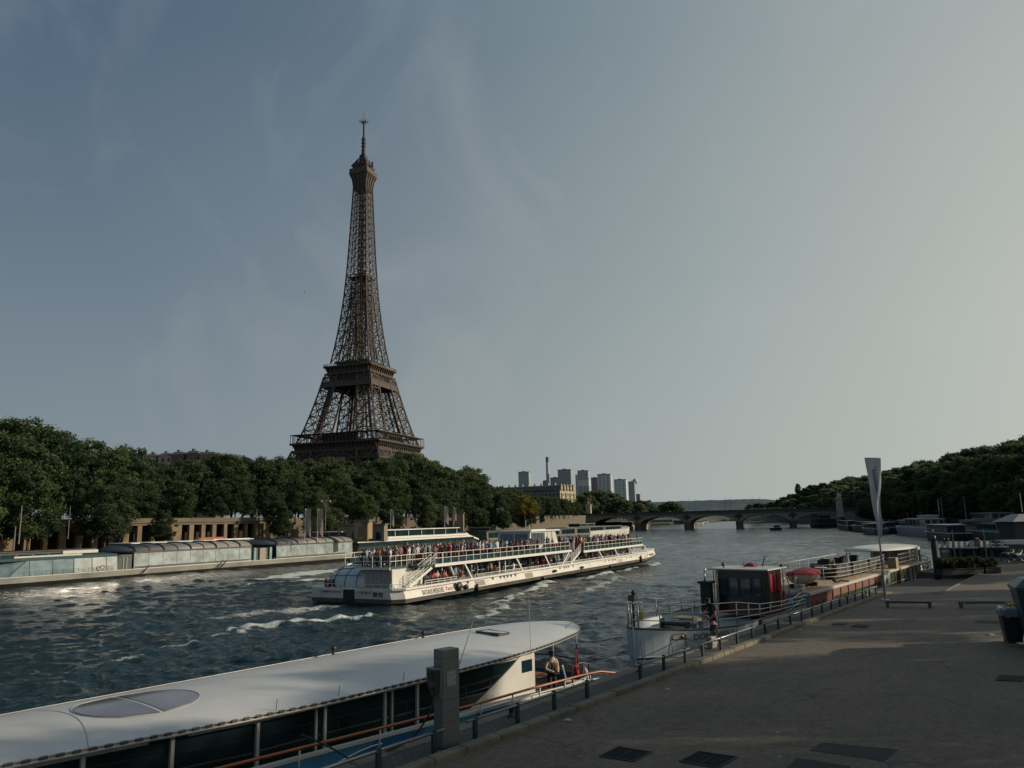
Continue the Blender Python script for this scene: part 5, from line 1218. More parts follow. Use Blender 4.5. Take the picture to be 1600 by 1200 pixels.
mb = MB(); mb.box(-.24, .24, -.22, .22, .43, .46); mb.build('seat', WHITE2, t)
for x, y in ((-.2, -.2), (.2, -.2), (-.2, .2), (.2, .2)): mb = MB(); mb.bar((x, y, 0), (x, y, .43), .03); mb.build('leg', WHITE2, t)
# furled tricolour
p = FB.p(3.55, .75, .7); t = thing('stern_flag', 'furled dark blue, white and red flag on its staff at the stern', 'flag', p, FB.rz)
mb = MB(); mb.tube([(0, 0, 0), (.12, 0, 2.0)], .018, 6); mb.build('staff', WHITE2, t)
def cloth(x0, z0, z1, w0, w1, m_, nm, ph):
    mb = MB(); secs = []
    for k in range(10):
        f = k/9; w_ = w0+(w1-w0)*f; z = z0+(z1-z0)*f
        secs.append([(x0+w_*math.cos(a)*(1+.3*math.sin(3*a+ph))+.12*(z/2), .5*w_*math.sin(a)*(1+.3*math.cos(4*a+ph)), z) for a in [j*math.pi/6 for j in range(12)]])
    mb.loft(secs); mb.build(nm, m_, t, True)
cloth(.02, 1.95, .95, .02, .12, mat('flag_blue', (.018, .018, .045), .8), 'blue_band', 0); cloth(-.06, 1.45, .62, .03, .09, mat('flag_red', (.30, .015, .02), .8), 'red_band', 2); cloth(.05, 1.1, .35, .03, .12, MATS['flag_red'], 'red_band', 1)
cloth(-.01, 1.2, .85, .012, .03, mat('flag_white', (.35, .33, .33), .8), 'white_band', 3)
# the man at the stern
def hero(name, bones, mats, loc, rz, label, group=None, sub=1):
    me = skin_mesh(name+'_body', bones, sub, mats); o = bpy.data.objects.new(name, me); COL.objects.link(o); o.location = loc; o.rotation_euler = (0, 0, rz); return tag(o, label, 'person', group)
def fixed(name, c, r=.8): return mat(name, c, r, var=.25, scale=6, bmp=.3)
HSK = fixed('hero_skin', (.26, .14, .09), .5); HHA = fixed('hero_hair', (.010, .008, .007), .7); BEIGE = fixed('beige_jacket', (.50, .40, .31)); NAVY = fixed('dark_waistcoat', (.022, .018, .022)); DTR = fixed('dark_trousers', (.018, .018, .022))
def face(o, c, s, fwd=1):
    """nose, eyes, ears and hair as children, c = head centre in the body's frame"""
    mb = MB(); mb.ball((c[0]+.098*s, 0, c[2]-.01*s), .018*s, .014*s, .024*s, 8, 5)
    for sg in (1, -1): mb.ball((c[0]-.005*s, sg*.092*s, c[2]-.01*s), .022*s, .012*s, .032*s, 8, 5)
    mb.build('nose_and_ears', HSK, o, True)
    mb = MB()
    for sg in (1, -1): mb.ball((c[0]+.083*s, sg*.034*s, c[2]+.012*s), .010*s, .014*s, .008*s, 6, 4)
    mb.ball((c[0]+.084*s, 0, c[2]-.055*s), .008*s, .026*s, .006*s, 6, 4)
    mb.build('eyes_and_mouth', HHA, o, True)
    mb = MB(); mb.ball((c[0]-.018*s, 0, c[2]+.035*s), .102*s, .098*s, .098*s, 14, 8)
    r2 = random.Random(3)
    for k in range(14): a = k*.45; mb.ball((c[0]-.02*s+.07*s*math.cos(a), .07*s*math.sin(a), c[2]+.09*s), .035*s, n=6, m=4)
    mb.build('hair', HHA, o, True)
H_ = 1.70; hipz = .92; b = []
P = lambda x, y, z: (x, y, z)
pel, che, nk, hd = P(0, 0, .92), P(.03, 0, 1.22), P(.04, 0, 1.44), P(.05, 0, 1.50)
b.append(('shirt', [(pel, (.15, .12)), (P(.01, 0, 1.07), (.15, .115)), (che, (.175, .125)), (nk, (.075, .07))])); b.append(('skin', [(nk, .06), (hd, (.056, .06)), (P(.065, 0, 1.60), (.084, .10)), (P(.065, 0, 1.66), (.07, .08))]))
for sg in (1, -1):
    sh = P(.02, sg*.20, 1.38); el = P(-.04 if sg > 0 else .05, sg*.30, 1.12); wr = P(.20, sg*.16, .98) if sg > 0 else P(.26, sg*.08, 1.02)
    b.append(('shirt', [(nk, .07), (sh, .072), (el, .058), (wr, .040)])); hand(b, wr, (.9, -sg*.4, -.25), (0, -sg, .4), -.4)
    hj, kn, an = P(0, sg*.10, .86), P(.02, sg*.12, .48), P(-.01, sg*.13, .09)
    b.append(('trousers', [(pel, (.15, .12)), (hj, .10), (kn, .07), (an, .05)])); b.append(('shoes', [(an, .05), (P(.13, sg*.13, .045), (.045, .04))]))
p = FB.p(1.45, .35, .7); man = hero('person', b, [BEIGE, DTR, HSK, HHA, SHOE], p, R(-60), 'man in a beige jacket standing at the stern of the white roofed boat')
face(man, (.065, 0, 1.615), 1.0)
mb = MB()
for sg in (1, -1): mb.loft([[(.11, sg*.02, 1.40), (.10, sg*.10, 1.40), (.07, sg*.10, 1.42), (.07, sg*.02, 1.44)], [(.19, sg*.01, 1.22), (.17, sg*.08, 1.22), (.06, sg*.10, 1.22), (.09, sg*.01, 1.22)], [(.17, sg*.03, .90), (.15, sg*.09, .90), (.06, sg*.10, .90), (.08, sg*.03, .90)]])
mb.build('waistcoat', NAVY, man, True)
mb = MB(); mb.tube([(.09, .11, 1.42), (.165, .0, 1.25), (.17, -.10, 1.08)], .022, 6); mb.tube([(.13, .1, 1.3), (.17, .1, .9)], .018, 5); mb.build('strap', fixed('brown_strap', (.16, .055, .025)), man, True)
# ------------------------------------------------------------------ old river barge
bg_ = fthing('river_barge', 'old pale blue barge with dark wheelhouse and red wood deckhouse along the near quay', 'barge', QF, 0, 0)
PB = mat('hull_pale_blue', (.47, .53, .56), .5, var=.08, scale=.6, grime=(.14, .19, .22, .5)); DB = mat('hull_mid_blue', (.10, .20, .27), .5, var=.15, scale=.6, grime=(.04, .07, .09, .7))
BC, BWH = 4.15, 2.4; BX0, BX1 = 14.85, 69.0
def bw(x):
    if x < 20: return BWH*max(0, 1-((20-x)/5.15)**1.5)**.8
    if x > 64.5: return BWH*max(0.02, 1-((x-64.5)/4.6)**2.4)**.6
    return BWH
bx = [BX0+.0, BX0+.12, BX0+.3, BX0+.6, BX0+1.0, BX0+1.6, BX0+2.3, 18.2, 20, 23, 26, 29.6, 30.2, 40, 50, 60, 64.5, 66, 67.3, 68.3, 68.9]
def rimz(x): return interp([(14.8, 2.76), (17, 2.54), (20, 2.42), (29.6, 2.34), (30.3, 1.62), (60, 1.62), (66, 2.0), (69, 2.2)], x)
def hull_side(fz, dw0=0, dw1=0, z0=None, z1=None):
    secs = []
    for x in bx:
        secs.append([(x+dx, BC-(bw(x)+d), z) for d, z, dx in fz(x)]+[(x+dx, BC+(bw(x)+d), z) for d, z, dx in reversed(fz(x))])
    return secs
mb = MB(); mb.loft(hull_side(lambda x: [(-.55, -.6, .35 if x < 18 else 0), (-.12, .35, .12 if x < 18 else 0), (0, 1.60, 0)]), cap=True, closed=False); mb.build('lower_hull', DB, bg_, True)
mb = MB(); mb.loft(hull_side(lambda x: [(0.005, 1.58, 0), (.012, rimz(x)-.02, -.05 if x < 18 else 0), (-.06, rimz(x)-.02, 0), (-.08, rimz(x)-.5, 0)]), cap=False, closed=False); mb.build('hull', PB, bg_)
mb = MB(); mb.tube([(x-.04, BC-bw(x)-.0, rimz(x)) for x in bx], .045, 6); mb.tube([(x-.04, BC+bw(x)+.0, rimz(x)) for x in bx], .045, 6); mb.build('rim_rail', mat('rim_brown', (.10, .07, .05), .6), bg_, True)
mb = MB(); mb.tube([(x, BC-bw(x)-.02, 1.59) for x in bx], .03, 5); mb.build('knuckle', PB, bg_, True)
mb = MB(); mb.prism([(x, BC-bw(x)+.08) for x in bx[1:]]+[(x, BC+bw(x)-.08) for x in reversed(bx[1:])], 1.95, 2.0); mb.build('foredeck', mat('grey_blue_deck', (.20, .25, .28), .7, var=.15), bg_)
mb = MB(); mb.tube([(BX0-.03, BC, 2.8), (BX0+.05, BC, 1.2), (BX0+.45, BC, -.3)], .05, 6); mb.build('stem', PB, bg_, True)
# name and hawse plate, painted on the side
INKN = mat('name_black', (.02, .025, .03), .6)
o = text_obj('lettering', 'DONOVAN II', .36, INKN, bg_, (0, 0, 0), (0, 0, 0), .003)
for v_ in o.data.vertices: lx, ly, lz = v_.co; v_.co = (17.1+lx*1.12, BC-bw(17.1+lx*1.12)-.035-lz, 2.11+ly)
mb = MB(); N = 20; pl = []
for k in range(N): a = 2*math.pi*k/N; pl.append((.42*max(-1, min(1, 1.35*math.cos(a))), .17*max(-1, min(1, 1.2*math.sin(a)))))
def onhull(x, z, off=.02):
    return (x, BC-bw(x)-off, z)
mb.add([onhull(16.45+p_[0]*.9, 2.32+p_[1]) for p_ in pl], [tuple(range(N))]); mb.build('hawse_plate', mat('hawse_dark', (.03, .028, .02), .5), bg_)
mb = MB(); mb.tube([onhull(16.45+p_[0]*.7, 2.32+p_[1]*.62, .035) for p_ in pl], .02, 5, closed=True); mb.ball(onhull(16.6, 2.30, .03), .1, .05, .07, 8, 5); mb.build('hawse_rim', mat('old_gold', (.22, .15, .04), .4, .5), bg_)
mb = MB(); mb.add([onhull(22.6+p_[0]*.6, 2.22+p_[1]*.8) for p_ in pl], [tuple(range(N))]); mb.build('hawse_plate', MATS['hawse_dark'], bg_)
for x, z, s_ in ((15.0, .7, .8), (16.1, 1.0, .9), (16.75, .75, .8), (18.2, .7, .75), (19.8, .8, .6)):
    mb = MB(); q = onhull(x, z, .10); mb.ball(q, .17*s_*1.2, .12, .42*s_, 8, 6); mb.tube([(q[0], q[1], q[2]+.4*s_), (q[0], q[1]+.1, rimz(x))], .012, 4); mb.build('fender', MATS['black_rubber'], bg_, True)
# mooring line
a = Vector(onhull(16.6, 2.26, .05)); bb = Vector((15.2, .62, QZ+.1)); mb = MB(); mb.tube([a.lerp(bb, k/8)+Vector((0, 0, -.10*math.sin(math.pi*k/8))) for k in range(9)], .02, 5); mb.build('mooring_line', mat('rope_tan', (.35, .29, .20), .9), bg_, True)
# bow railing, both sides
STL = mat('polished_rail', (.40, .41, .40), .3, .7)
mb = MB()
for sg in (-1, 1):
    xr = [x for x in bx if x < 30]
    for f, h0, h1 in ((1, 1.0, .55), (.66, 1.0, .55), (.33, 1.0, .55)):
        mb.tube([(x, BC+sg*(bw(x)-.04), rimz(x)+f*interp([(14, h0), (20, h0), (24, h1), (40, h1)], x)) for x in xr], .022, 5)
    for x in [BX0+.15, BX0+.9, 17.2, 18.6, 20, 21.4, 22.8, 24.2, 25.8, 27.4, 29.0]: h_ = interp([(14, 1.0), (20, 1.0), (24, .55), (40, .55)], x); mb.bar((x, BC+sg*(bw(x)-.04), rimz(x)-.05), (x, BC+sg*(bw(x)-.04), rimz(x)+h_), .04)
mb.build('bow_railing', STL, bg_, True)
# foredeck gear
mb = MB()
for x, y in ((19.2, 3.5), (19.9, 3.5), (19.2, 4.8), (19.9, 4.8)): mb.lathe((x, y, 2.0), [(0, 0), (.16, 0), (.12, .1), (.12, .42), (.2, .46), (.2, .52), (0, .55)], 12)
mb.build('bollard_pairs', mat('bollard_bw', (.30, .30, .29), .6, var=.6, scale=5), bg_)
mb = MB(); mb.box(18.4, 18.8, 3.6, 4.7, 2.0, 2.35); mb.M = Matrix.Translation((18.6, 3.5, 2.5)) @ Matrix.Rotation(R(-90), 4, 'X'); mb.lathe((0, 0, 0), [(0, 0), (.22, 0), (.22, .08), (.09, .1), (.09, 1.2), (.22, 1.22), (.22, 1.3), (0, 1.3)], 14); mb.M = Matrix.Identity(4)
mb.build('windlass', mat('windlass_dark', (.05, .055, .055), .5, .3, var=.5, scale=4), bg_)
for k, (x, z_) in enumerate(((19.0, 2.55), (19.35, 2.62), (20.3, 2.5))):
    mb = MB(); mb.tube([(x+.12*math.cos(j*.9), 3.0+.14*math.sin(j*.9), z_+.03*j-.2) for j in range(18)], .035, 5); mb.build('rope_coil', mat('black_white_rope', (.40, .40, .38), .8, var=.9, scale=14), bg_)
mb = MB(); mb.tube([(15.7, 4.6, 2.0), (15.7, 4.6, 3.9)], .05, 8); mb.box(15.55, 15.85, 4.45, 4.75, 3.75, 4.0); mb.ball((15.62, 4.5, 4.1), .12, n=8, m=5); mb.build('bow_mast', MATS['windlass_dark'], bg_)
mb = MB(); mb.lathe((15.8, 4.35, 3.0), [(0, 0), (.13, 0), (.15, .3), (.10, .42), (0, .45)], 10); mb.build('bow_lamp', mat('yellow_lamp', (.42, .32, .06), .5), bg_)
mb = MB(); mb.lathe((15.95, 4.4, 3.42), [(0, 0), (.11, 0), (.12, .2), (.05, .3), (0, .3)], 10); mb.build('bow_lamp', WHITE2, bg_)
mb = MB(); mb.box(24.2, 24.7, 4.9, 5.4, 2.0, 3.8); mb.prism([(24.1, 4.8), (24.8, 4.8), (24.8, 5.5), (24.1, 5.5)], 3.8, 3.92); mb.build('engine_casing', mat('matt_black', (.012, .013, .014), .6), bg_, bevel=.02)
mb = MB(); mb.tube([(24.4, 5.2, 3.9), (24.4, 5.2, 4.35)], .04, 8); mb.tube([(24.4, 5.2, 4.35), (24.5, 5.2, 4.5), (24.65, 5.2, 4.52)], .05, 8); mb.build('exhaust_pipe', STL, bg_, True)
mb = MB(); mb.box(21.4, 22.4, 4.6, 5.7, 2.0, 2.4); mb.build('deck_locker', mat('locker_tan', (.22, .17, .10), .6), bg_, bevel=.02)
# wheelhouse
w0 = bpy.data.objects.new('wheelhouse', None); COL.objects.link(w0); w0.parent = bg_; w0.location = (25.4, 2.3, 2.3)
BLK = mat('wheelhouse_black', (.012, .011, .012), .3, var=.3, coat=.3)
mb = MB(); mb.prism([(0, 0.25), (.25, 0), (2.1, 0), (2.1, 2.85), (.25, 2.85), (0, 2.6)], 0, 2.1); mb.build('cabin', BLK, w0)
mb = MB(); mb.prism([(-.3, -.2), (2.35, -.26), (2.35, 3.1), (-.3, 3.05)], 2.14, 2.22); mb.build('roof', mat('roof_pale', (.42, .42, .40), .5), w0, bevel=.02)
mb = MB(); mb.prism([(-.05, .2), (.2, -.05), (2.15, -.05), (2.15, 2.9), (.2, 2.9), (-.05, 2.65)], -.05, .12); mb.build('base_trim', mat('red_trim', (.18, .03, .02), .5), w0)
WG = glass('barge_window_glass', (.03, .055, .065), .06)
for y0, y1 in ((.32, .72), (.85, 1.4), (1.52, 2.0), (2.12, 2.55)):
    f = bpy.data.objects.new('window', MB().box(-.02, .0, y0, y1, .85, 1.75).mesh('window', WG)); COL.objects.link(f); f.parent = w0
    mb = MB()
    for (a_, b_) in (((y0, .85), (y1, .85)), ((y1, .85), (y1, 1.75)), ((y1, 1.75), (y0, 1.75)), ((y0, 1.75), (y0, .85))): mb.bar((-.03, a_[0], a_[1]), (-.03, b_[0], b_[1]), .045)
    mb.build('frame', BLK, f)
CUR = mat('red_curtain', (.34, .012, .03), .8, var=.3, scale=3)
for x0, x1 in ((.35, .72), (.92, 1.2), (1.45, 1.72)):
    mb = MB(); n = 8
    mb.loft([[(x0+(x1-x0)*k/n, -.03-.02*(k % 2), z) for k in range(n+1)] for z in (1.05, 1.95)], cap=False, closed=False); mb.build('curtain', CUR, w0)
mb = MB(); mb.tube([(2.1, -.10, 2.2), (2.1, -.10, 0)], .03, 6); mb.tube([(-.1, 2.8, 2.1), (-.1, 2.8, -.2)], .035, 6); mb.build('corner_post', STL, w0)
mb = MB(); mb.tube([(1.7+.30*math.cos(a*math.pi/12), -.14, .72+.34*math.sin(a*math.pi/12)) for a in range(24)], .065, 8, closed=True)
mb.build('lifebuoy', mat('lifebuoy_red', (.38, .05, .03), .6), w0, True)
mb = MB(); mb.tube([(2.2, 1.0, 2.22), (1.6, .6, 2.75)], .035, 6); mb.tube([(1.2, 1.6, 2.22), (1.2, 1.6, 2.5)], .03, 6); mb.ball((.35, 2.4, 2.4), .14, .1, .12, 8, 5); mb.tube([(.35, 2.4, 2.2), (.35, 2.4, 2.4)], .03, 5); mb.ball((2.0, -.1, 2.28), .1, n=8, m=5); mb.build('roof_gear', MATS['windlass_dark'], w0, True)
mb = MB(); mb.loft([[(1.9+.36*math.cos(a)*k, 1.5+.36*math.sin(a)*k, z) for a in [j*math.pi/4 for j in range(8)]] for k, z in ((1, 2.23), (.7, 2.36), (.05, 2.44))]); mb.build('red_cover', CUR, w0)
# deckhouse
TEAK = mat('teak_deck', (.42, .29, .18), .7, var=.2, scale=1.5, grime=(.18, .13, .09, .5)); RED = mat('red_brown_panel', (.17, .040, .022), .6, var=.2, scale=1)
d0 = bpy.data.objects.new('deckhouse', None); COL.objects.link(d0); d0.parent = bg_; d0.location = (30.5, 1.85, 0)
DL = 31.0
mb = MB(); mb.box(0, DL, .06, 4.55, 1.5, 2.78); mb.build('wall', mat('deckhouse_dark', (.05, .045, .04), .6), d0)
mb = MB(); mb.box(-.12, DL, -.10, 4.7, 2.79, 2.95); mb.build('roof_edge', mat('roof_edge_cream', (.46, .43, .38), .5), d0, bevel=.02)
mb = MB(); mb.box(-.05, DL-.1, .0, 4.6, 2.952, 2.975); mb.build('roof_deck', TEAK, d0)
mb = MB(); mb.box(-.06, -.004, .0, 4.6, 1.5, 2.78)
for k in range(8): mb.bar((-.075, .1+k*.6, 1.5), (-.075, .1+k*.6, 2.78), .03)
mb.build('front_bulkhead', mat('blue_grey_panel', (.20, .26, .30), .5), d0)
mb = MB(); mb.box(0, 4.2, 0.0, .056, 1.5, 2.78); mb.build('wood_panel', RED, d0)
for x in (1.4, 2.7):
    f = bpy.data.objects.new('porthole', None); COL.objects.link(f); f.parent = d0
    mb = MB(); mb.M = Matrix.Translation((x, -.01, 2.30)) @ Matrix.Rotation(R(90), 4, 'X'); mb.lathe((0, 0, 0), [(.22, -.02), (.22, .03), (.15, .03), (.15, 0)], 16); mb.build('rim', STL, f)
    mb = MB(); mb.M = Matrix.Translation((x, -.012, 2.30)) @ Matrix.Rotation(R(90), 4, 'X'); mb.lathe((0, 0, 0), [(0, .005), (.155, .005)], 16); mb.build('pane', WG, f)
GW = glass('green_curtain_glass', (.055, .075, .045), .15)
x = 4.3
while x < 16.2:
    mb = MB(); mb.box(x+.12, x+1.7, .0, .05, 2.35, 2.78); mb.build('wood_panel', RED, d0)
    mb = MB(); mb.box(x+.15, x+1.65, .01, .055, 1.62, 2.34); mb.build('window', GW, d0)
    mb = MB(); mb.box(x, x+.12, -.05, .056, 1.5, 2.78); mb.build('mullion', MATS['deckhouse_dark'], d0); x += 1.72
mb = MB(); mb.box(16.6, 19.0, -.06, .05, 1.4, 2.78); mb.build('white_panel', WHITE, d0)
mb = MB(); mb.M = Matrix.Translation((17.8, -.07, 2.3)) @ Matrix.Rotation(R(90), 4, 'X'); mb.lathe((0, 0, 0), [(0, .01), (.2, .01)], 16); mb.build('oval_window', WG, d0)
x = 19.2
while x < 30:
    mb = MB(); mb.box(x+.12, x+1.5, .0, .05, 1.62, 2.7); mb.build('window', GW, d0)
    mb = MB(); mb.box(x, x+.12, -.05, .056, 1.5, 2.78); mb.build('mullion', MATS['red_brown_panel'], d0); x += 1.6
mb = MB()
for pts in ([(26.9, 2.0, 1.9), (29.4, 2.0, 2.3)], [(28.2, 1.9, 2.5), (30.4, 1.85, 2.5)]):
    for h_ in (.35, .75): mb.tube([(p_[0], p_[1]-.05, p_[2]+h_) for p_ in pts], .022, 5)
mb.tube([(29.3, 2.2, 2.0), (29.3, 2.2, 3.5), (29.45, 2.2, 3.75), (29.7, 2.2, 3.85), (29.95, 2.2, 3.7), (30.1, 2.2, 3.4), (30.1, 2.2, 2.9)], .03, 6)
mb.tube([(29.3, 2.8, 2.0), (29.3, 2.8, 3.5), (29.45, 2.8, 3.75), (29.7, 2.8, 3.85), (29.95, 2.8, 3.7), (30.1, 2.8, 3.4), (30.1, 2.8, 2.9)], .03, 6)
mb.build('side_handrail', STL, bg_, True)
# roof terrace rail
mb = MB(); ov = []
for k in range(25):
    a = -math.pi*.92+math.pi*.92*2*k/24*.5; ov.append(None)
path = [(38.2, 5.9), (37.6, 4.6), (38.0, 3.2), (39.5, 2.55), (42, 2.35), (45, 2.3), (48, 2.35), (51, 2.5), (53.2, 2.9)]
for h_ in (.25, .5, .75, 1.0): mb.tube([(x, y, 2.97+h_) for x, y in path], .017, 5)
for i in range(len(path)-1):
    a, b2 = Vector((*path[i], 2.97)), Vector((*path[i+1], 2.97)); n = max(1, round((b2-a).length/1.3))
    for k in range(n): q = a.lerp(b2, k/n); mb.bar(q, q+Vector((0, 0, 1.0)), .032)
mb.tube([(x, 6.3, 3.97) for x in (38.5, 45, 53)], .024, 5)
for x in range(39, 54, 2): mb.bar((x, 6.3, 2.97), (x, 6.3, 3.97), .04)
mb.build('terrace_railing', mat('terrace_rail_white', (.50, .49, .46), .45), bg_, True)
mb = MB(); mb.box(54.2, 59.5, 2.1, 2.13, 3.9, 3.93)
for h_ in (.3, .6, .9): mb.tube([(54.0, 2.05, 2.97+h_), (60, 2.05, 2.97+h_)], .02, 5)
for x in range(54, 61): mb.bar((x, 2.05, 2.97), (x, 2.05, 3.87), .04)
mb.build('aft_railing', STL, bg_)
# sofas and chairs: things on the terrace
DK = mat('dark_rattan', (.014, .014, .016), .7, var=.3)
for x, y, L, lb in ((39.6, 3.0, 3.2, 'forward black sofa inside the terrace railing of the barge'), (43.5, 2.95, 3.8, 'middle black sofa inside the terrace railing of the barge'), (48.6, 3.1, 3.4, 'aft black sofa inside the terrace railing of the barge'), (46.0, 5.6, 3.6, 'black sofa at the far side of the barge terrace')):
    t = fthing('terrace_sofa', lb, 'sofa', QF, x, y, 2.98, 'black terrace sofas')
    mb = MB(); mb.box(0, L, 0, .85, .05, .42); mb.build('seat', DK, t, bevel=.04)
    mb = MB(); mb.box(0, L, -.22, -.003, .05, .85); mb.build('backrest', DK, t, bevel=.04)
    for xx in (-.19, L+.003): mb = MB(); mb.box(xx, xx+.187, -.2, .85, .05, .62); mb.build('armrest', DK, t, bevel=.03)
for i, (x, y) in enumerate(((42.8, 4.6), (44.6, 4.9), (46.6, 4.5), (48.3, 4.8), (50.0, 4.4))):
    t = fthing('terrace_chair', 'black tub chair with flared back on the barge terrace', 'chair', QF, x, y, 2.98, 'black terrace chairs', rot=i*1.1)
    mb = MB(); mb.box(-.27, .27, -.25, .25, .38, .46); mb.build('seat', DK, t)
    mb = MB(); mb.loft([[(.30*math.cos(a), .30*math.sin(a), z) if False else ((.27+f*.12)*math.cos(a), (.27+f*.12)*math.sin(a), .4+f*.65) for a in [math.pi*.1*j-.3 for j in range(12)]] for f in (0, .5, 1)], cap=False, closed=False); mb.build('backrest', DK, t)
    for xx, yy in ((-.22, -.2), (.22, -.2), (-.22, .2), (.22, .2)): mb = MB(); mb.bar((xx, yy, 0), (xx, yy, .38), .04); mb.build('leg', DK, t)
for x, y, lb in ((41.2, 4.3, 'small white table on the barge terrace near the sofas'), (52.2, 3.9, 'white round table near the canopy of the barge')):
    t = fthing('terrace_table', lb, 'table', QF, x, y, 2.98); mb = MB(); mb.lathe((0, 0, .62), [(0, 0), (.4, 0), (.4, .04), (0, .04)], 16); mb.build('table_top', WHITE2, t); mb = MB(); mb.tube([(0, 0, 0), (0, 0, .62)], .04, 6); mb.lathe((0, 0, 0), [(0, 0), (.2, 0), (.2, .03), (0, .03)], 10); mb.build('leg', WHITE2, t)
# tender with a red cover, on chocks
t = fthing('rowing_tender', 'small cream tender under a red cover on the barge roof', 'small boat', QF, 31.8, 3.1, 2.98)
secs = []
for k in range(13):
    f = k/12; x = 3.9*f; w_ = .72*math.sin(math.pi*min(1, .18+.82*f if f < .5 else 1-(f-.5)*1.9*.95+0)/1)**.5 if False else .74*(1-abs(2*f-1)**2.6)**.6+.03
    kz = .15+.22*abs(2*f-1)**2; secs.append([(x, -w_, .78+.10*abs(2*f-1)**2), (x, -w_*.85, kz+.25), (x, -w_*.4, kz+.03), (x, 0, kz), (x, w_*.4, kz+.03), (x, w_*.85, kz+.25), (x, w_, .78+.10*abs(2*f-1)**2)])
mb = MB(); mb.loft(secs, cap=False, closed=False); mb.build('hull', mat('cream_hull', (.42, .36, .28), .5), t, True)
mb = MB(); cs = []
for s_ in secs: w_ = s_[-1][1]; z = s_[0][2]; pk = .26*(1-abs(2*(s_[0][0]/3.9)-1)**1.6); cs.append([(s_[0][0], -w_*1.03, z-.06-.02*math.sin(s_[0][0]*8)), (s_[0][0], -w_*1.05, z+.03), (s_[0][0], -w_*.45, z+.05+pk*.75), (s_[0][0], 0, z+.08+pk), (s_[0][0], w_*.45, z+.05+pk*.75), (s_[0][0], w_*1.05, z+.03), (s_[0][0], w_*1.03, z-.16)])
mb.loft(cs, cap=False, closed=False); mb.build('cover', mat('red_cover_cloth', (.42, .045, .055), .8, var=.25, scale=2.5), t, True)
for x in (.9, 2.8): mb = MB(); mb.prismy([(x-.1, 0), (x+.1, 0), (x+.1, .22), (x-.1, .22)], -.5, .5); mb.build('chock', MATS['matt_black'], t)
mb = MB(); mb.box(0, .5, 0, .4, 0, .35); o = mb.build('deck_crate', mat('cream_crate', (.38, .33, .24), .7)); o.location = QF.p(30.9, 2.3, 2.98); o.rotation_euler = (0, 0, QF.rz); tag(o, 'cream box in front of the red covered tender', 'box')
mb = MB(); mb.tube([(0, 0, 0), (.5, .1, .1), (.9, -.05, .05)], .05, 5); mb.ball((0, 0, .2), .16, n=8, m=5); o = mb.build('deck_gear', MATS['windlass_dark']); o.location = QF.p(37.0, 2.3, 3.0); tag(o, 'small dark winch lying on the roof deck behind the tender', 'winch')
t = fthing('deck_crate', 'tan wooden crate on the roof deck below the canopy', 'box', QF, 51.8, 2.0, 2.98); mb = MB(); mb.box(-.4, .4, -.3, .3, 0, .8); mb.build('box', mat('tan_crate', (.27, .20, .11), .7), t, bevel=.02)
# canopy and aft cabin
mb = MB(); secs = []
N = 40; cx, cy, rx, ry = 58.4, 4.2, 6.6, 2.55
for k, z in ((1, 4.20), (1, 4.28), (.7, 4.40), (.35, 4.46), (.02, 4.48)): secs.append([(cx+rx*k*math.cos(2*math.pi*j/N), cy+ry*k*math.sin(2*math.pi*j/N), z) for j in range(N)])
mb.loft(secs); mb.build('canopy', mat('canopy_white', (.55, .54, .49), .5, var=.04), bg_, True)
mb = MB()
for x, y in ((53.5, 2.6), (53.5, 5.8), (56, 2.2), (56, 6.2)): mb.tube([(x, y, 2.97), (x, y, 4.25)], .035, 6)
mb.build('canopy_posts', MATS['matt_black'], bg_)
mb = MB(); mb.prism([(62.4, 2.2), (64.6, 2.4), (65.6, 3.4), (65.6, 5.0), (64.6, 6.0), (62.4, 6.1)], 1.6, 4.12); mb.build('aft_cabin', WHITE, bg_)
mb = MB(); mb.box(61.4, 62.39, 2.7, 5.6, 2.98, 4.1); mb.build('aft_cabin_front', MATS['blue_grey_panel'], bg_)
for x0, y0, x1, y1 in ((62.8, 2.23, 63.4, 2.28), (63.8, 2.32, 64.3, 2.37)):
    mb = MB(); mb.add([(x0, y0-.03, 2.5), (x1, y1-.03, 2.5), (x1, y1-.03, 3.9), (x0, y0-.03, 3.9)], [(0, 1, 2, 3)]); mb.build('window', WG, bg_)
mb = MB()
ring_ = [(x, BC-bw(x)+.05) for x in (62, 63.5, 64.5, 65.6, 66.6, 67.6, 68.5)]+[(69.0, BC)]+[(x, BC+bw(x)-.05) for x in (68.5, 67.6, 66, 64)]
for h_ in (.3, .6, .95): mb.tube([(x, y, rimz(x)+h_) for x, y in ring_], .03, 5)
for (x, y), (x2, y2) in zip(ring_, ring_[1:]):
    mb.bar((x, y, rimz(x)), (x, y, rimz(x)+.95), .05); xm, ym = (x+x2)/2, (y+y2)/2; mb.tube([(xm+.25*math.cos(a), ym, rimz(x)+.5+.22*math.sin(a)) for a in [j*.8 for j in range(8)]], .02, 4)
mb.build('stern_railing', MATS['matt_black'], bg_)
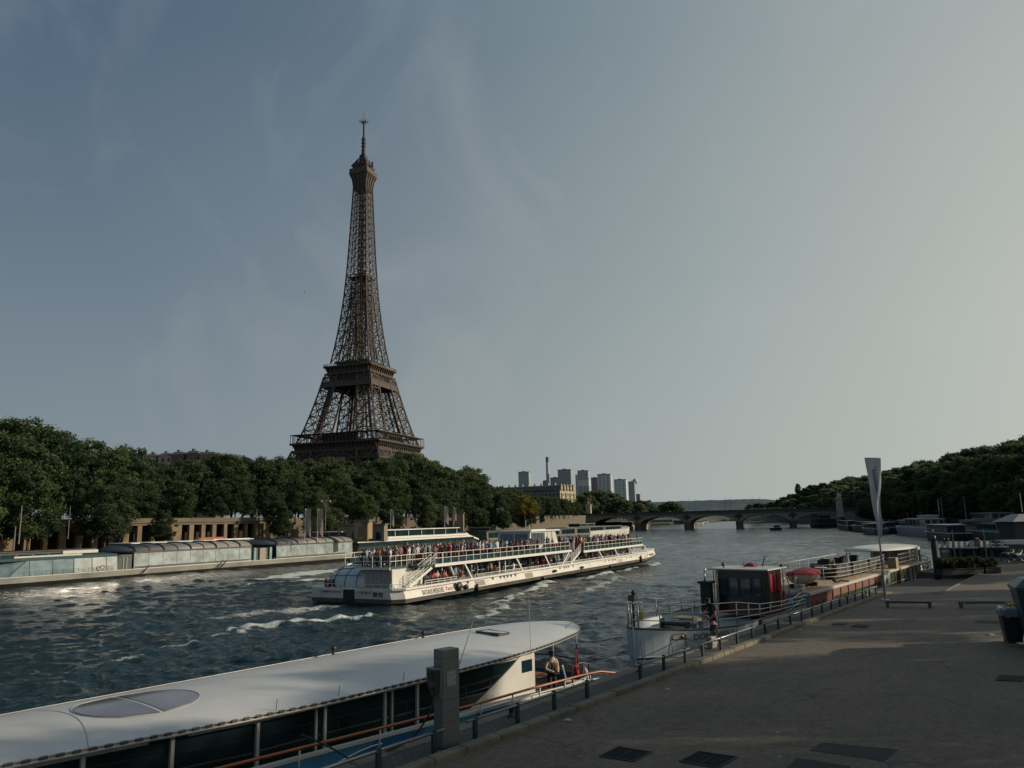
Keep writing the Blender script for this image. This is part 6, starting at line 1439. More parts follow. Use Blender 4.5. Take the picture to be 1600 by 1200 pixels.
# ------------------------------------------------------------------ man in dark clothes on the quay with a small child
b = []; s_ = 1.03; P = lambda x, y, z: (x*s_, y*s_, z*s_)
pel, che, nk = P(0, 0, .95), P(.08, 0, 1.25), P(.15, 0, 1.45)
b.append(('shirt', [(pel, (.145, .12)), (P(.03, 0, 1.1), (.14, .11)), (che, (.165, .125)), (nk, (.075, .07))])); b.append(('skin', [(nk, .062), (P(.20, 0, 1.50), (.056, .058)), (P(.27, 0, 1.555), (.084, .095)), (P(.30, 0, 1.60), (.07, .078))]))
for sg in (1, -1):
    sh = P(.12, sg*.20, 1.40); el = P(.20, sg*.27, 1.13); wr = P(.34, sg*.12, .96); b.append(('shirt', [(nk, .07), (sh, .070), (tuple((sh[i]+el[i])/2 for i in range(3)), .060)])); b.append(('skin', [(tuple((sh[i]+el[i])/2 for i in range(3)), .058), (el, .046), (wr, .033)])); hand(b, wr, (.7, -sg*.3, -.6), (.3, -sg, .2), -.3)
    hj, kn, an = P(-.01, sg*.10, .88), P(.03+.05*sg, sg*.11, .49), P(-.02+.07*sg, sg*.12, .09)
    b.append(('trousers', [(pel, (.145, .12)), (hj, .105), (kn, .075), (an, .055)])); b.append(('shoes', [(an, .05), (tuple((an[0]+.15, an[1], .045)), (.046, .038))]))
p = QF.p(15.05, .72, QZ+.02); man2 = hero('person', b, [fixed('black_tshirt', (.010, .010, .012)), DTR, HSK, HHA, SHOE], p, R(215), 'man in black bending his head down on the quay in front of the barge')
hc = bpy.data.objects.new('head_detail', None); face(man2, (.285*s_, 0, 1.575*s_), 1.0)
bpy.data.objects.remove(hc)
me_ = skin_mesh('child_body', body_bones('stand', .88), 1, [fixed('child_navy_top', (.05, .04, .07)), fixed('child_dark_trousers', (.03, .03, .04)), HSK, HHA, SHOE])
o = bpy.data.objects.new('person', me_); COL.objects.link(o); o.location = QF.p(14.62, .55, QZ+.02); o.rotation_euler = (0, 0, R(60)); tag(o, 'small child in a pink sun hat beside the man in black', 'person')
mb = MB(); mb.lathe((0, 0, 0), [(.085, .80), (.16, .80), (.15, .815), (.09, .83), (.075, .90), (0, .915)], 14); mb.build('hat', fixed('child_pink_hat', (.40, .14, .22)), o, True)
t = fthing('striped_bag', 'black and white striped bag on the cobbles beside the child', 'bag', QF, 14.15, .45, QZ+.02)
mb = MB(); mb.loft([[(x*a, y*b2, z) for x, y in ((-1, -1), (1, -1), (1, 1), (-1, 1))] for a, b2, z in ((.20, .10, 0), (.24, .14, .2), (.22, .09, .42))]); mb.build('body', mat('striped_cloth', (.28, .28, .27), .8, var=.95, scale=10), t, bevel=.03)
mb = MB(); mb.tube([(-.12, 0, .40), (-.1, 0, .58), (.1, 0, .58), (.12, 0, .40)], .012, 5); mb.build('handle', MATS['black_rubber'], t)
# ------------------------------------------------------------------ left bank: ground, walls, arcade
GRAVEL = surf_mat('bank_ground', ((.060, .056, .046), (.085, .078, .062), (.11, .10, .08)), (.12, .11, .085), scale=.3)
LWALL = brick_mat('embankment_stone', (.15, .125, .09), (.12, .10, .07), (.05, .045, .035), 1.4, .5, 'xz', ms=.03, tint=(.08, .07, .05))
# bank edge polylines in LF coordinates (x along, y away from the river)
def lbend(s, m): return (s, m+max(0, (s-170)/250)**1.6*62)
def lp(s, m, z): a, b = lbend(s, m); return LF.p(a, b, z)
SS = [-160, -60, 0, 60, 120, 170, 210, 250, 290, 330, 370, 410, 440]
def strip(name, m0, m1, z0, z1, mtl, label, S=SS):
    mb = MB(); mb.loft([[tuple(lp(s, m0, z0)), tuple(lp(s, m1, z1))] for s in S], cap=False, closed=False)
    o = mb.build(name, mtl)
    if o.data.polygons[0].normal.z < 0: o.data.flip_normals()
    return o
def vwall(name, m, z0, z1, mtl, S=SS, t=.5):
    mb = MB(); mb.loft([[tuple(lp(s, m, z0)), tuple(lp(s, m, z1)), tuple(lp(s, m+t, z1)), tuple(lp(s, m+t, z0))] for s in S], cap=True, closed=True); return mb.build(name, mtl)
struct(strip('lower_quay_ground', 23, 47, 2.6, 2.6, GRAVEL, ''), 'pale low quay of the left bank'); struct(strip('upper_bank_ground', 46.4, 700, 8.3, 8.3, GRAVEL, ''), 'upper ground of the left bank under the trees')
mw = brick_mat('embankment_top', (.34, .27, .18), (.28, .22, .15), (.12, .10, .07), 1.4, .5, 'xz', ms=.03, tint=(.12, .10, .06))
o = vwall('quay_edge_wall', 22.6, -3, 2.65, LWALL); tag(o, 'low stone edge wall of the left bank quay', 'wall')
o = vwall('embankment_wall', 46, 2.5, 9.2, LWALL); tag(o, 'tall tan stone embankment wall behind the far quay', 'wall')
# arcade: stone pavilion wall with tall dark openings
OPN = [(22, 39), (49, 69), (76, 94), (103, 120), (129, 145), (154, 171), (178, 193), (202, 215), (222, 237), (243, 257), (284, 296), (303, 315), (321, 332), (338, 350), (355, 366), (372, 383), (387, 398), (403, 412)]
def on_lf(u, m):
    d = _dir(u, 830); O = LF.p(0, m); n = LF.n; t = (O-Vector((0, 0, 0))).dot(n)/Vector((d.x, d.y, 0)).dot(n); P = Vector((d.x, d.y, 0))*t; return (P-LF.o).dot(LF.h)
ar = fthing('stone_arcade', 'tan stone arcade with a long row of tall dark openings under the trees', 'arcade', LF, 0, 40)
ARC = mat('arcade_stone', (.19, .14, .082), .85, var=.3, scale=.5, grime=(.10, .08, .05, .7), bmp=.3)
xs_ = [(on_lf(a, 40), on_lf(b, 40)) for a, b in OPN]
x_start, x_end = xs_[0][0]-14, xs_[-1][1]+2.2
mb = MB(); cur = x_start
for a, b in xs_: mb.box(cur, a, 0, .9, 2.6, 7.8); cur = b
mb.box(cur, x_end, 0, .9, 2.6, 7.8); mb.box(x_start, x_end, -.02, .92, 7.8, 8.3); mb.build('piers', ARC, ar)
mb = MB(); mb.box(x_start, x_end, -.35, 1.3, 8.3, 8.6); mb.box(x_start, x_end, .1, .5, 8.6, 9.3); mb.box(x_start, x_end, -.12, -.021, 7.8, 8.0); mb.build('cornice', mat('arcade_cornice', (.12, .10, .07), .85, var=.3, scale=.6), ar)
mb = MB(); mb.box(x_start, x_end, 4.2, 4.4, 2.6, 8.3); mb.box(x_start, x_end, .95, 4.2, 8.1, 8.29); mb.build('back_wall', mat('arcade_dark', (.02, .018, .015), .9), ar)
# further stone pieces seen between the trees: small buildings, kiosks, hoardings
def block(u0, u1, vt, vb, Y, label, cat, col, name='kiosk', roof=None, door=True, depth=5):
    a = aty(u0, vb, Y); b = aty(u1, vb, Y); h_ = aty(u0, vt, Y).z; z0 = min(a.z, b.z); W = (b-a).length
    t = thing(name, label, cat, (a.x, a.y, z0)); m_ = mat('wall_'+'_'.join(str(round(c*100)) for c in col), col, .85, var=.2, scale=.6, grime=(col[0]*.5, col[1]*.5, col[2]*.5, .6))
    mb = MB(); mb.box(0, W, 0, depth, 0, h_-z0); mb.build('wall', m_, t)
    mb = MB(); mb.box(-.25, W+.25, -.25, depth+.25, h_-z0, h_-z0+.35); mb.build('roof', roof or mat('flat_roof_grey', (.12, .11, .10), .8), t)
    if door:
        n = max(1, int(W/2.6))
        for k in range(n): mb = MB(); c = W*(k+.5)/n; mb.box(c-.6, c+.6, -.05, -.002, .5, min(2.6, (h_-z0)*.75)); mb.build('window', DGLASS, t)
    return t
block(553, 575, 815, 842, 165, 'small tan stone pavilion between the trees behind the two flags', 'pavilion', (.26, .20, .13), 'stone_pavilion')
block(527, 600, 822, 846, 185, 'low pale building with a strip of windows behind the glass boat', 'building', (.20, .17, .12), 'low_building')
block(566, 574, 818, 845, 160, 'narrow reddish brown pillar next to the white yacht', 'pillar', (.22, .12, .06), 'brown_pillar', door=False, depth=1.2)
block(706, 724, 803, 835, 250, 'square tan tower block on the quay behind the crowded boat', 'building', (.20, .15, .10), 'quay_tower')
block(690, 708, 815, 838, 246, 'dark square kiosk beside the tan tower block', 'kiosk', (.05, .045, .04))
block(863, 880, 799, 812, 420, 'small pale yellow stone pavilion left of the bridge pylons', 'pavilion', (.42, .34, .20), 'stone_pavilion', door=False)
block(735, 765, 826, 842, 260, 'dark box shaped ticket booth on the pontoon', 'booth', (.015, .028, .030), 'ticket_booth', door=False)
# banners on poles
def banner(u, vt, vb, Y, w_, label, col=(.40, .28, .25)):
    a = aty(u, vb, Y); zt = aty(u, vt, Y).z; h_ = zt-a.z; t = thing('tall_banner', label, 'banner', a, 0, 'upright banners along the left bank')
    mb = MB(); mb.tube([(0, 0, -.5), (0, 0, h_)], .07, 5); mb.build('pole', WHITE2, t)
    mb = MB(); mb.loft([[(.1+w_*f, .12*math.sin(z_*3+f*4), h_*(1-.72*z_)-(.25*h_*f if z_ == 1 else 0)) for f in (0, .25, .5, .75, 1)] for z_ in [k/7 for k in range(8)]], cap=False, closed=False); mb.build('cloth', mat('banner_pink', col, .8, var=.25, scale=.8) if col[0] == .40 else mat('banner_cream', col, .8), t)
banner(476, 795, 842, 150, 1.05, 'pink and cream banner left of the pair behind the glass boat'); banner(495.5, 795, 842, 150, 1.0, 'pink and cream banner right of the pair behind the glass boat')
banner(610, 796, 825, 195, .8, 'small pinkish banner among the trees above the white yacht'); banner(695, 791, 822, 230, 1.0, 'pinkish banner above the tan tower block'); banner(709, 793, 815, 235, .7, 'small pale banner beside the tan tower block')
banner(777, 794, 822, 300, 1.0, 'left of two cream banners in front of the round trees', (.48, .40, .30)); banner(784, 794, 822, 300, 1.0, 'right of two cream banners in front of the round trees', (.48, .40, .30))
# street lamps and masts
def lamp_mast(u, vt, vb, Y, label, head=True, r=.09):
    a = aty(u, vb, Y); h_ = aty(u, vt, Y).z-a.z; t = thing('lamp_mast', label, 'lamp post', a, 0, 'masts and lamp posts on the far bank')
    mb = MB(); mb.tube([(0, 0, 0), (0, 0, h_)], [r, r*.6], 6); mb.build('pole', mat('mast_grey', (.16, .16, .15), .6), t)
    if head: mb = MB(); mb.tube([(-.9, 0, h_-.1), (0, 0, h_+.1), (.9, 0, h_-.1)], .06, 5); mb.ball((-.9, 0, h_-.2), .25, n=6, m=4); mb.ball((.9, 0, h_-.2), .25, n=6, m=4); mb.build('lamp_head', mat('lamp_glass_pale', (.35, .34, .30), .4), t)
lamp_mast(508, 782, 835, 165, 'twin headed street lamp right of the two pink banners'); lamp_mast(401, 795, 812, 175, 'lattice mast behind the arcade top', False); lamp_mast(29, 790, 850, 118, 'pale bare mast at the left edge behind the glass boat', False, .12); lamp_mast(21, 822, 860, 100, 'short mast on the dark boats at the left edge', False, .1)
lamp_mast(106, 790, 842, 140, 'thin mast in front of the arcade left part', False, .08)
# ------------------------------------------------------------------ glass boats
gb = fthing('glass_boat', 'long grey glass sided restaurant boat moored in front of the arcade', 'glass boat', LF, 0, 0)
GH = mat('glass_boat_hull', (.34, .34, .30), .5, var=.12, scale=.4, grime=(.12, .12, .10, .6)); GD = mat('glass_boat_dark', (.022, .040, .044), .45, var=.2)
BLIND = glass('blind_glass', (.27, .31, .31), .22, spec=.5); BLIND_D = glass('blind_glass_bow', (.12, .18, .20), .12)
def gplan(ins, x0=-5.0, x1=69.8):
    return [(x0+ins, 5-.6), (x0+1.4+ins, 2.2+ins), (x0+4+ins, .6+ins), (x0+8, .05+ins), (x1-2, ins), (x1-ins, 1.2), (x1-ins, 8.8), (x1-2, 10-ins), (x0+8, 9.95-ins), (x0+4+ins, 9.4-ins), (x0+1.4+ins, 7.8-ins), (x0+ins, 5.6)]
mb = MB(); mb.loft([[(x, y, -.5) for x, y in gplan(.8)], [(x, y, .25) for x, y in gplan(.35)]]); mb.build('lower_hull', HULLB, gb)
mb = MB(); mb.loft([[(x, y, .25) for x, y in gplan(.35)], [(x, y, .98) for x, y in gplan(0)], [(x, y, 1.05) for x, y in gplan(0)]]); mb.build('hull', GH, gb)
mb = MB(); mb.tube([(x, y-.02, 1.06) for x, y in gplan(0)], .05, 5, closed=True); mb.build('deck_rim', WHITE2, gb)
# bow cabin: sloping glass nose
def gl(name, pts, m_): o = MB().add(pts, [tuple(range(len(pts)))]).build(name, m_, gb); return o
seams = [1.1, 4.0, 7.2, 10.2, 12.9, 15.1, 16.9]
gl('glass_panel', [(-2.8, 1.9, 1.1), (1.2, .7, 1.1), (3.6, .9, 3.15), (-.8, 2.3, 3.1)], BLIND_D)
for a, b in zip(seams, seams[1:]): gl('glass_panel', [(a, .7, 1.1), (b, .7, 1.1), (b if b > 16 else b+ (2.4 if a < 2 else 0), .9, 3.15), (a+(2.4 if a < 2 else 0 if a > 4.5 else 0), .9, 3.15)] if a > 1.5 else [(1.2, .7, 1.1), (4.0, .7, 1.1), (4.0, .9, 3.15), (3.6, .9, 3.15)], BLIND_D if a < 8 else BLIND)
mb = MB()
for a in seams[1:]: mb.bar((a, .68, 1.1), (a, .87, 3.15), .07)
mb.bar((1.2, .66, 1.1), (3.6, .86, 3.15), .08); mb.bar((-2.8, 1.85, 1.1), (-.8, 2.25, 3.15), .08)
mb.build('glazing_frame', GD, gb)
mb = MB(); mb.loft([[(x, .8, 3.15), (x, 1.3, 3.5), (x, 5, 3.7), (x, 8.7, 3.5), (x, 9.2, 3.15)] for x in (-.6, 17.0)], cap=True); mb.build('bow_roof', mat('bow_roof_teal', (.05, .085, .09), .35), gb)
mb = MB(); mb.box(2.5, 12, 2.0, 2.5, 3.55, 3.75); mb.box(9.5, 14.8, 2.6, 3.0, 3.8, 4.25); mb.build('roof_box', mat('roof_box_cream', (.48, .46, .40), .5), gb)
mb = MB(); mb.box(-1.5, 17, 9.1, 9.3, 1.05, 3.2); mb.build('far_side', BLIND_D, gb)
mb = MB(); mb.box(17.0, 19.2, .75, 9.2, 1.05, 3.3); mb.box(17.2, 19.0, .66, .74, 3.0, 3.25); mb.build('entrance', GD, gb)
for x in (17.75, 18.3): mb = MB(); mb.bar((x, .70, 1.1), (x, .70, 3.0), .09); mb.build('door_frame', mat('door_frame_cream', (.40, .36, .28), .5), gb)
mb = MB(); mb.ball((-.1, 1.15, 1.9), .42, .06, .3, 10, 6); mb.build('round_emblem', mat('red_emblem', (.36, .03, .025), .6), gb, True)
mb = MB(); mb.tube([(14.2+.32*math.cos(a*.5), .28, 1.65+.32*math.sin(a*.5)) for a in range(12)], .07, 6); mb.build('lifebuoy', MATS['lifebuoy_red'], gb, True)
mb = MB()
for h_ in (.35, .7): mb.bar((3, .15, 1.05+h_), (16.6, .15, 1.05+h_), .035)
for k in range(10): mb.bar((3+k*1.5, .15, 1.05), (3+k*1.5, .15, 1.78), .04)
mb.build('side_railing', mat('thin_dark_rail', (.05, .05, .048), .5), gb)
def section(x0, x1, n, lights=True):
    mb = MB(); mb.box(x0, x1, .56, 9.5, 1.05, 1.4); mb.build('plinth', GH, gb)
    for k in range(n):
        a, b = x0+(x1-x0)*k/n, x0+(x1-x0)*(k+1)/n; f = bpy.data.objects.new('glass_panel', MB().add([(a+.04, .5, 1.42), (b-.04, .5, 1.42), (b-.04, .62, 3.55), (a+.04, .62, 3.55)], [(0, 1, 2, 3)]).mesh('glass_panel', BLIND)); COL.objects.link(f); f.parent = gb
    mb = MB()
    for k in range(n+1): a = x0+(x1-x0)*k/n; mb.bar((a, .52, 1.42), (a, .64, 3.6), .06)
    mb.bar((x0, .5, 1.41), (x1, .5, 1.41), .05); mb.build('glazing_frame', GD, gb)
    mb = MB(); secs = []
    for x in (x0-.1, x1+.1): secs.append([(x, 5-4.55*math.cos(a), 3.56+1.15*math.sin(a)**.7) for a in [math.pi*k/14 for k in range(15)]])
    mb.loft(secs, cap=True); mb.build('curved_roof', mat('roof_brown_grey', (.23, .21, .19), .45, var=.15, scale=.3), gb, True)
    mb = MB()
    for k in range(0, n+1): 
        a = x0+(x1-x0)*k/n; mb.tube([(a, 5-4.62*math.cos(t_), 3.56+1.20*math.sin(t_)**.7) for t_ in [math.pi*.02+math.pi*.6*j/10 for j in range(11)]], .06 if k % 2 else .15, 4)
    mb.box(x0-.1, x1+.1, .40, .56, 3.50, 3.66); mb.build('roof_rib', GD, gb)
    mb = MB(); mb.box(x0, x1, 9.3, 9.4, 1.4, 3.6); mb.build('far_side', BLIND, gb)
    mb = MB(); mb.add([(x1+.02, .6, 1.4), (x1+.02, 9.4, 1.4), (x1+.02, 9.4, 3.58), (x1+.02, .6, 3.58)], [(0, 1, 2, 3)]); mb.add([(x0-.02, .6, 1.4), (x0-.02, 9.4, 1.4), (x0-.02, 9.4, 3.58), (x0-.02, .6, 3.58)], [(3, 2, 1, 0)]); mb.build('end_glass', DGLASS, gb)
section(19.4, 42.2, 9); section(48.2, 69.0, 8)
mb = MB(); mb.box(42.4, 48.0, 1.2, 9.0, 1.05, 3.2); mb.build('middle_entrance', GD, gb)
for x in (43.2, 46.9): mb = MB(); mb.box(x, x+.5, .9, 1.19, 1.1, 3.3); mb.build('entrance_screen', mat('screen_cyan', (.18, .26, .26), .4, var=.5, scale=2), gb)
mb = MB(); mb.box(44.6, 46.0, .92, 1.19, 1.1, 3.2); mb.build('entrance_panel', mat('entrance_tan', (.26, .21, .17), .6), gb)
mb = MB(); mb.box(36, 44, 3, 5, 4.95, 5.05); mb.build('roof_board', WHITE2, gb)
mb = MB()
for x in (20.5, 34.5, 35.3): mb.bar((x, .0, .3), (x+1.1, -.15, 1.5), .14)
mb.build('mooring_strut', HULLB, gb)
mb = MB(); mb.bar((19.5, .3, 1.30), (42, .3, 1.36), .10); mb.bar((48, .3, 1.3), (69, .3, 1.3), .10); mb.build('lamp_rail', mat('rail_brown', (.12, .10, .08), .6), gb)
# ------------------------------------------------------------------ generic background boat with windows in each storey
def boat(name, label, cat, p, rz, L, W, hull, decks, col, trim=None, group=None, bow=1, roofcol=None, rise=.3, flat=False, canvas=None, cabcol=None, both=False):
    """p = waterline stern point on the near side; decks = list of (x0, x1, inset, z0, z1, nwin, glasslevel)"""
    t = thing(name, label, cat, p, rz, group); tm = trim or WHITE2
    def pl(ins, z, e=0):
        B = min(L*.22, 7)+e; ps = [(.0+ins, ins), (L-B, ins), (L-B*.45, ins+W*.13), (L-B*.12, W*.36), (L-ins*.5, W*.5), (L-B*.12, W*.64), (L-B*.45, W-ins-W*.13), (L-B, W-ins), (ins, W-ins)]
        if bow < 0: ps = [(L-x, y) for x, y in reversed(ps)]
        return [(x, y, z+rise*max(0, ((x if bow > 0 else L-x)-L*.6)/(L*.4))**2) for x, y in ps]
    mb = MB(); mb.loft([pl(.35, -.5), pl(.06, hull*.45), pl(0, hull)]); mb.build('hull', col, t)
    mb = MB(); mb.tube([Vector(q)+Vector((0, 0, .04)) for q in pl(-.02, hull)], .07, 4, closed=True); mb.build('rim', tm, t)
    for (x0, x1, ins, z0, z1, n, g0) in decks:
        mb = MB(); mb.box(x0, x1, ins, W-ins, z0, z1); mb.build('cabin', cabcol or col, t)
        mb = MB(); mb.box(x0-.4, x1+.4, ins-.25, W-ins+.25, z1+.002, z1+.14); mb.build('roof', roofcol or tm, t)
        hh_ = z1-z0
        for k in range(n):
            a = x0+(x1-x0)*(k+.08)/n; b2 = x0+(x1-x0)*(k+.92)/n
            mb = MB(); mb.box(a, b2, ins-.03, ins-.002, z0+hh_*g0, z0+hh_*.88); mb.build('window', DGLASS, t)
            if both: mb = MB(); mb.box(a, b2, W-ins+.002, W-ins+.03, z0+hh_*g0, z0+hh_*.88); mb.build('window', DGLASS, t)
        if both and n:
            for k in range(3): a = ins+(W-2*ins)*(k+.15)/3; mb = MB(); mb.box(x0-.03, x0-.002, a, a+(W-2*ins)*.7/3, z0+hh_*.3, z0+hh_*.85); mb.build('window', DGLASS, t)
    return t
DARKB = mat('dark_boat_hull', (.020, .022, .024), .45, var=.2); GREYB = mat('grey_boat', (.20, .21, .21), .5, var=.15); TEALB = mat('teal_grey_boat', (.08, .11, .12), .5, var=.2)
rz = LF.rz
def pf(s, m): p_ = LF.p(s, m); return (p_.x, p_.y, 0)
boat('glass_boat', 'dark low glass boat behind the bow of the grey glass boat', 'glass boat', pf(-4, 13.5), rz, 28, 7, 1.0, [(1, 25, .5, 1.0, 4.0, 10, .15)], DARKB, WHITE2, 'tour boats moored at the left bank', roofcol=DARKB)
boat('glass_boat', 'dark glass boat with a thick white roof rim behind the grey glass boat', 'glass boat', pf(27, 13.5), rz, 34, 7, 1.0, [(1, 27, .5, 1.0, 4.6, 12, .1)], DARKB, WHITE2, 'tour boats moored at the left bank', roofcol=WHITE2)
t = fthing('inflatable_tender', 'orange and white covered tender lying on the pontoon below the arcade', 'tender', LF, 52, 24, 4.2)
mb = MB(); mb.loft([[(x, y*a, z) for y, z in ((-1.2, 0), (-1.3, .5), (-.8, .9), (.8, .9), (1.3, .5), (1.2, 0))] for x, a in ((-3.5, .3), (-2.5, .9), (2.5, 1), (3.5, .8))]); mb.build('cover', mat('orange_cover', (.45, .14, .06), .7, var=.3), t, True)
mb = MB(); mb.box(-3, 3.2, -1.4, 1.4, -1.6, .0); mb.build('float', GREYB, t)
# white yacht-like double deck boat behind the stern of the cruise boat
YF = Frame(tuple(LF.p(77, 16))[:2], 28.0)
yt = fthing('white_tour_boat', 'white double deck boat with rounded wheelhouse behind the stern of the crowded boat', 'tour boat', YF, 0, 0)
def yp(ins, z, x0=0, x1=66): return [(x0+3+ins, ins, z), (x1, ins, z), (x1, 9-ins, z), (x0+3+ins, 9-ins, z), (x0+.8+ins, 7.2, z), (x0+ins, 4.5, z), (x0+.8+ins, 1.8, z)]
mb = MB(); mb.loft([yp(.5, -.5, 2), yp(.1, .9, .6), yp(0, 1.6)]); mb.build('hull', HULLB, yt)
mb = MB(); mb.loft([yp(.02, 1.62), yp(0, 2.1), yp(.0, 2.6, -.3)]); mb.build('main_deck_band', DGLASS, yt)
mb = MB(); mb.loft([yp(.3, 2.6, 1.5, 62), yp(.5, 3.3, 3, 62), yp(.7, 4.2, 4.5, 20)]); mb.build('forward_cabin', WHITE, yt)
for x in (1.9, 3.2, 4.6): mb = MB(); mb.box(x+1.6, x+2.5, .35, .45, 2.75, 3.2); mb.build('window', DGLASS, yt)
mb = MB(); mb.box(9, 57, .6, 8.4, 3.3, 5.28); mb.build('upper_cabin', DGLASS, yt)
mb = MB(); mb.box(13, 62.2, .3, .58, 2.6, 3.7); mb.box(13, 62.2, 8.42, 8.7, 2.6, 3.7); mb.prismy([(5, 3.2), (9, 3.2), (9, 3.7), (6.5, 3.7)], .3, 8.7); mb.build('bulwark', WHITE2, yt)
mb = MB(); mb.box(5.6, 58, -.1, 9.1, 5.3, 5.5); mb.build('roof', WHITE2, yt)
mb = MB()
for x in (13, 16, 19, 22, 27, 33, 39, 45, 51, 57): mb.bar((x, .4, 3.7), (x, .4, 5.3), .14)
mb.build('roof_posts', WHITE2, yt)
mb = MB(); mb.prism([(6.6, 2.0), (7.6, .8), (12, .7), (12, 8.3), (7.6, 8.2), (6.6, 7)], 3.72, 5.29); mb.build('wheelhouse_glass', DGLASS, yt)
mb = MB(); mb.tube([(22.5, .1, 3.2), (62.2, .1, 3.2)], .05, 5); mb.build('handrail', WHITE2, yt); mb = MB(); mb.box(21.5, 24, .25, .3, 3.0, 3.65); mb.build('orange_panel', ORANGE, yt)
mb = MB(); mb.box(20, 24, 3, 6, 5.51, 6.0); mb.build('roof_unit', WHITE2, yt)
mb = MB(); mb.prismy([(62.2, 2.6), (64.5, 2.6), (69.5, 1.5), (69.5, 1.9), (64, 3.2), (62.2, 4.0)], .3, 8.7); mb.build('stern_slope', WHITE2, yt)
# pontoon building with a long dark roof, further boats
def px(u, v, z=0): q = atz(u, v, z); return (q.x, q.y, 0)
pz = R(90-33)
q = LF.p(150, 19); boat('pontoon_building', 'long grey boarding pontoon building with an overhanging dark roof behind the crowd', 'pontoon', (q.x, q.y, 0), R(90-34), 74, 10, 1.0, [(2, 70, .6, 1.0, 3.9, 6, .3)], mat('pontoon_grey', (.10, .10, .095), .6, var=.2), DARKB, None, flat=False, roofcol=DARKB, rise=0)
q = atz(965, 836, 0); boat('white_tour_boat', 'sleek white pointed tour boat behind the forward half of the crowded boat', 'tour boat', tuple(Vector((q.x, q.y, 0))-Vector((math.cos(R(50))*52, math.sin(R(50))*52, 0))+Vector((7, -6, 0))), R(50), 52, 9, 2.0, [(4, 42, .7, 2.0, 4.0, 3, .1), (14, 24, 1.8, 4.2, 5.2, 2, .3)], WHITE, WHITE2, None, roofcol=GREYB, rise=1.8, cabcol=DARKB)
q = atz(1020, 824, 0); cbf = boat('cruise_boat', 'distant open top tour boat crowded with passengers near the bridge', 'cruise boat', (q.x-46*math.cos(R(60)), q.y-46*math.sin(R(60)), 0), R(60), 46, 9, 1.5, [(3, 42, .5, 1.5, 4.2, 14, .2)], mat('far_boat_cream', (.30, .27, .21), .6), mat('far_trim', (.38, .34, .27), .6), None, rise=.4)
for k in range(30):
    x, y = RP.uniform(4, 41), RP.uniform(.8, 8); c, s_ = math.cos(R(60)), math.sin(R(60)); o_ = Vector((q.x-46*c, q.y-46*s_, 0))
    person(o_+Vector((x*c-y*s_, x*s_+y*c, 4.36)), RP.uniform(0, 6), RP.choice(['stand', 'photo', 'fold']), 'on the distant tour boat near the bridge', 'passengers on the distant tour boat')
# ------------------------------------------------------------------ bridge (five flat stone arches)
BR = Vector((127, 496, 0)); BA = .329; e1 = Vector((-math.cos(BA), math.sin(BA), 0))      # toward the left bank
STB = brick_mat('bridge_stone', (.31, .295, .25), (.26, .245, .21), (.08, .075, .065), 1.6, .6, 'xz', ms=.03, tint=(.07, .065, .055), bmp=.3)
br = thing('stone_bridge', 'long low stone bridge of five flat arches crossing the river', 'bridge', BR, math.atan2(-e1.y, -e1.x))   # local x toward the right bank
HALF = 16.5; SP = 31.0
arch = []
def arch_poly(cx):
    pts = []
    for k in range(25):
        f = -1+2*k/24; pts.append((cx+f*14.0, 2.6+4.7*math.sqrt(max(0, 1-abs(f)**2.05))**1.15))
    return pts
outline_ = [(-110, -2)]; low = [(-110, -2), (-78, -2)]
mb = MB()
poly = [(-112, 9.2), (-112, -3)]
for c in (-2, -1, 0, 1, 2):
    a = arch_poly(c*SP); poly += [(c*SP-14.0, -3)]+a+[(c*SP+14.0, -3)]
poly += [(112, -3), (112, 9.2)]
# ngon is concave: build as quads column by column instead
def colquad(x0, z0, x1, z1):
    for y, fl in ((-HALF, 0), (HALF, 1)):
        q_ = [(x0, y, z0), (x1, y, z1), (x1, y, 9.2), (x0, y, 9.2)]; mb.add(q_ if not fl else q_[::-1], [(0, 1, 2, 3)])
    mb.add([(x0, -HALF, z0), (x0, HALF, z0), (x1, HALF, z1), (x1, -HALF, z1)], [(0, 1, 2, 3)])
for c in (-2, -1, 0, 1, 2):
    a = arch_poly(c*SP)
    for p0, p1 in zip(a, a[1:]): colquad(p0[0], p0[1], p1[0], p1[1])
for x0, x1 in [(-112, -2*SP-14)]+[(c*SP+14, (c+1)*SP-14) for c in (-2, -1, 0, 1)]+[(2*SP+14, 112)]:
    mb.box(x0, x1, -HALF, HALF, -3, 9.2)
mb.build('arches', STB, br)
mb = MB()
for c in (-1.5, -.5, .5, 1.5):
    x = c*SP
    for sg in (-1, 1):
        ps = [(x+1.9*math.cos(a), sg*(HALF+.2+1.9*max(0, math.sin(a)))) for a in [math.pi*k/8 for k in range(9)]]
        if sg < 0: ps = ps[::-1]
        mb = MB(); mb.prism(ps, -3, 3.4); mb.lathe((x, sg*HALF+sg*.1, 0), [(1.9, 3.4), (.1, 4.4)], 12); mb.build('cutwater', mat('pier_dark_stone', (.085, .08, .07), .8, var=.3), br)
mb = MB()
for sg in (-1, 1):
    y = sg*(HALF+.25)
    mb.box(-112, 112, *sorted((y, y+sg*.45)), 8.75, 9.3)
mb.build('cornice', mat('bridge_cornice', (.10, .095, .085), .8, var=.2), br)
mb = MB()
for sg in (-1, 1): y = sg*(HALF+.1); mb.box(-112, 112, *sorted((y, y+sg*.3)), 9.31, 10.45)
mb.build('parapet', mat('bridge_parapet_dark', (.035, .04, .04), .8, var=.2), br)
for c in (-1.5, -.5, .5, 1.5):
    mb = MB(); x = c*SP; y = -HALF-.4
    for k in range(6): mb.ball((x+(-1.6+k*.64), y, 6.9+.6*math.sin(k*.62)), .65, .35, .8, 7, 5)
    mb.ball((x, y, 5.9), .7, .4, 1.0, 7, 5); mb.build('relief', mat('relief_dark', (.045, .045, .042), .8), br, True)
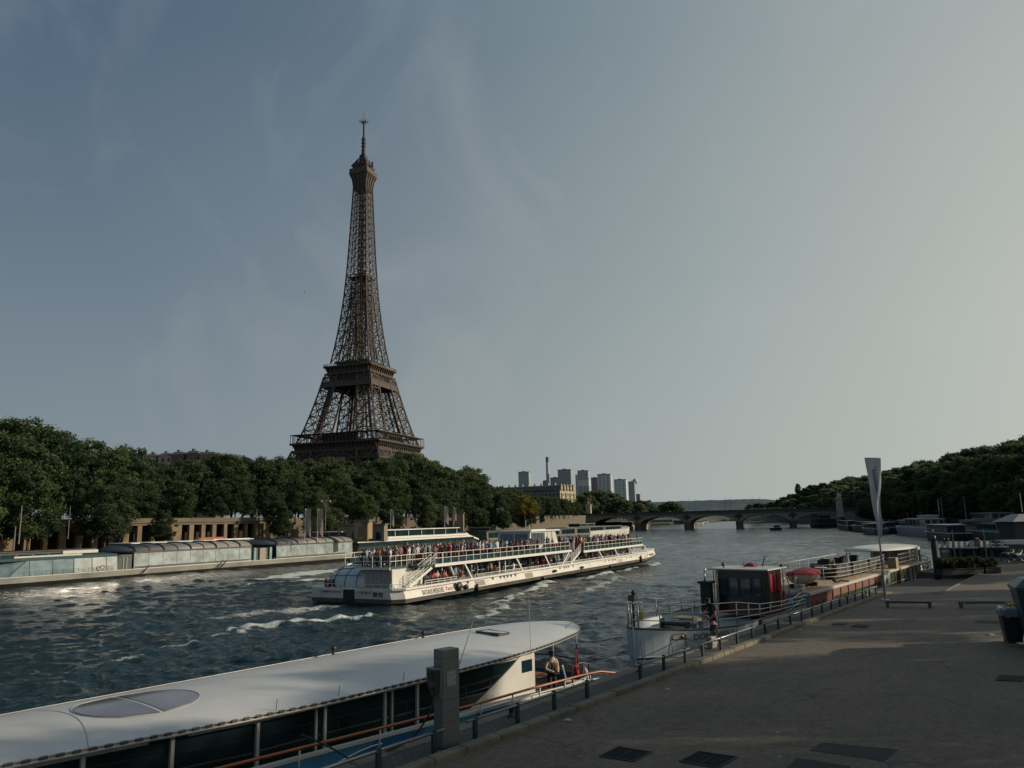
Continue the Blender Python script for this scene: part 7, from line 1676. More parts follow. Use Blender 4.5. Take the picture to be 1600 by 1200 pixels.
mb = MB(); mb.box(-112, 112, -HALF-.05, HALF+.05, 9.301, 9.36); mb.build('roadway', ASPH, br)
def on_br(x, y, z): c, s_ = math.cos(br.rotation_euler.z), math.sin(br.rotation_euler.z); return BR+Vector((x*c-y*s_, x*s_+y*c, z))
for x in (-14, -10.5, 8, 11, 24, 28, 46, -40): 
    t = thing('bridge_lamp', 'tall thin lamp post standing on the stone bridge', 'lamp post', on_br(x, -13, 9.4), 0, 'lamp posts on the bridge'); mb = MB(); mb.tube([(0, 0, 0), (0, 0, 8.2)], [.14, .09], 5); mb.build('pole', MATS['mast_grey'], t); mb = MB(); mb.tube([(0, 0, 8.2), (.8, .3, 8.5)], .07, 4); mb.build('lamp_head', MATS['mast_grey'], t)
for k in range(24):
    x = RP.uniform(-70, 76); person(on_br(x, -15.4+RP.uniform(0, 1.2), 9.36), RP.uniform(0, 6), 'stand', 'behind the parapet of the stone bridge', 'people crossing the bridge')
for x, cc in ((20, (.4, .4, .38)), (40, (.05, .05, .055)), (58, (.45, .44, .42)), (-5, (.2, .2, .21)), (-30, (.4, .4, .4)), (66, (.30, .05, .04))):
    t = thing('car', {20: 'white car crossing the bridge near its middle', 40: 'black car on the bridge toward the right bank', 58: 'white van like car near the right end of the bridge', -5: 'grey car crossing the middle of the bridge', -30: 'pale car on the left half of the bridge', 66: 'dark red car at the right end of the bridge'}[x], 'car', on_br(x, -8, 9.37), br.rotation_euler.z, 'cars on the bridge')
    cm = mat('car_paint_%d' % int(cc[0]*100), cc, .3, var=.05, coat=.5)
    mb = MB(); mb.prismy([(0, .35), (4.3, .35), (4.3, .85), (3.6, 1.0), (3.0, 1.45), (1.2, 1.45), (.5, .95), (0, .85)], 0, 1.75); mb.build('body', cm, t, bevel=.06)
    mb = MB(); mb.prismy([(3.45, 1.0), (2.95, 1.4), (1.25, 1.4), (.7, .98)], -.01, 1.76); mb.build('window', DGLASS, t)
    for wx in (.8, 3.4):
        for wy_ in (0, 1.6): mb = MB(); mb.M = Matrix.Translation((wx, wy_, .33)) @ Matrix.Rotation(R(-90), 4, 'X'); mb.lathe((0, 0, -.0), [(0, 0), (.33, 0), (.33, .2), (0, .2)], 12); mb.build('wheel', MATS['black_rubber'], t)
# pylons with statues at both ends
PYL = mat('pylon_stone', (.34, .30, .24), .8, var=.2, scale=.4, grime=(.16, .14, .11, .5))
def pylon(loc, label, h_=10.5):
    t = thing('statue_pylon', label, 'monument', loc, br.rotation_euler.z, 'statue pylons at the bridge ends')
    mb = MB(); mb.loft([[(x*a, y*a, z) for x, y in ((-1, -1), (1, -1), (1, 1), (-1, 1))] for a, z in ((2.2, 0), (2.2, 1.0), (1.75, 1.2), (1.6, h_*.58), (1.9, h_*.60), (1.9, h_*.63), (1.5, h_*.65))]); mb.build('pedestal', PYL, t)
    mb = MB(); z = h_*.65; mb.tube([(-.9, 0, z), (-.8, 0, z+1.3), (-.2, 0, z+1.9)], [.25, .35, .5], 7); mb.tube([(.9, 0, z), (.8, 0, z+1.3), (.6, 0, z+1.9)], [.25, .35, .5], 7); mb.ball((.1, 0, z+2.1), 1.25, .55, .6, 9, 6); mb.tube([(1.1, 0, z+2.2), (1.6, 0, z+3.2), (2.0, 0, z+3.1)], [.45, .32, .2], 7)
    mb.tube([(-.2, -.7, z), (-.2, -.7, z+1.6), (-.15, -.6, z+2.6)], [.3, .4, .3], 7); mb.ball((-.15, -.6, z+3.1), .32, n=7, m=5); mb.tube([(-.1, -.6, z+2.5), (.7, -.4, z+2.5)], .14, 5); mb.build('statue', PYL, t, True)
a = aty(899, 812, 520); pylon((a.x, a.y, 6.5), 'left of the two statue pylons at the left bank end of the bridge', 16.5)
a = aty(920, 800, 545); pylon((a.x, a.y, 9.3), 'right and farther of the two statue pylons at the left bank end of the bridge', 11.5)
a = aty(1313.5, 812, 452); pylon((a.x, a.y, 5.0), 'statue pylon at the right bank end of the bridge', 17)
# boats near and under the bridge
q = atz(1012, 820.5, 0); boat('tour_boat', 'dark moored boat with pale awnings seen through the left arch of the bridge', 'tour boat', (q.x, q.y, 0), R(28), 34, 8, 1.6, [(2, 30, .5, 1.6, 5.0, 8, .2)], DARKB, mat('pale_awning', (.42, .40, .36), .7), None, roofcol=MATS['pale_awning'])
q = atz(1205, 827.5, 0); boat('motor_launch', 'small dark motor launch on open water before the bridge', 'small boat', (q.x, q.y, 0), R(5), 6, 2.4, .8, [(2.2, 4.6, .3, .8, 2.0, 2, .3)], DARKB)
q = atz(1276, 823.5, 0); boat('houseboat', 'dark houseboat with a rounded upper cabin beside the last arch of the bridge', 'houseboat', (q.x, q.y, 0), R(8), 14, 7, 1.6, [(1, 12, .5, 1.6, 4.2, 6, .35), (3.5, 9, 1.3, 4.4, 6.2, 3, .3)], DARKB, TEALB)
for u, v, L, lb in ((1088, 819, 9, 'small white boat seen through the middle arch of the bridge'), (1098, 817, 8, 'second small boat farther off through the middle arch'), (1165, 817, 22, 'white boat seen through the arch right of the middle')):
    q = atz(u, v, 0); boat('small_boat', lb, 'small boat', (q.x, q.y, 0), R(20), L, 3, 1.2, [(L*.3, L*.8, .3, 1.2, 2.8, 3, .3)], WHITE, group='boats beyond the bridge')
# ------------------------------------------------------------------ right bank
def rstrip(name, o0, o1, z0, z1, mtl, s0=-60, s1=1500, flip=False):
    mb = MB(); S = [s0, 0, 70, 130, 220, 300, 360, 450, 600, 900, 1300, 1500]; secs = []
    for s in S: a = bank_r(s, o0); b = bank_r(s, o1); secs.append([(a.x, a.y, z0), (b.x, b.y, z1)])
    mb.loft(secs, cap=False, closed=False); o = mb.build(name, mtl)
    if name.endswith('ground') and o.data.polygons[0].normal.z < 0: o.data.flip_normals()
    return o
SLOPE = mat('grass_slope', (.028, .036, .018), .95, var=.4, scale=.05)
struct(rstrip('right_quay_ground', 0, 12.05, 2.4, 2.4, GRAVEL), 'low quay of the right bank'); struct(rstrip('right_bank_ground', 12, 46, 7.8, 9, GRAVEL), 'upper road level of the right bank'); struct(rstrip('hillside_ground', 45.9, 130, 8.9, 24, SLOPE), 'rising ground of the right bank'); struct(rstrip('hilltop_ground', 129.5, 900, 23.9, 34, SLOPE), 'high ground of the right bank')
RW = brick_mat('right_wall_stone', (.12, .115, .105), (.09, .085, .08), (.04, .04, .038), 1.5, .5, 'xz', ms=.03, tint=(.04, .045, .04))
o = rstrip('right_quay_wall', 0, .02, -3, 2.4, RW); tag(o, 'dark low quay wall of the right bank before the bridge', 'wall')
o = rstrip('right_embankment_wall', 12, 11.2, 7.81, 2.41, RW); tag(o, 'sloping grey stone embankment wall behind the moored boats of the right bank', 'wall')
def rb(s, off, rot=0):
    a = bank_r(s, off); b = bank_r(s+2, off); return (a.x, a.y, 0), math.atan2(b.y-a.y, b.x-a.x)+rot
for s, off, L, W, hull, decks, col, rc, lb, nm in (
    (112, -9, 38, 6.5, 2.2, [(2, 22, .5, 2.2, 4.9, 5, .25), (22.2, 30, .7, 2.2, 4.4, 7, .3), (4, 12, 1.5, 5.1, 5.9, 0, .3)], mat('grey_white_boat', (.30, .32, .32), .5), WHITE2, 'grey white motor cruiser with dark windows moored at the right bank', 'motor_cruiser'),
    (92, -7, 16, 5, 1.6, [(2, 11, .4, 1.6, 3.4, 5, .3)], mat('grey_white_boat', (.30, .32, .32), .5), WHITE2, 'small pale cabin boat between the cruiser and the houseboats', 'cabin_boat'),
    (150, -16, 20, 5, 1.5, [(3, 15, .4, 1.5, 3.3, 6, .3)], TEALB, WHITE2, 'blue grey cabin boat moored outside the long dark barge', 'cabin_boat'),
    (72, -17, 24, 5, 1.6, [(3, 19, .4, 1.6, 3.6, 7, .3)], DARKB, WHITE2, 'dark cabin boat with a white roof outside the houseboats', 'cabin_boat'),
    (60, -8, 34, 7, 2.0, [(2, 30, .5, 2.0, 4.6, 12, .25), (6, 22, 1.2, 4.8, 6.4, 6, .3)], TEALB, TEALB, 'grey blue two storey houseboat among the right bank boats', 'houseboat'),
    (22, -9, 36, 7, 1.8, [(2, 30, .5, 1.8, 4.2, 8, .3)], DARKB, TEALB, 'dark flat roofed houseboat near the right edge', 'houseboat'),
    (160, -7, 60, 7, 1.8, [(6, 50, .8, 1.8, 3.4, 14, .3)], DARKB, DARKB, 'long dark barge against the right bank wall before the bridge', 'river_barge'),
    (228, -7, 40, 6, 1.6, [(4, 34, .8, 1.6, 3.6, 8, .3)], DARKB, TEALB, 'dark barge farther along the right bank wall', 'river_barge')):
    p_, rz_ = rb(s, off); boat(nm, lb, 'boat' if nm != 'river_barge' else 'barge', p_, rz_, L, W, hull, decks, col, None, 'boats moored along the right bank', roofcol=rc, both=True)
for u, vt, vb, Y in ((1469, 779, 815, 235), (1474, 777, 815, 232), (1510, 776, 812, 220), (1597, 770, 800, 180), (1420, 800, 825, 265)):
    lamp_mast(u, vt, vb, Y, {1469: 'left pale mast above the grey white cruiser', 1474: 'right pale mast above the grey white cruiser', 1510: 'single pale mast above the houseboats', 1597: 'pale mast at the right edge', 1420: 'short mast near the banner'}[u], False, .13)
# two broad barges moored stern on beyond the hedge
for x0, lb, nm2, sz in ((61.2, 'left of two dark barges moored stern first behind the hedge', 'CHARDONNAY', .48), (67.3, 'right of two dark barges moored stern first behind the hedge', 'LE CHARDONNAY', .44)):
    q = aty(1465 if x0 < 65 else 1514, 880, 90); W = 5.3; t = thing('river_barge', lb, 'barge', (q.x, q.y, 0), R(-31), 'barges moored stern first'); t.scale = (.76, .76, .70)
    # local x = right (beam), local y = away (length)
    L = 36
    mb = MB(); mb.loft([[(x, y, z) for x, y in ((.6, .9), (W-.6, .9), (W, 3), (W, L), (0, L), (0, 3))] if z < 0 else [(x, y, z) for x, y in ((.3, .0), (W-.3, .0), (W, 2.2), (W, L), (0, L), (0, 2.2))] for z in (-.6, 2.0, 2.4)]); mb.build('hull', DARKB, t)
    mb = MB(); mb.box(.35, W-.35, 2.5, 3.0, 2.4, 4.25); mb.box(.3, W-.3, 3.01, 26, 2.4, 4.2); mb.build('cabin', TEALB, t)
    for a_, b_ in ((.6, 1.7), (1.9, 2.9), (3.3, 4.7)): mb = MB(); mb.box(a_, b_, 2.45, 2.498, 2.8, 4.0); mb.build('window', DGLASS, t)
    mb = MB(); mb.box(-.05, W+.05, .6, 27, 4.26, 4.42); mb.build('awning', mat('barge_awning', (.16, .19, .195), .6), t)
    mb = MB(); mb.loft([[(.4, -.03+.12*abs(x_-W/2)*0, 0)] for x_ in ()]) if False else None
    mb = MB(); mb.box(.45, W-.45, -.06, -.002, 2.0, 2.62); mb.build('name_board', mat('board_pale', (.20, .23, .235), .6), t)
    text_obj('lettering', nm2, sz, INKN, t, (.6, -.07, 2.12), (R(90), 0, 0), .004, sx=.95 if x0 < 65 else .85)
    mb = MB()
    for h_ in (.35, .7, 1.0): mb.bar((.3, .6, 4.42+h_), (W-.3, .6, 4.42+h_), .04)
    for k in range(6): mb.bar((.3+(W-.6)*k/5, .6, 4.42), (.3+(W-.6)*k/5, .6, 5.42), .05)
    mb.tube([(W*.45, .3, 2.4), (W*.45, .3, 7.2)], .07, 6); mb.build('railing', mat('grey_rail', (.26, .28, .28), .5), t)
    r2 = random.Random(int(x0))
    for k in range(6):
        mb = MB(); x = .6+k*.75; mb.box(x, x+.4, 1.4, 1.8, 4.43, 4.9); mb.box(x, x+.4, 1.8, 1.85, 4.9, 5.4); mb.build('deck_seat', mat('pale_seats', (.40, .37, .36), .7) if r2.random() < .7 else mat('red_seats', (.30, .04, .03), .7), t)
    mb = MB(); r3 = random.Random(int(x0)+1)
    for k in range(10): mb.ball((1.2+r3.uniform(-.4, .4), 3+r3.uniform(-.3, .3), 5.2+r3.uniform(-.3, .5)), .28, n=6, m=4)
    mb.build('potted_plant', LEAF_H, t)
q = aty(1568, 880, 90); t = boat('houseboat', 'blue grey boat with an arched canopy at the right edge behind the quay', 'houseboat', (q.x, q.y, 0), R(-4), 9, 5, 2.2, [(.6, 6.0, .5, 2.2, 4.2, 2, .45)], mat('blue_grey_boat', (.07, .11, .125), .5), TEALB, bow=-1); t.scale = (.7, .7, .75)
mb = MB(); mb.loft([[(x, y, 4.4+(.55 if 0 < y < 5 else 0)) for y in (0, 1, 2.5, 4, 5)] for x in (.8, 5.5)], cap=False, closed=False); mb.build('arched_canopy', TEALB, t)
q = aty(1600, 860, 112); t = thing('quay_kiosk', 'small kiosk with a white roof behind the blue grey boat', 'kiosk', (q.x+3, q.y+6, 2.4)); mb = MB(); mb.box(0, 5, 0, 4, 0, 3); mb.build('wall', mat('kiosk_dark', (.05, .05, .05), .7), t); mb = MB(); mb.loft([[(-.6, -.6, 3), (5.6, -.6, 3), (5.6, 4.6, 3), (-.6, 4.6, 3)], [(1.5, 1, 4.1), (3.5, 1, 4.1), (3.5, 3, 4.1), (1.5, 3, 4.1)]]); mb.build('roof', mat('kiosk_canopy', (.30, .30, .29), .7), t)
for u, v, lb in ((1577, 876, 'left small motorbike parked at the quay edge'), (1590, 877, 'right small motorbike parked at the quay edge')):
    q = atz(u, v, QZ); t = thing('motorbike', lb, 'motorbike', (q.x, q.y, QZ), R(10), 'motorbikes at the quay edge')
    for x in (-.65, .65): mb = MB(); mb.tube([(x+.28*math.cos(a*.5), 0, .3+.28*math.sin(a*.5)) for a in range(13)], .05, 6); mb.build('wheel', MATS['black_rubber'], t)
    mb = MB(); mb.loft([[(x, y*w_, z) for y, z in ((-1, z0), (1, z0), (1, z1), (-1, z1))] for x, w_, z0, z1 in ((-.8, .06, .65, .75), (-.3, .16, .35, .82), (.2, .16, .35, .75), (.5, .08, .6, .95), (.65, .04, .9, 1.1))]); mb.build('body', MATS['windlass_dark'], t, True)
    mb = MB(); mb.tube([(.5, -.3, 1.05), (.55, 0, 1.0), (.5, .3, 1.05)], .02, 5); mb.build('handlebar', STL, t)
# cars parked under the right bank trees
for k in range(12):
    s = 70+k*17+RP.uniform(-4, 4); a = bank_r(s, 7); b2 = bank_r(s+2, 7); cc = RP.choice([(.35, .35, .36), (.03, .03, .035), (.15, .16, .17), (.4, .4, .38)])
    t = thing('car', 'parked car in the shade on the low quay of the right bank', 'car', (a.x, a.y, 2.42), math.atan2(b2.y-a.y, b2.x-a.x), 'cars parked on the right bank quay')
    cm = mat('car_paint_%d' % int(cc[0]*100), cc, .3, var=.05, coat=.5)
    mb = MB(); mb.prismy([(0, .35), (4.3, .35), (4.3, .85), (3.6, 1.0), (3.0, 1.45), (1.2, 1.45), (.5, .95), (0, .85)], 0, 1.75); mb.build('body', cm, t)
    mb = MB(); mb.prismy([(3.45, 1.0), (2.95, 1.4), (1.25, 1.4), (.7, .98)], -.01, 1.76); mb.build('window', DGLASS, t)
    for wx in (.8, 3.4): mb = MB(); mb.M = Matrix.Translation((wx, -.02, .33)) @ Matrix.Rotation(R(-90), 4, 'X'); mb.lathe((0, 0, -.0), [(0, 0), (.33, 0), (.33, 1.8), (0, 1.8)], 12); mb.build('wheel', MATS['black_rubber'], t)
# ------------------------------------------------------------------ far city, hills, round trees, bird
def facade(name, wall, win, bw, bh, ws=.35, axis='xz', vertical=False):
    """facade with window grid in object space: brick texture = glazed bays between wall bands"""
    if name in MATS: return MATS[name]
    m, nt, b = _nt(name); t = nt.nodes.new('ShaderNodeTexCoord'); sp = nt.nodes.new('ShaderNodeSeparateXYZ'); nt.links.new(t.outputs['Object'], sp.inputs[0])
    h_ = mth(nt, 'ADD', sp.outputs['X'], sp.outputs['Y'])
    fx = mth(nt, 'FRACT', mth(nt, 'DIVIDE', h_, bw)); fz = mth(nt, 'FRACT', mth(nt, 'DIVIDE', sp.outputs['Z'], bh))
    wx = mth(nt, 'GREATER_THAN', fx, ws); wz = mth(nt, 'GREATER_THAN', fz, .42 if not vertical else .18)
    w_ = mth(nt, 'MULTIPLY', wx, wz)
    n = noise_tex(nt, .06, 3, .6, t.outputs['Object'])
    c = mixc(nt, w_, wall, win); c = mixc(nt, ramp(nt, n, [(.35, (0, 0, 0)), (.7, (.4, .4, .4))]), c, tuple(x*.6 for x in wall))
    nt.links.new(c, b.inputs['Base Color']); b.inputs['Roughness'].default_value = .6; MATS[name] = m; return m
def tower_block(u0, u1, vt, vb, Y, label, wall, win, side=0, bw=3.5, bh=3.1, ws=.3, crown=True, vertical=False, rot=.25, dep=22, grp='high rise towers downstream'):
    a = aty(u0, vb, Y); b = aty(u1, vb, Y); zt = aty((u0+u1)/2, vt, Y).z; W = (b-a).length; z0 = 6
    t = thing('tower_block', label, 'tower', (a.x, a.y, z0), -rot, grp); W = W/(math.cos(rot)+dep/max(W, 1)*math.sin(rot)*.9) if side else W
    wall = tuple(min(.75, x*1.3+.02) for x in wall); win = tuple(x*1.5+.02 for x in win)  # walls and windows lifted toward pale: haze painted into the colours
    nm = 'facade_%d_%d_%d_%d' % (u0, wall[0]*100, bw*10, bh*10)
    mb = MB(); mb.box(0, W, 0, dep, 0, zt-z0); mb.build('facade', facade(nm, wall, win, bw, bh, ws, vertical=vertical), t)
    mb = MB(); mb.box(-.1, W+.1, -.1, dep+.1, zt-z0+.01, zt-z0+1.2); mb.box(W*.3, W*.6, dep*.3, dep*.7, zt-z0+1.2, zt-z0+2.6) if crown else None; mb.build('roof', mat('tower_roof', (.16, .17, .17), .8), t)
    return t
B1, B2, G1 = (.26, .285, .29), (.09, .125, .145), (.34, .35, .34)
tower_block(811, 830, 738, 790, 1400, 'isolated pale tower left of the chimney with a glazed centre', (.30, .31, .30), B2, 1, 5, 3, .25)
tower_block(861, 874, 747, 790, 1450, 'lower glass tower just right of the chimney', (.20, .24, .255), B2, 0, 3, 3, .3)
tower_block(873, 897, 734.5, 790, 1380, 'widest dark glass tower right of the chimney', (.24, .27, .275), (.085, .115, .13), 1, 4, 3.2, .22)
tower_block(900.5, 906, 743, 790, 1500, 'narrow pale tower slice behind the two glass towers', G1, B2, 0)
tower_block(904, 924, 736, 790, 1420, 'glass tower with vertical white stripes above the bridge end', (.36, .385, .39), (.08, .12, .145), 1, 4.5, 60, .35, vertical=True)
tower_block(925, 935, 747, 790, 1500, 'short reddish brown tower between two glass towers', (.16, .12, .12), (.08, .07, .08), 0, 3, 3)
tower_block(935, 959, 741.5, 792, 1400, 'dark and white banded tower right of the reddish one', (.36, .38, .38), (.09, .115, .13), 1, 7, 3, .4)
tower_block(961, 983, 750, 795, 1350, 'white tower with rows of balconies', (.50, .51, .49), (.12, .16, .18), 1, 6, 3.1, .25)
tower_block(983.5, 993, 753.5, 795, 1450, 'narrow blue glass tower at the right of the group', (.22, .25, .26), (.05, .08, .11), 0, 3, 3)
tower_block(994, 1001, 773, 798, 1800, 'distant low pinkish tower right of all the others', (.20, .18, .19), (.10, .10, .12), 0)
tower_block(849, 855, 752, 790, 1450, 'small grey block at the foot of the chimney', (.17, .165, .17), (.10, .10, .11), 0)
tower_block(908, 915, 778, 797, 900, 'small white stepped building above the trees', (.45, .46, .44), (.12, .15, .17), 0, 3, 3, .3, False, dep=10, grp=None)
a = aty(857.2, 790, 1400); t = thing('tall_chimney', 'tall slender pale chimney with a dark top', 'chimney', (a.x, a.y, 6)); zt = aty(857, 714, 1400).z-6; zm = aty(857, 722, 1400).z-6
mb = MB(); mb.lathe((0, 0, 0), [(3.6, 0), (2.7, zm)], 12); mb.build('shaft', mat('chimney_pale', (.36, .37, .36), .7), t); mb = MB(); mb.lathe((0, 0, 0), [(2.75, zm), (2.75, zt), (0, zt)], 12); mb.build('dark_top', mat('chimney_top', (.09, .09, .10), .7), t)
a = aty(992.5, 752, 1900); mb = MB(); mb.ball((0, 0, 0), 7, n=18, m=12); mb.tube([(0, 0, -7), (0, 0, -11)], [1.5, 1], 6); o = mb.build('tethered_balloon', mat('balloon_white', (.46, .47, .46), .6), None, True); o.location = a; tag(o, 'round white tethered balloon beside the rightmost towers', 'balloon')
# Haussmann block with a sunlit end facade
def mansion():
    Y = 640; near = aty(876, 795, Y); Lf = 52; zt = aty(876, 766, Y).z; z0 = 6
    t = thing('stone_apartment_block', 'long stone apartment block with a sunlit turreted end facade below the towers', 'building', (near.x, near.y, z0), 0)
    t.rotation_euler = (0, 0, R(90)-R(33)); H_ = zt-z0       # local x: away right (lit end), local y: away left (long side)
    ST = facade('mansion_stone_sunlit', (.40, .33, .20), (.06, .055, .05), 3.6, 3.7, .5); STD = facade('mansion_stone_shaded', (.20, .185, .155), (.06, .06, .06), 3.6, 3.7, .5)  # sunlight painted into the end stone, shade into the darker side stone
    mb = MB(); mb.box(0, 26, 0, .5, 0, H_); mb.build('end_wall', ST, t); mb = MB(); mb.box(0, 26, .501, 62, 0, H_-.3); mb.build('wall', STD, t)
    mb = MB(); mb.loft([[(x, y, z) for x, y in ((i, i), (26-i, i), (26-i, 62-i), (i, 62-i))] for i, z in ((-.3, H_), (.6, H_+.4), (2.2, H_+4.2), (5, H_+4.8))]); mb.build('roof', mat('zinc_roof', (.11, .115, .12), .5, var=.15), t)
    mb = MB()
    for x in (2.5, 8, 13, 18, 23.5): mb.box(x-1.2, x+1.2, -.5, 1.4, H_-.3, H_+2.6+(1.8 if x in (2.5, 13, 23.5) else 0)); mb.loft([[(x+a_*1.3, .4+b_*1.1, z) for a_, b_ in ((-k, -k), (k, -k), (k, k), (-k, k))] for k, z in ((1, H_+2.6+(1.8 if x in (2.5, 13, 23.5) else 0)), (.05, H_+5.6))])
    mb.build('gable', ST, t)
    mb = MB()
    for k in range(9): y = 5+k*6.5; mb.box(-.5, 1.2, y-.9, y+.9, H_, H_+2.4); mb.box(4, 6, y+2, y+3.2, H_+4, H_+6.5)
    mb.build('dormer', STD, t)
    mb = MB()
    for x in (3, 10, 17, 24): mb.box(x-.9, x+.9, -.9, -.002, 4, H_-2)
    mb.build('bay', ST, t)
mansion()
# rooftops seen above the left trees
for u0, u1, vt, lb, col in ((226, 243, 709, 'grey roofed house peeking over the left bank trees, leftmost', (.22, .21, .20)), (246, 266, 708, 'pale house with a terracotta wall above the left bank trees', (.34, .25, .19)), (266, 286, 706, 'dark brown block above the left bank trees', (.10, .08, .07)), (290, 308, 704, 'second dark brown block above the left bank trees', (.11, .085, .07)), (310, 335, 706, 'reddish low block above the left bank trees, rightmost', (.20, .13, .10))):
    Y = 330; a = aty(u0, 740, Y); b = aty(u1, 740, Y); zt = aty(u0, vt, Y).z; t = thing('rooftop_house', lb, 'building', (a.x, a.y, 8)); W = (b-a).length
    mb = MB(); mb.box(0, W, 0, 14, 0, zt-8-1.2); mb.build('wall', facade('house_%d' % u0, col, (.05, .05, .05), 2.6, 3.2, .5), t)
    mb = MB(); mb.loft([[(x, y, z) for x, y in ((i-.3, i-.3), (W-i+.3, i-.3), (W-i+.3, 14.3-i), (i-.3, 14.3-i))] for i, z in ((0, zt-9.2), (1.2, zt-8))]); mb.build('roof', mat('roof_slate', (.09, .09, .10), .6), t)
    mb = MB(); mb.box(W*.2, W*.2+.9, 3, 5, zt-8.5, zt-6.9); mb.build('chimney', mat('chimney_brick', (.12, .085, .07), .8), t)
# trees between: clipped round trees on the far left bank, groves near the bridge, one yellowish tree
for i, (u, vt, vb, Y) in enumerate(((767, 797, 825, 300), (800, 792, 825, 305), (816, 795, 824, 330), (830, 795, 823, 340), (843, 796, 822, 360), (855, 797, 820, 380), (752, 793, 828, 280), (740, 790, 830, 270), (868, 798, 818, 400))):
    a = aty(u, vb, Y); h_ = aty(u, vt, Y).z-a.z; tree(a.x, a.y, a.z, h_, 'clipped round tree on the far quay right of the big plane trees', 'clipped round trees', var=i % 6, sx=1.15)
gr = []
for i in range(30):
    u = 752+i*5.2+RT.uniform(-3, 3); Y = RT.uniform(420, 620); vt = interp([(750, 752), (765, 760), (790, 762), (815, 768), (840, 785), (900, 787), (915, 775), (960, 776)], u)+RT.uniform(-2, 10); a = aty(u, 808, Y)
    tree(a.x, a.y, 7, max(10, aty(u, vt, Y).z-7), 'leafy tree in the grove below the stone apartment block', 'trees around the left end of the bridge', sx=1.25)
for u, vt, Y in ((820, 773, 296), (832, 779, 300)): a = aty(u, 808, Y); tree(a.x, a.y, 7, aty(u, vt, Y).z-7, 'yellow green tree standing out in the grove' if u < 825 else 'smaller yellow green tree beside the bright one', None, lm=LEAF_Y, sx=1.2)
for i in range(26):
    u = 886+i*5.6+RT.uniform(-2, 2); Y = RT.uniform(700, 900); vt = interp([(880, 790), (895, 772), (915, 772), (925, 768), (945, 765), (965, 771), (985, 782), (1000, 786), (1008, 780), (1025, 793)], u)+RT.uniform(-1, 6); a = aty(u, 808, Y)
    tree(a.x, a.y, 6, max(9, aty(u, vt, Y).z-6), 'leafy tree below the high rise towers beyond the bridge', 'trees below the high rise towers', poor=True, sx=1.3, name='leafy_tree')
for i in range(7):
    u = 1036+i*4; Y = 900; a = aty(u, 806, Y); vt = 783+abs(i-3)*1.8; tree(a.x, a.y, 5, max(9, aty(u, vt, Y).z-5), 'leafy tree on the island tip beyond the middle of the bridge', 'trees on the island beyond the bridge', poor=True, sx=1.2, name='leafy_tree')
u = 1249; a = aty(u, 790, 860); tree(a.x, a.y, aty(u, 776, 860).z, aty(u, 755, 860).z-aty(u, 776, 860).z, 'dark pointed tree standing above the slope right of the hills', None, poor=True, sx=.5, name='pointed_tree')
# banks beyond the bridge and distant hills
BEY = mat('far_bank_ground', (.06, .065, .05), .95, var=.3, scale=.02)
mb = MB(); P0 = [LF.p(440, 120), LF.p(520, 165), LF.p(700, 240)]; pts = [(tuple(lp(430, 23, 0))[:2]), (95, 640), (150, 830), (280, 1100), (700, 1500), (700, 2500), (-1500, 2500), (-1500, 700), (-500, 560)]
mb.prism([(x, y) for x, y in pts][::-1], -3, 4.6); o = mb.build('far_left_bank_ground', BEY); struct(o, 'low left bank beyond the bridge')
mb = MB(); mb.prism([(172, 850), (190, 850), (262, 1010), (240, 1015)], -2, 3.2); struct(mb.build('island_ground', BEY), 'narrow island beyond the bridge')
def hills(name, Y, prof, m_, lab):
    mb = MB(); secs = []; r2 = random.Random(Y)
    us = list(range(prof[0][0], prof[-1][0]+1, 6))
    for u in us:
        vt = interp(prof, u)+r2.uniform(-.35, .35); a = aty(u, vt, Y); b = aty(u, 812, Y*.8)
        secs.append([(b.x, b.y, -2), (b.x*.5+a.x*.5, b.y*.5+a.y*.5, a.z*.55), (a.x, a.y, a.z), (a.x*1.3, a.y*1.3, a.z*.9)])
    mb.loft(secs, cap=False, closed=False); o = mb.build(name, m_, None, True); struct(o, lab); 
    return o
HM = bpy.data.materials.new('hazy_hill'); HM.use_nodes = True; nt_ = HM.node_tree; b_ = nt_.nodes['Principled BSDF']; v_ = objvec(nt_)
vo = nt_.nodes.new('ShaderNodeTexVoronoi'); vo.inputs['Scale'].default_value = .012; nt_.links.new(v_, vo.inputs['Vector'])
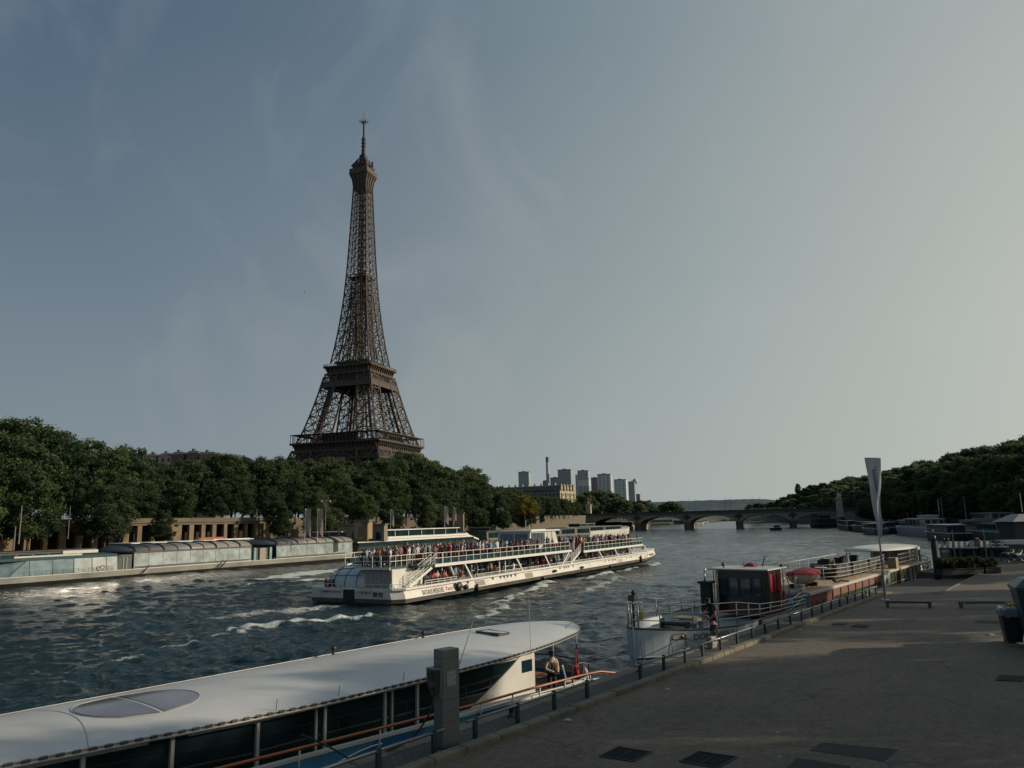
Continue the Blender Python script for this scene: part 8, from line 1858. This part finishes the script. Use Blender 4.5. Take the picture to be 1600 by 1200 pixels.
c_ = ramp(nt_, noise_tex(nt_, .004, 6, .7, v_), [(.35, (.075, .105, .125)), (.65, (.12, .145, .155))]); c_ = mixc(nt_, ramp(nt_, vo.outputs['Distance'], [(.10, (.6, .6, .6)), (.16, (0, 0, 0))]), c_, (.28, .29, .28))  # aerial haze is part of these blue-grey hill colours
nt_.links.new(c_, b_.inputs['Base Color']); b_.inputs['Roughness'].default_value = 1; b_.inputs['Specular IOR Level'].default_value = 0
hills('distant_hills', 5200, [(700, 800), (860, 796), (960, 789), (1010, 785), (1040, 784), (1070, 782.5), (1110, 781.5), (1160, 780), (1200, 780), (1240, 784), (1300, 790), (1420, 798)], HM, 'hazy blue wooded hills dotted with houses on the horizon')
WOODG = mat('wooded_slope', (.03, .045, .025), .95, var=.4, scale=.03)
hills('wooded_slope', 900, [(1160, 806), (1178, 798), (1200, 793), (1230, 783), (1250, 775), (1290, 766), (1310, 762), (1345, 755), (1400, 747), (1460, 736), (1540, 725)], WOODG, 'wooded hillside rising behind the right end of the bridge')
for Yb, dv, lo in ((660, 30, 10), (760, 15, 12), (860, 1, 13)):
    u = 1176
    while u < 1420:
        vt = interp(SIL_R, u)+dv+RT.uniform(-2, 7); vt = min(vt, 796); Y = Yb+RT.uniform(-25, 25); a = aty(u, 800, Y); H_ = RT.uniform(lo, lo+7); zt = aty(u, vt, Y).z
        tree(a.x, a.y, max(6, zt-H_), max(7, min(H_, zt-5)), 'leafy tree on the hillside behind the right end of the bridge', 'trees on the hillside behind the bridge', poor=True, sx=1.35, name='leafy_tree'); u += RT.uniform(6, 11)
# bird
a = aty(475.5, 455.5, 150); t = None
mb = MB(); mb.loft([[(x, y*w_, z*w_*.8) for y, z in ((-1, 0), (0, -1), (1, 0), (0, 1))] for x, w_ in ((-.25, .01), (-.1, .05), (.1, .06), (.25, .02))]); mb.add([(0, 0, .03), (.1, .25, .16), (-.02, .55, .10), (-.12, .25, .12)], [(0, 1, 2, 3)]); mb.add([(0, 0, .03), (.1, -.25, .16), (-.02, -.55, .06), (-.12, -.25, .12)], [(3, 2, 1, 0)])
o = mb.build('bird', mat('bird_dark', (.05, .05, .05), .8)); o.location = a; o.rotation_euler = (.3, .5, .6); tag(o, 'small dark bird flying left of the iron tower', 'bird')
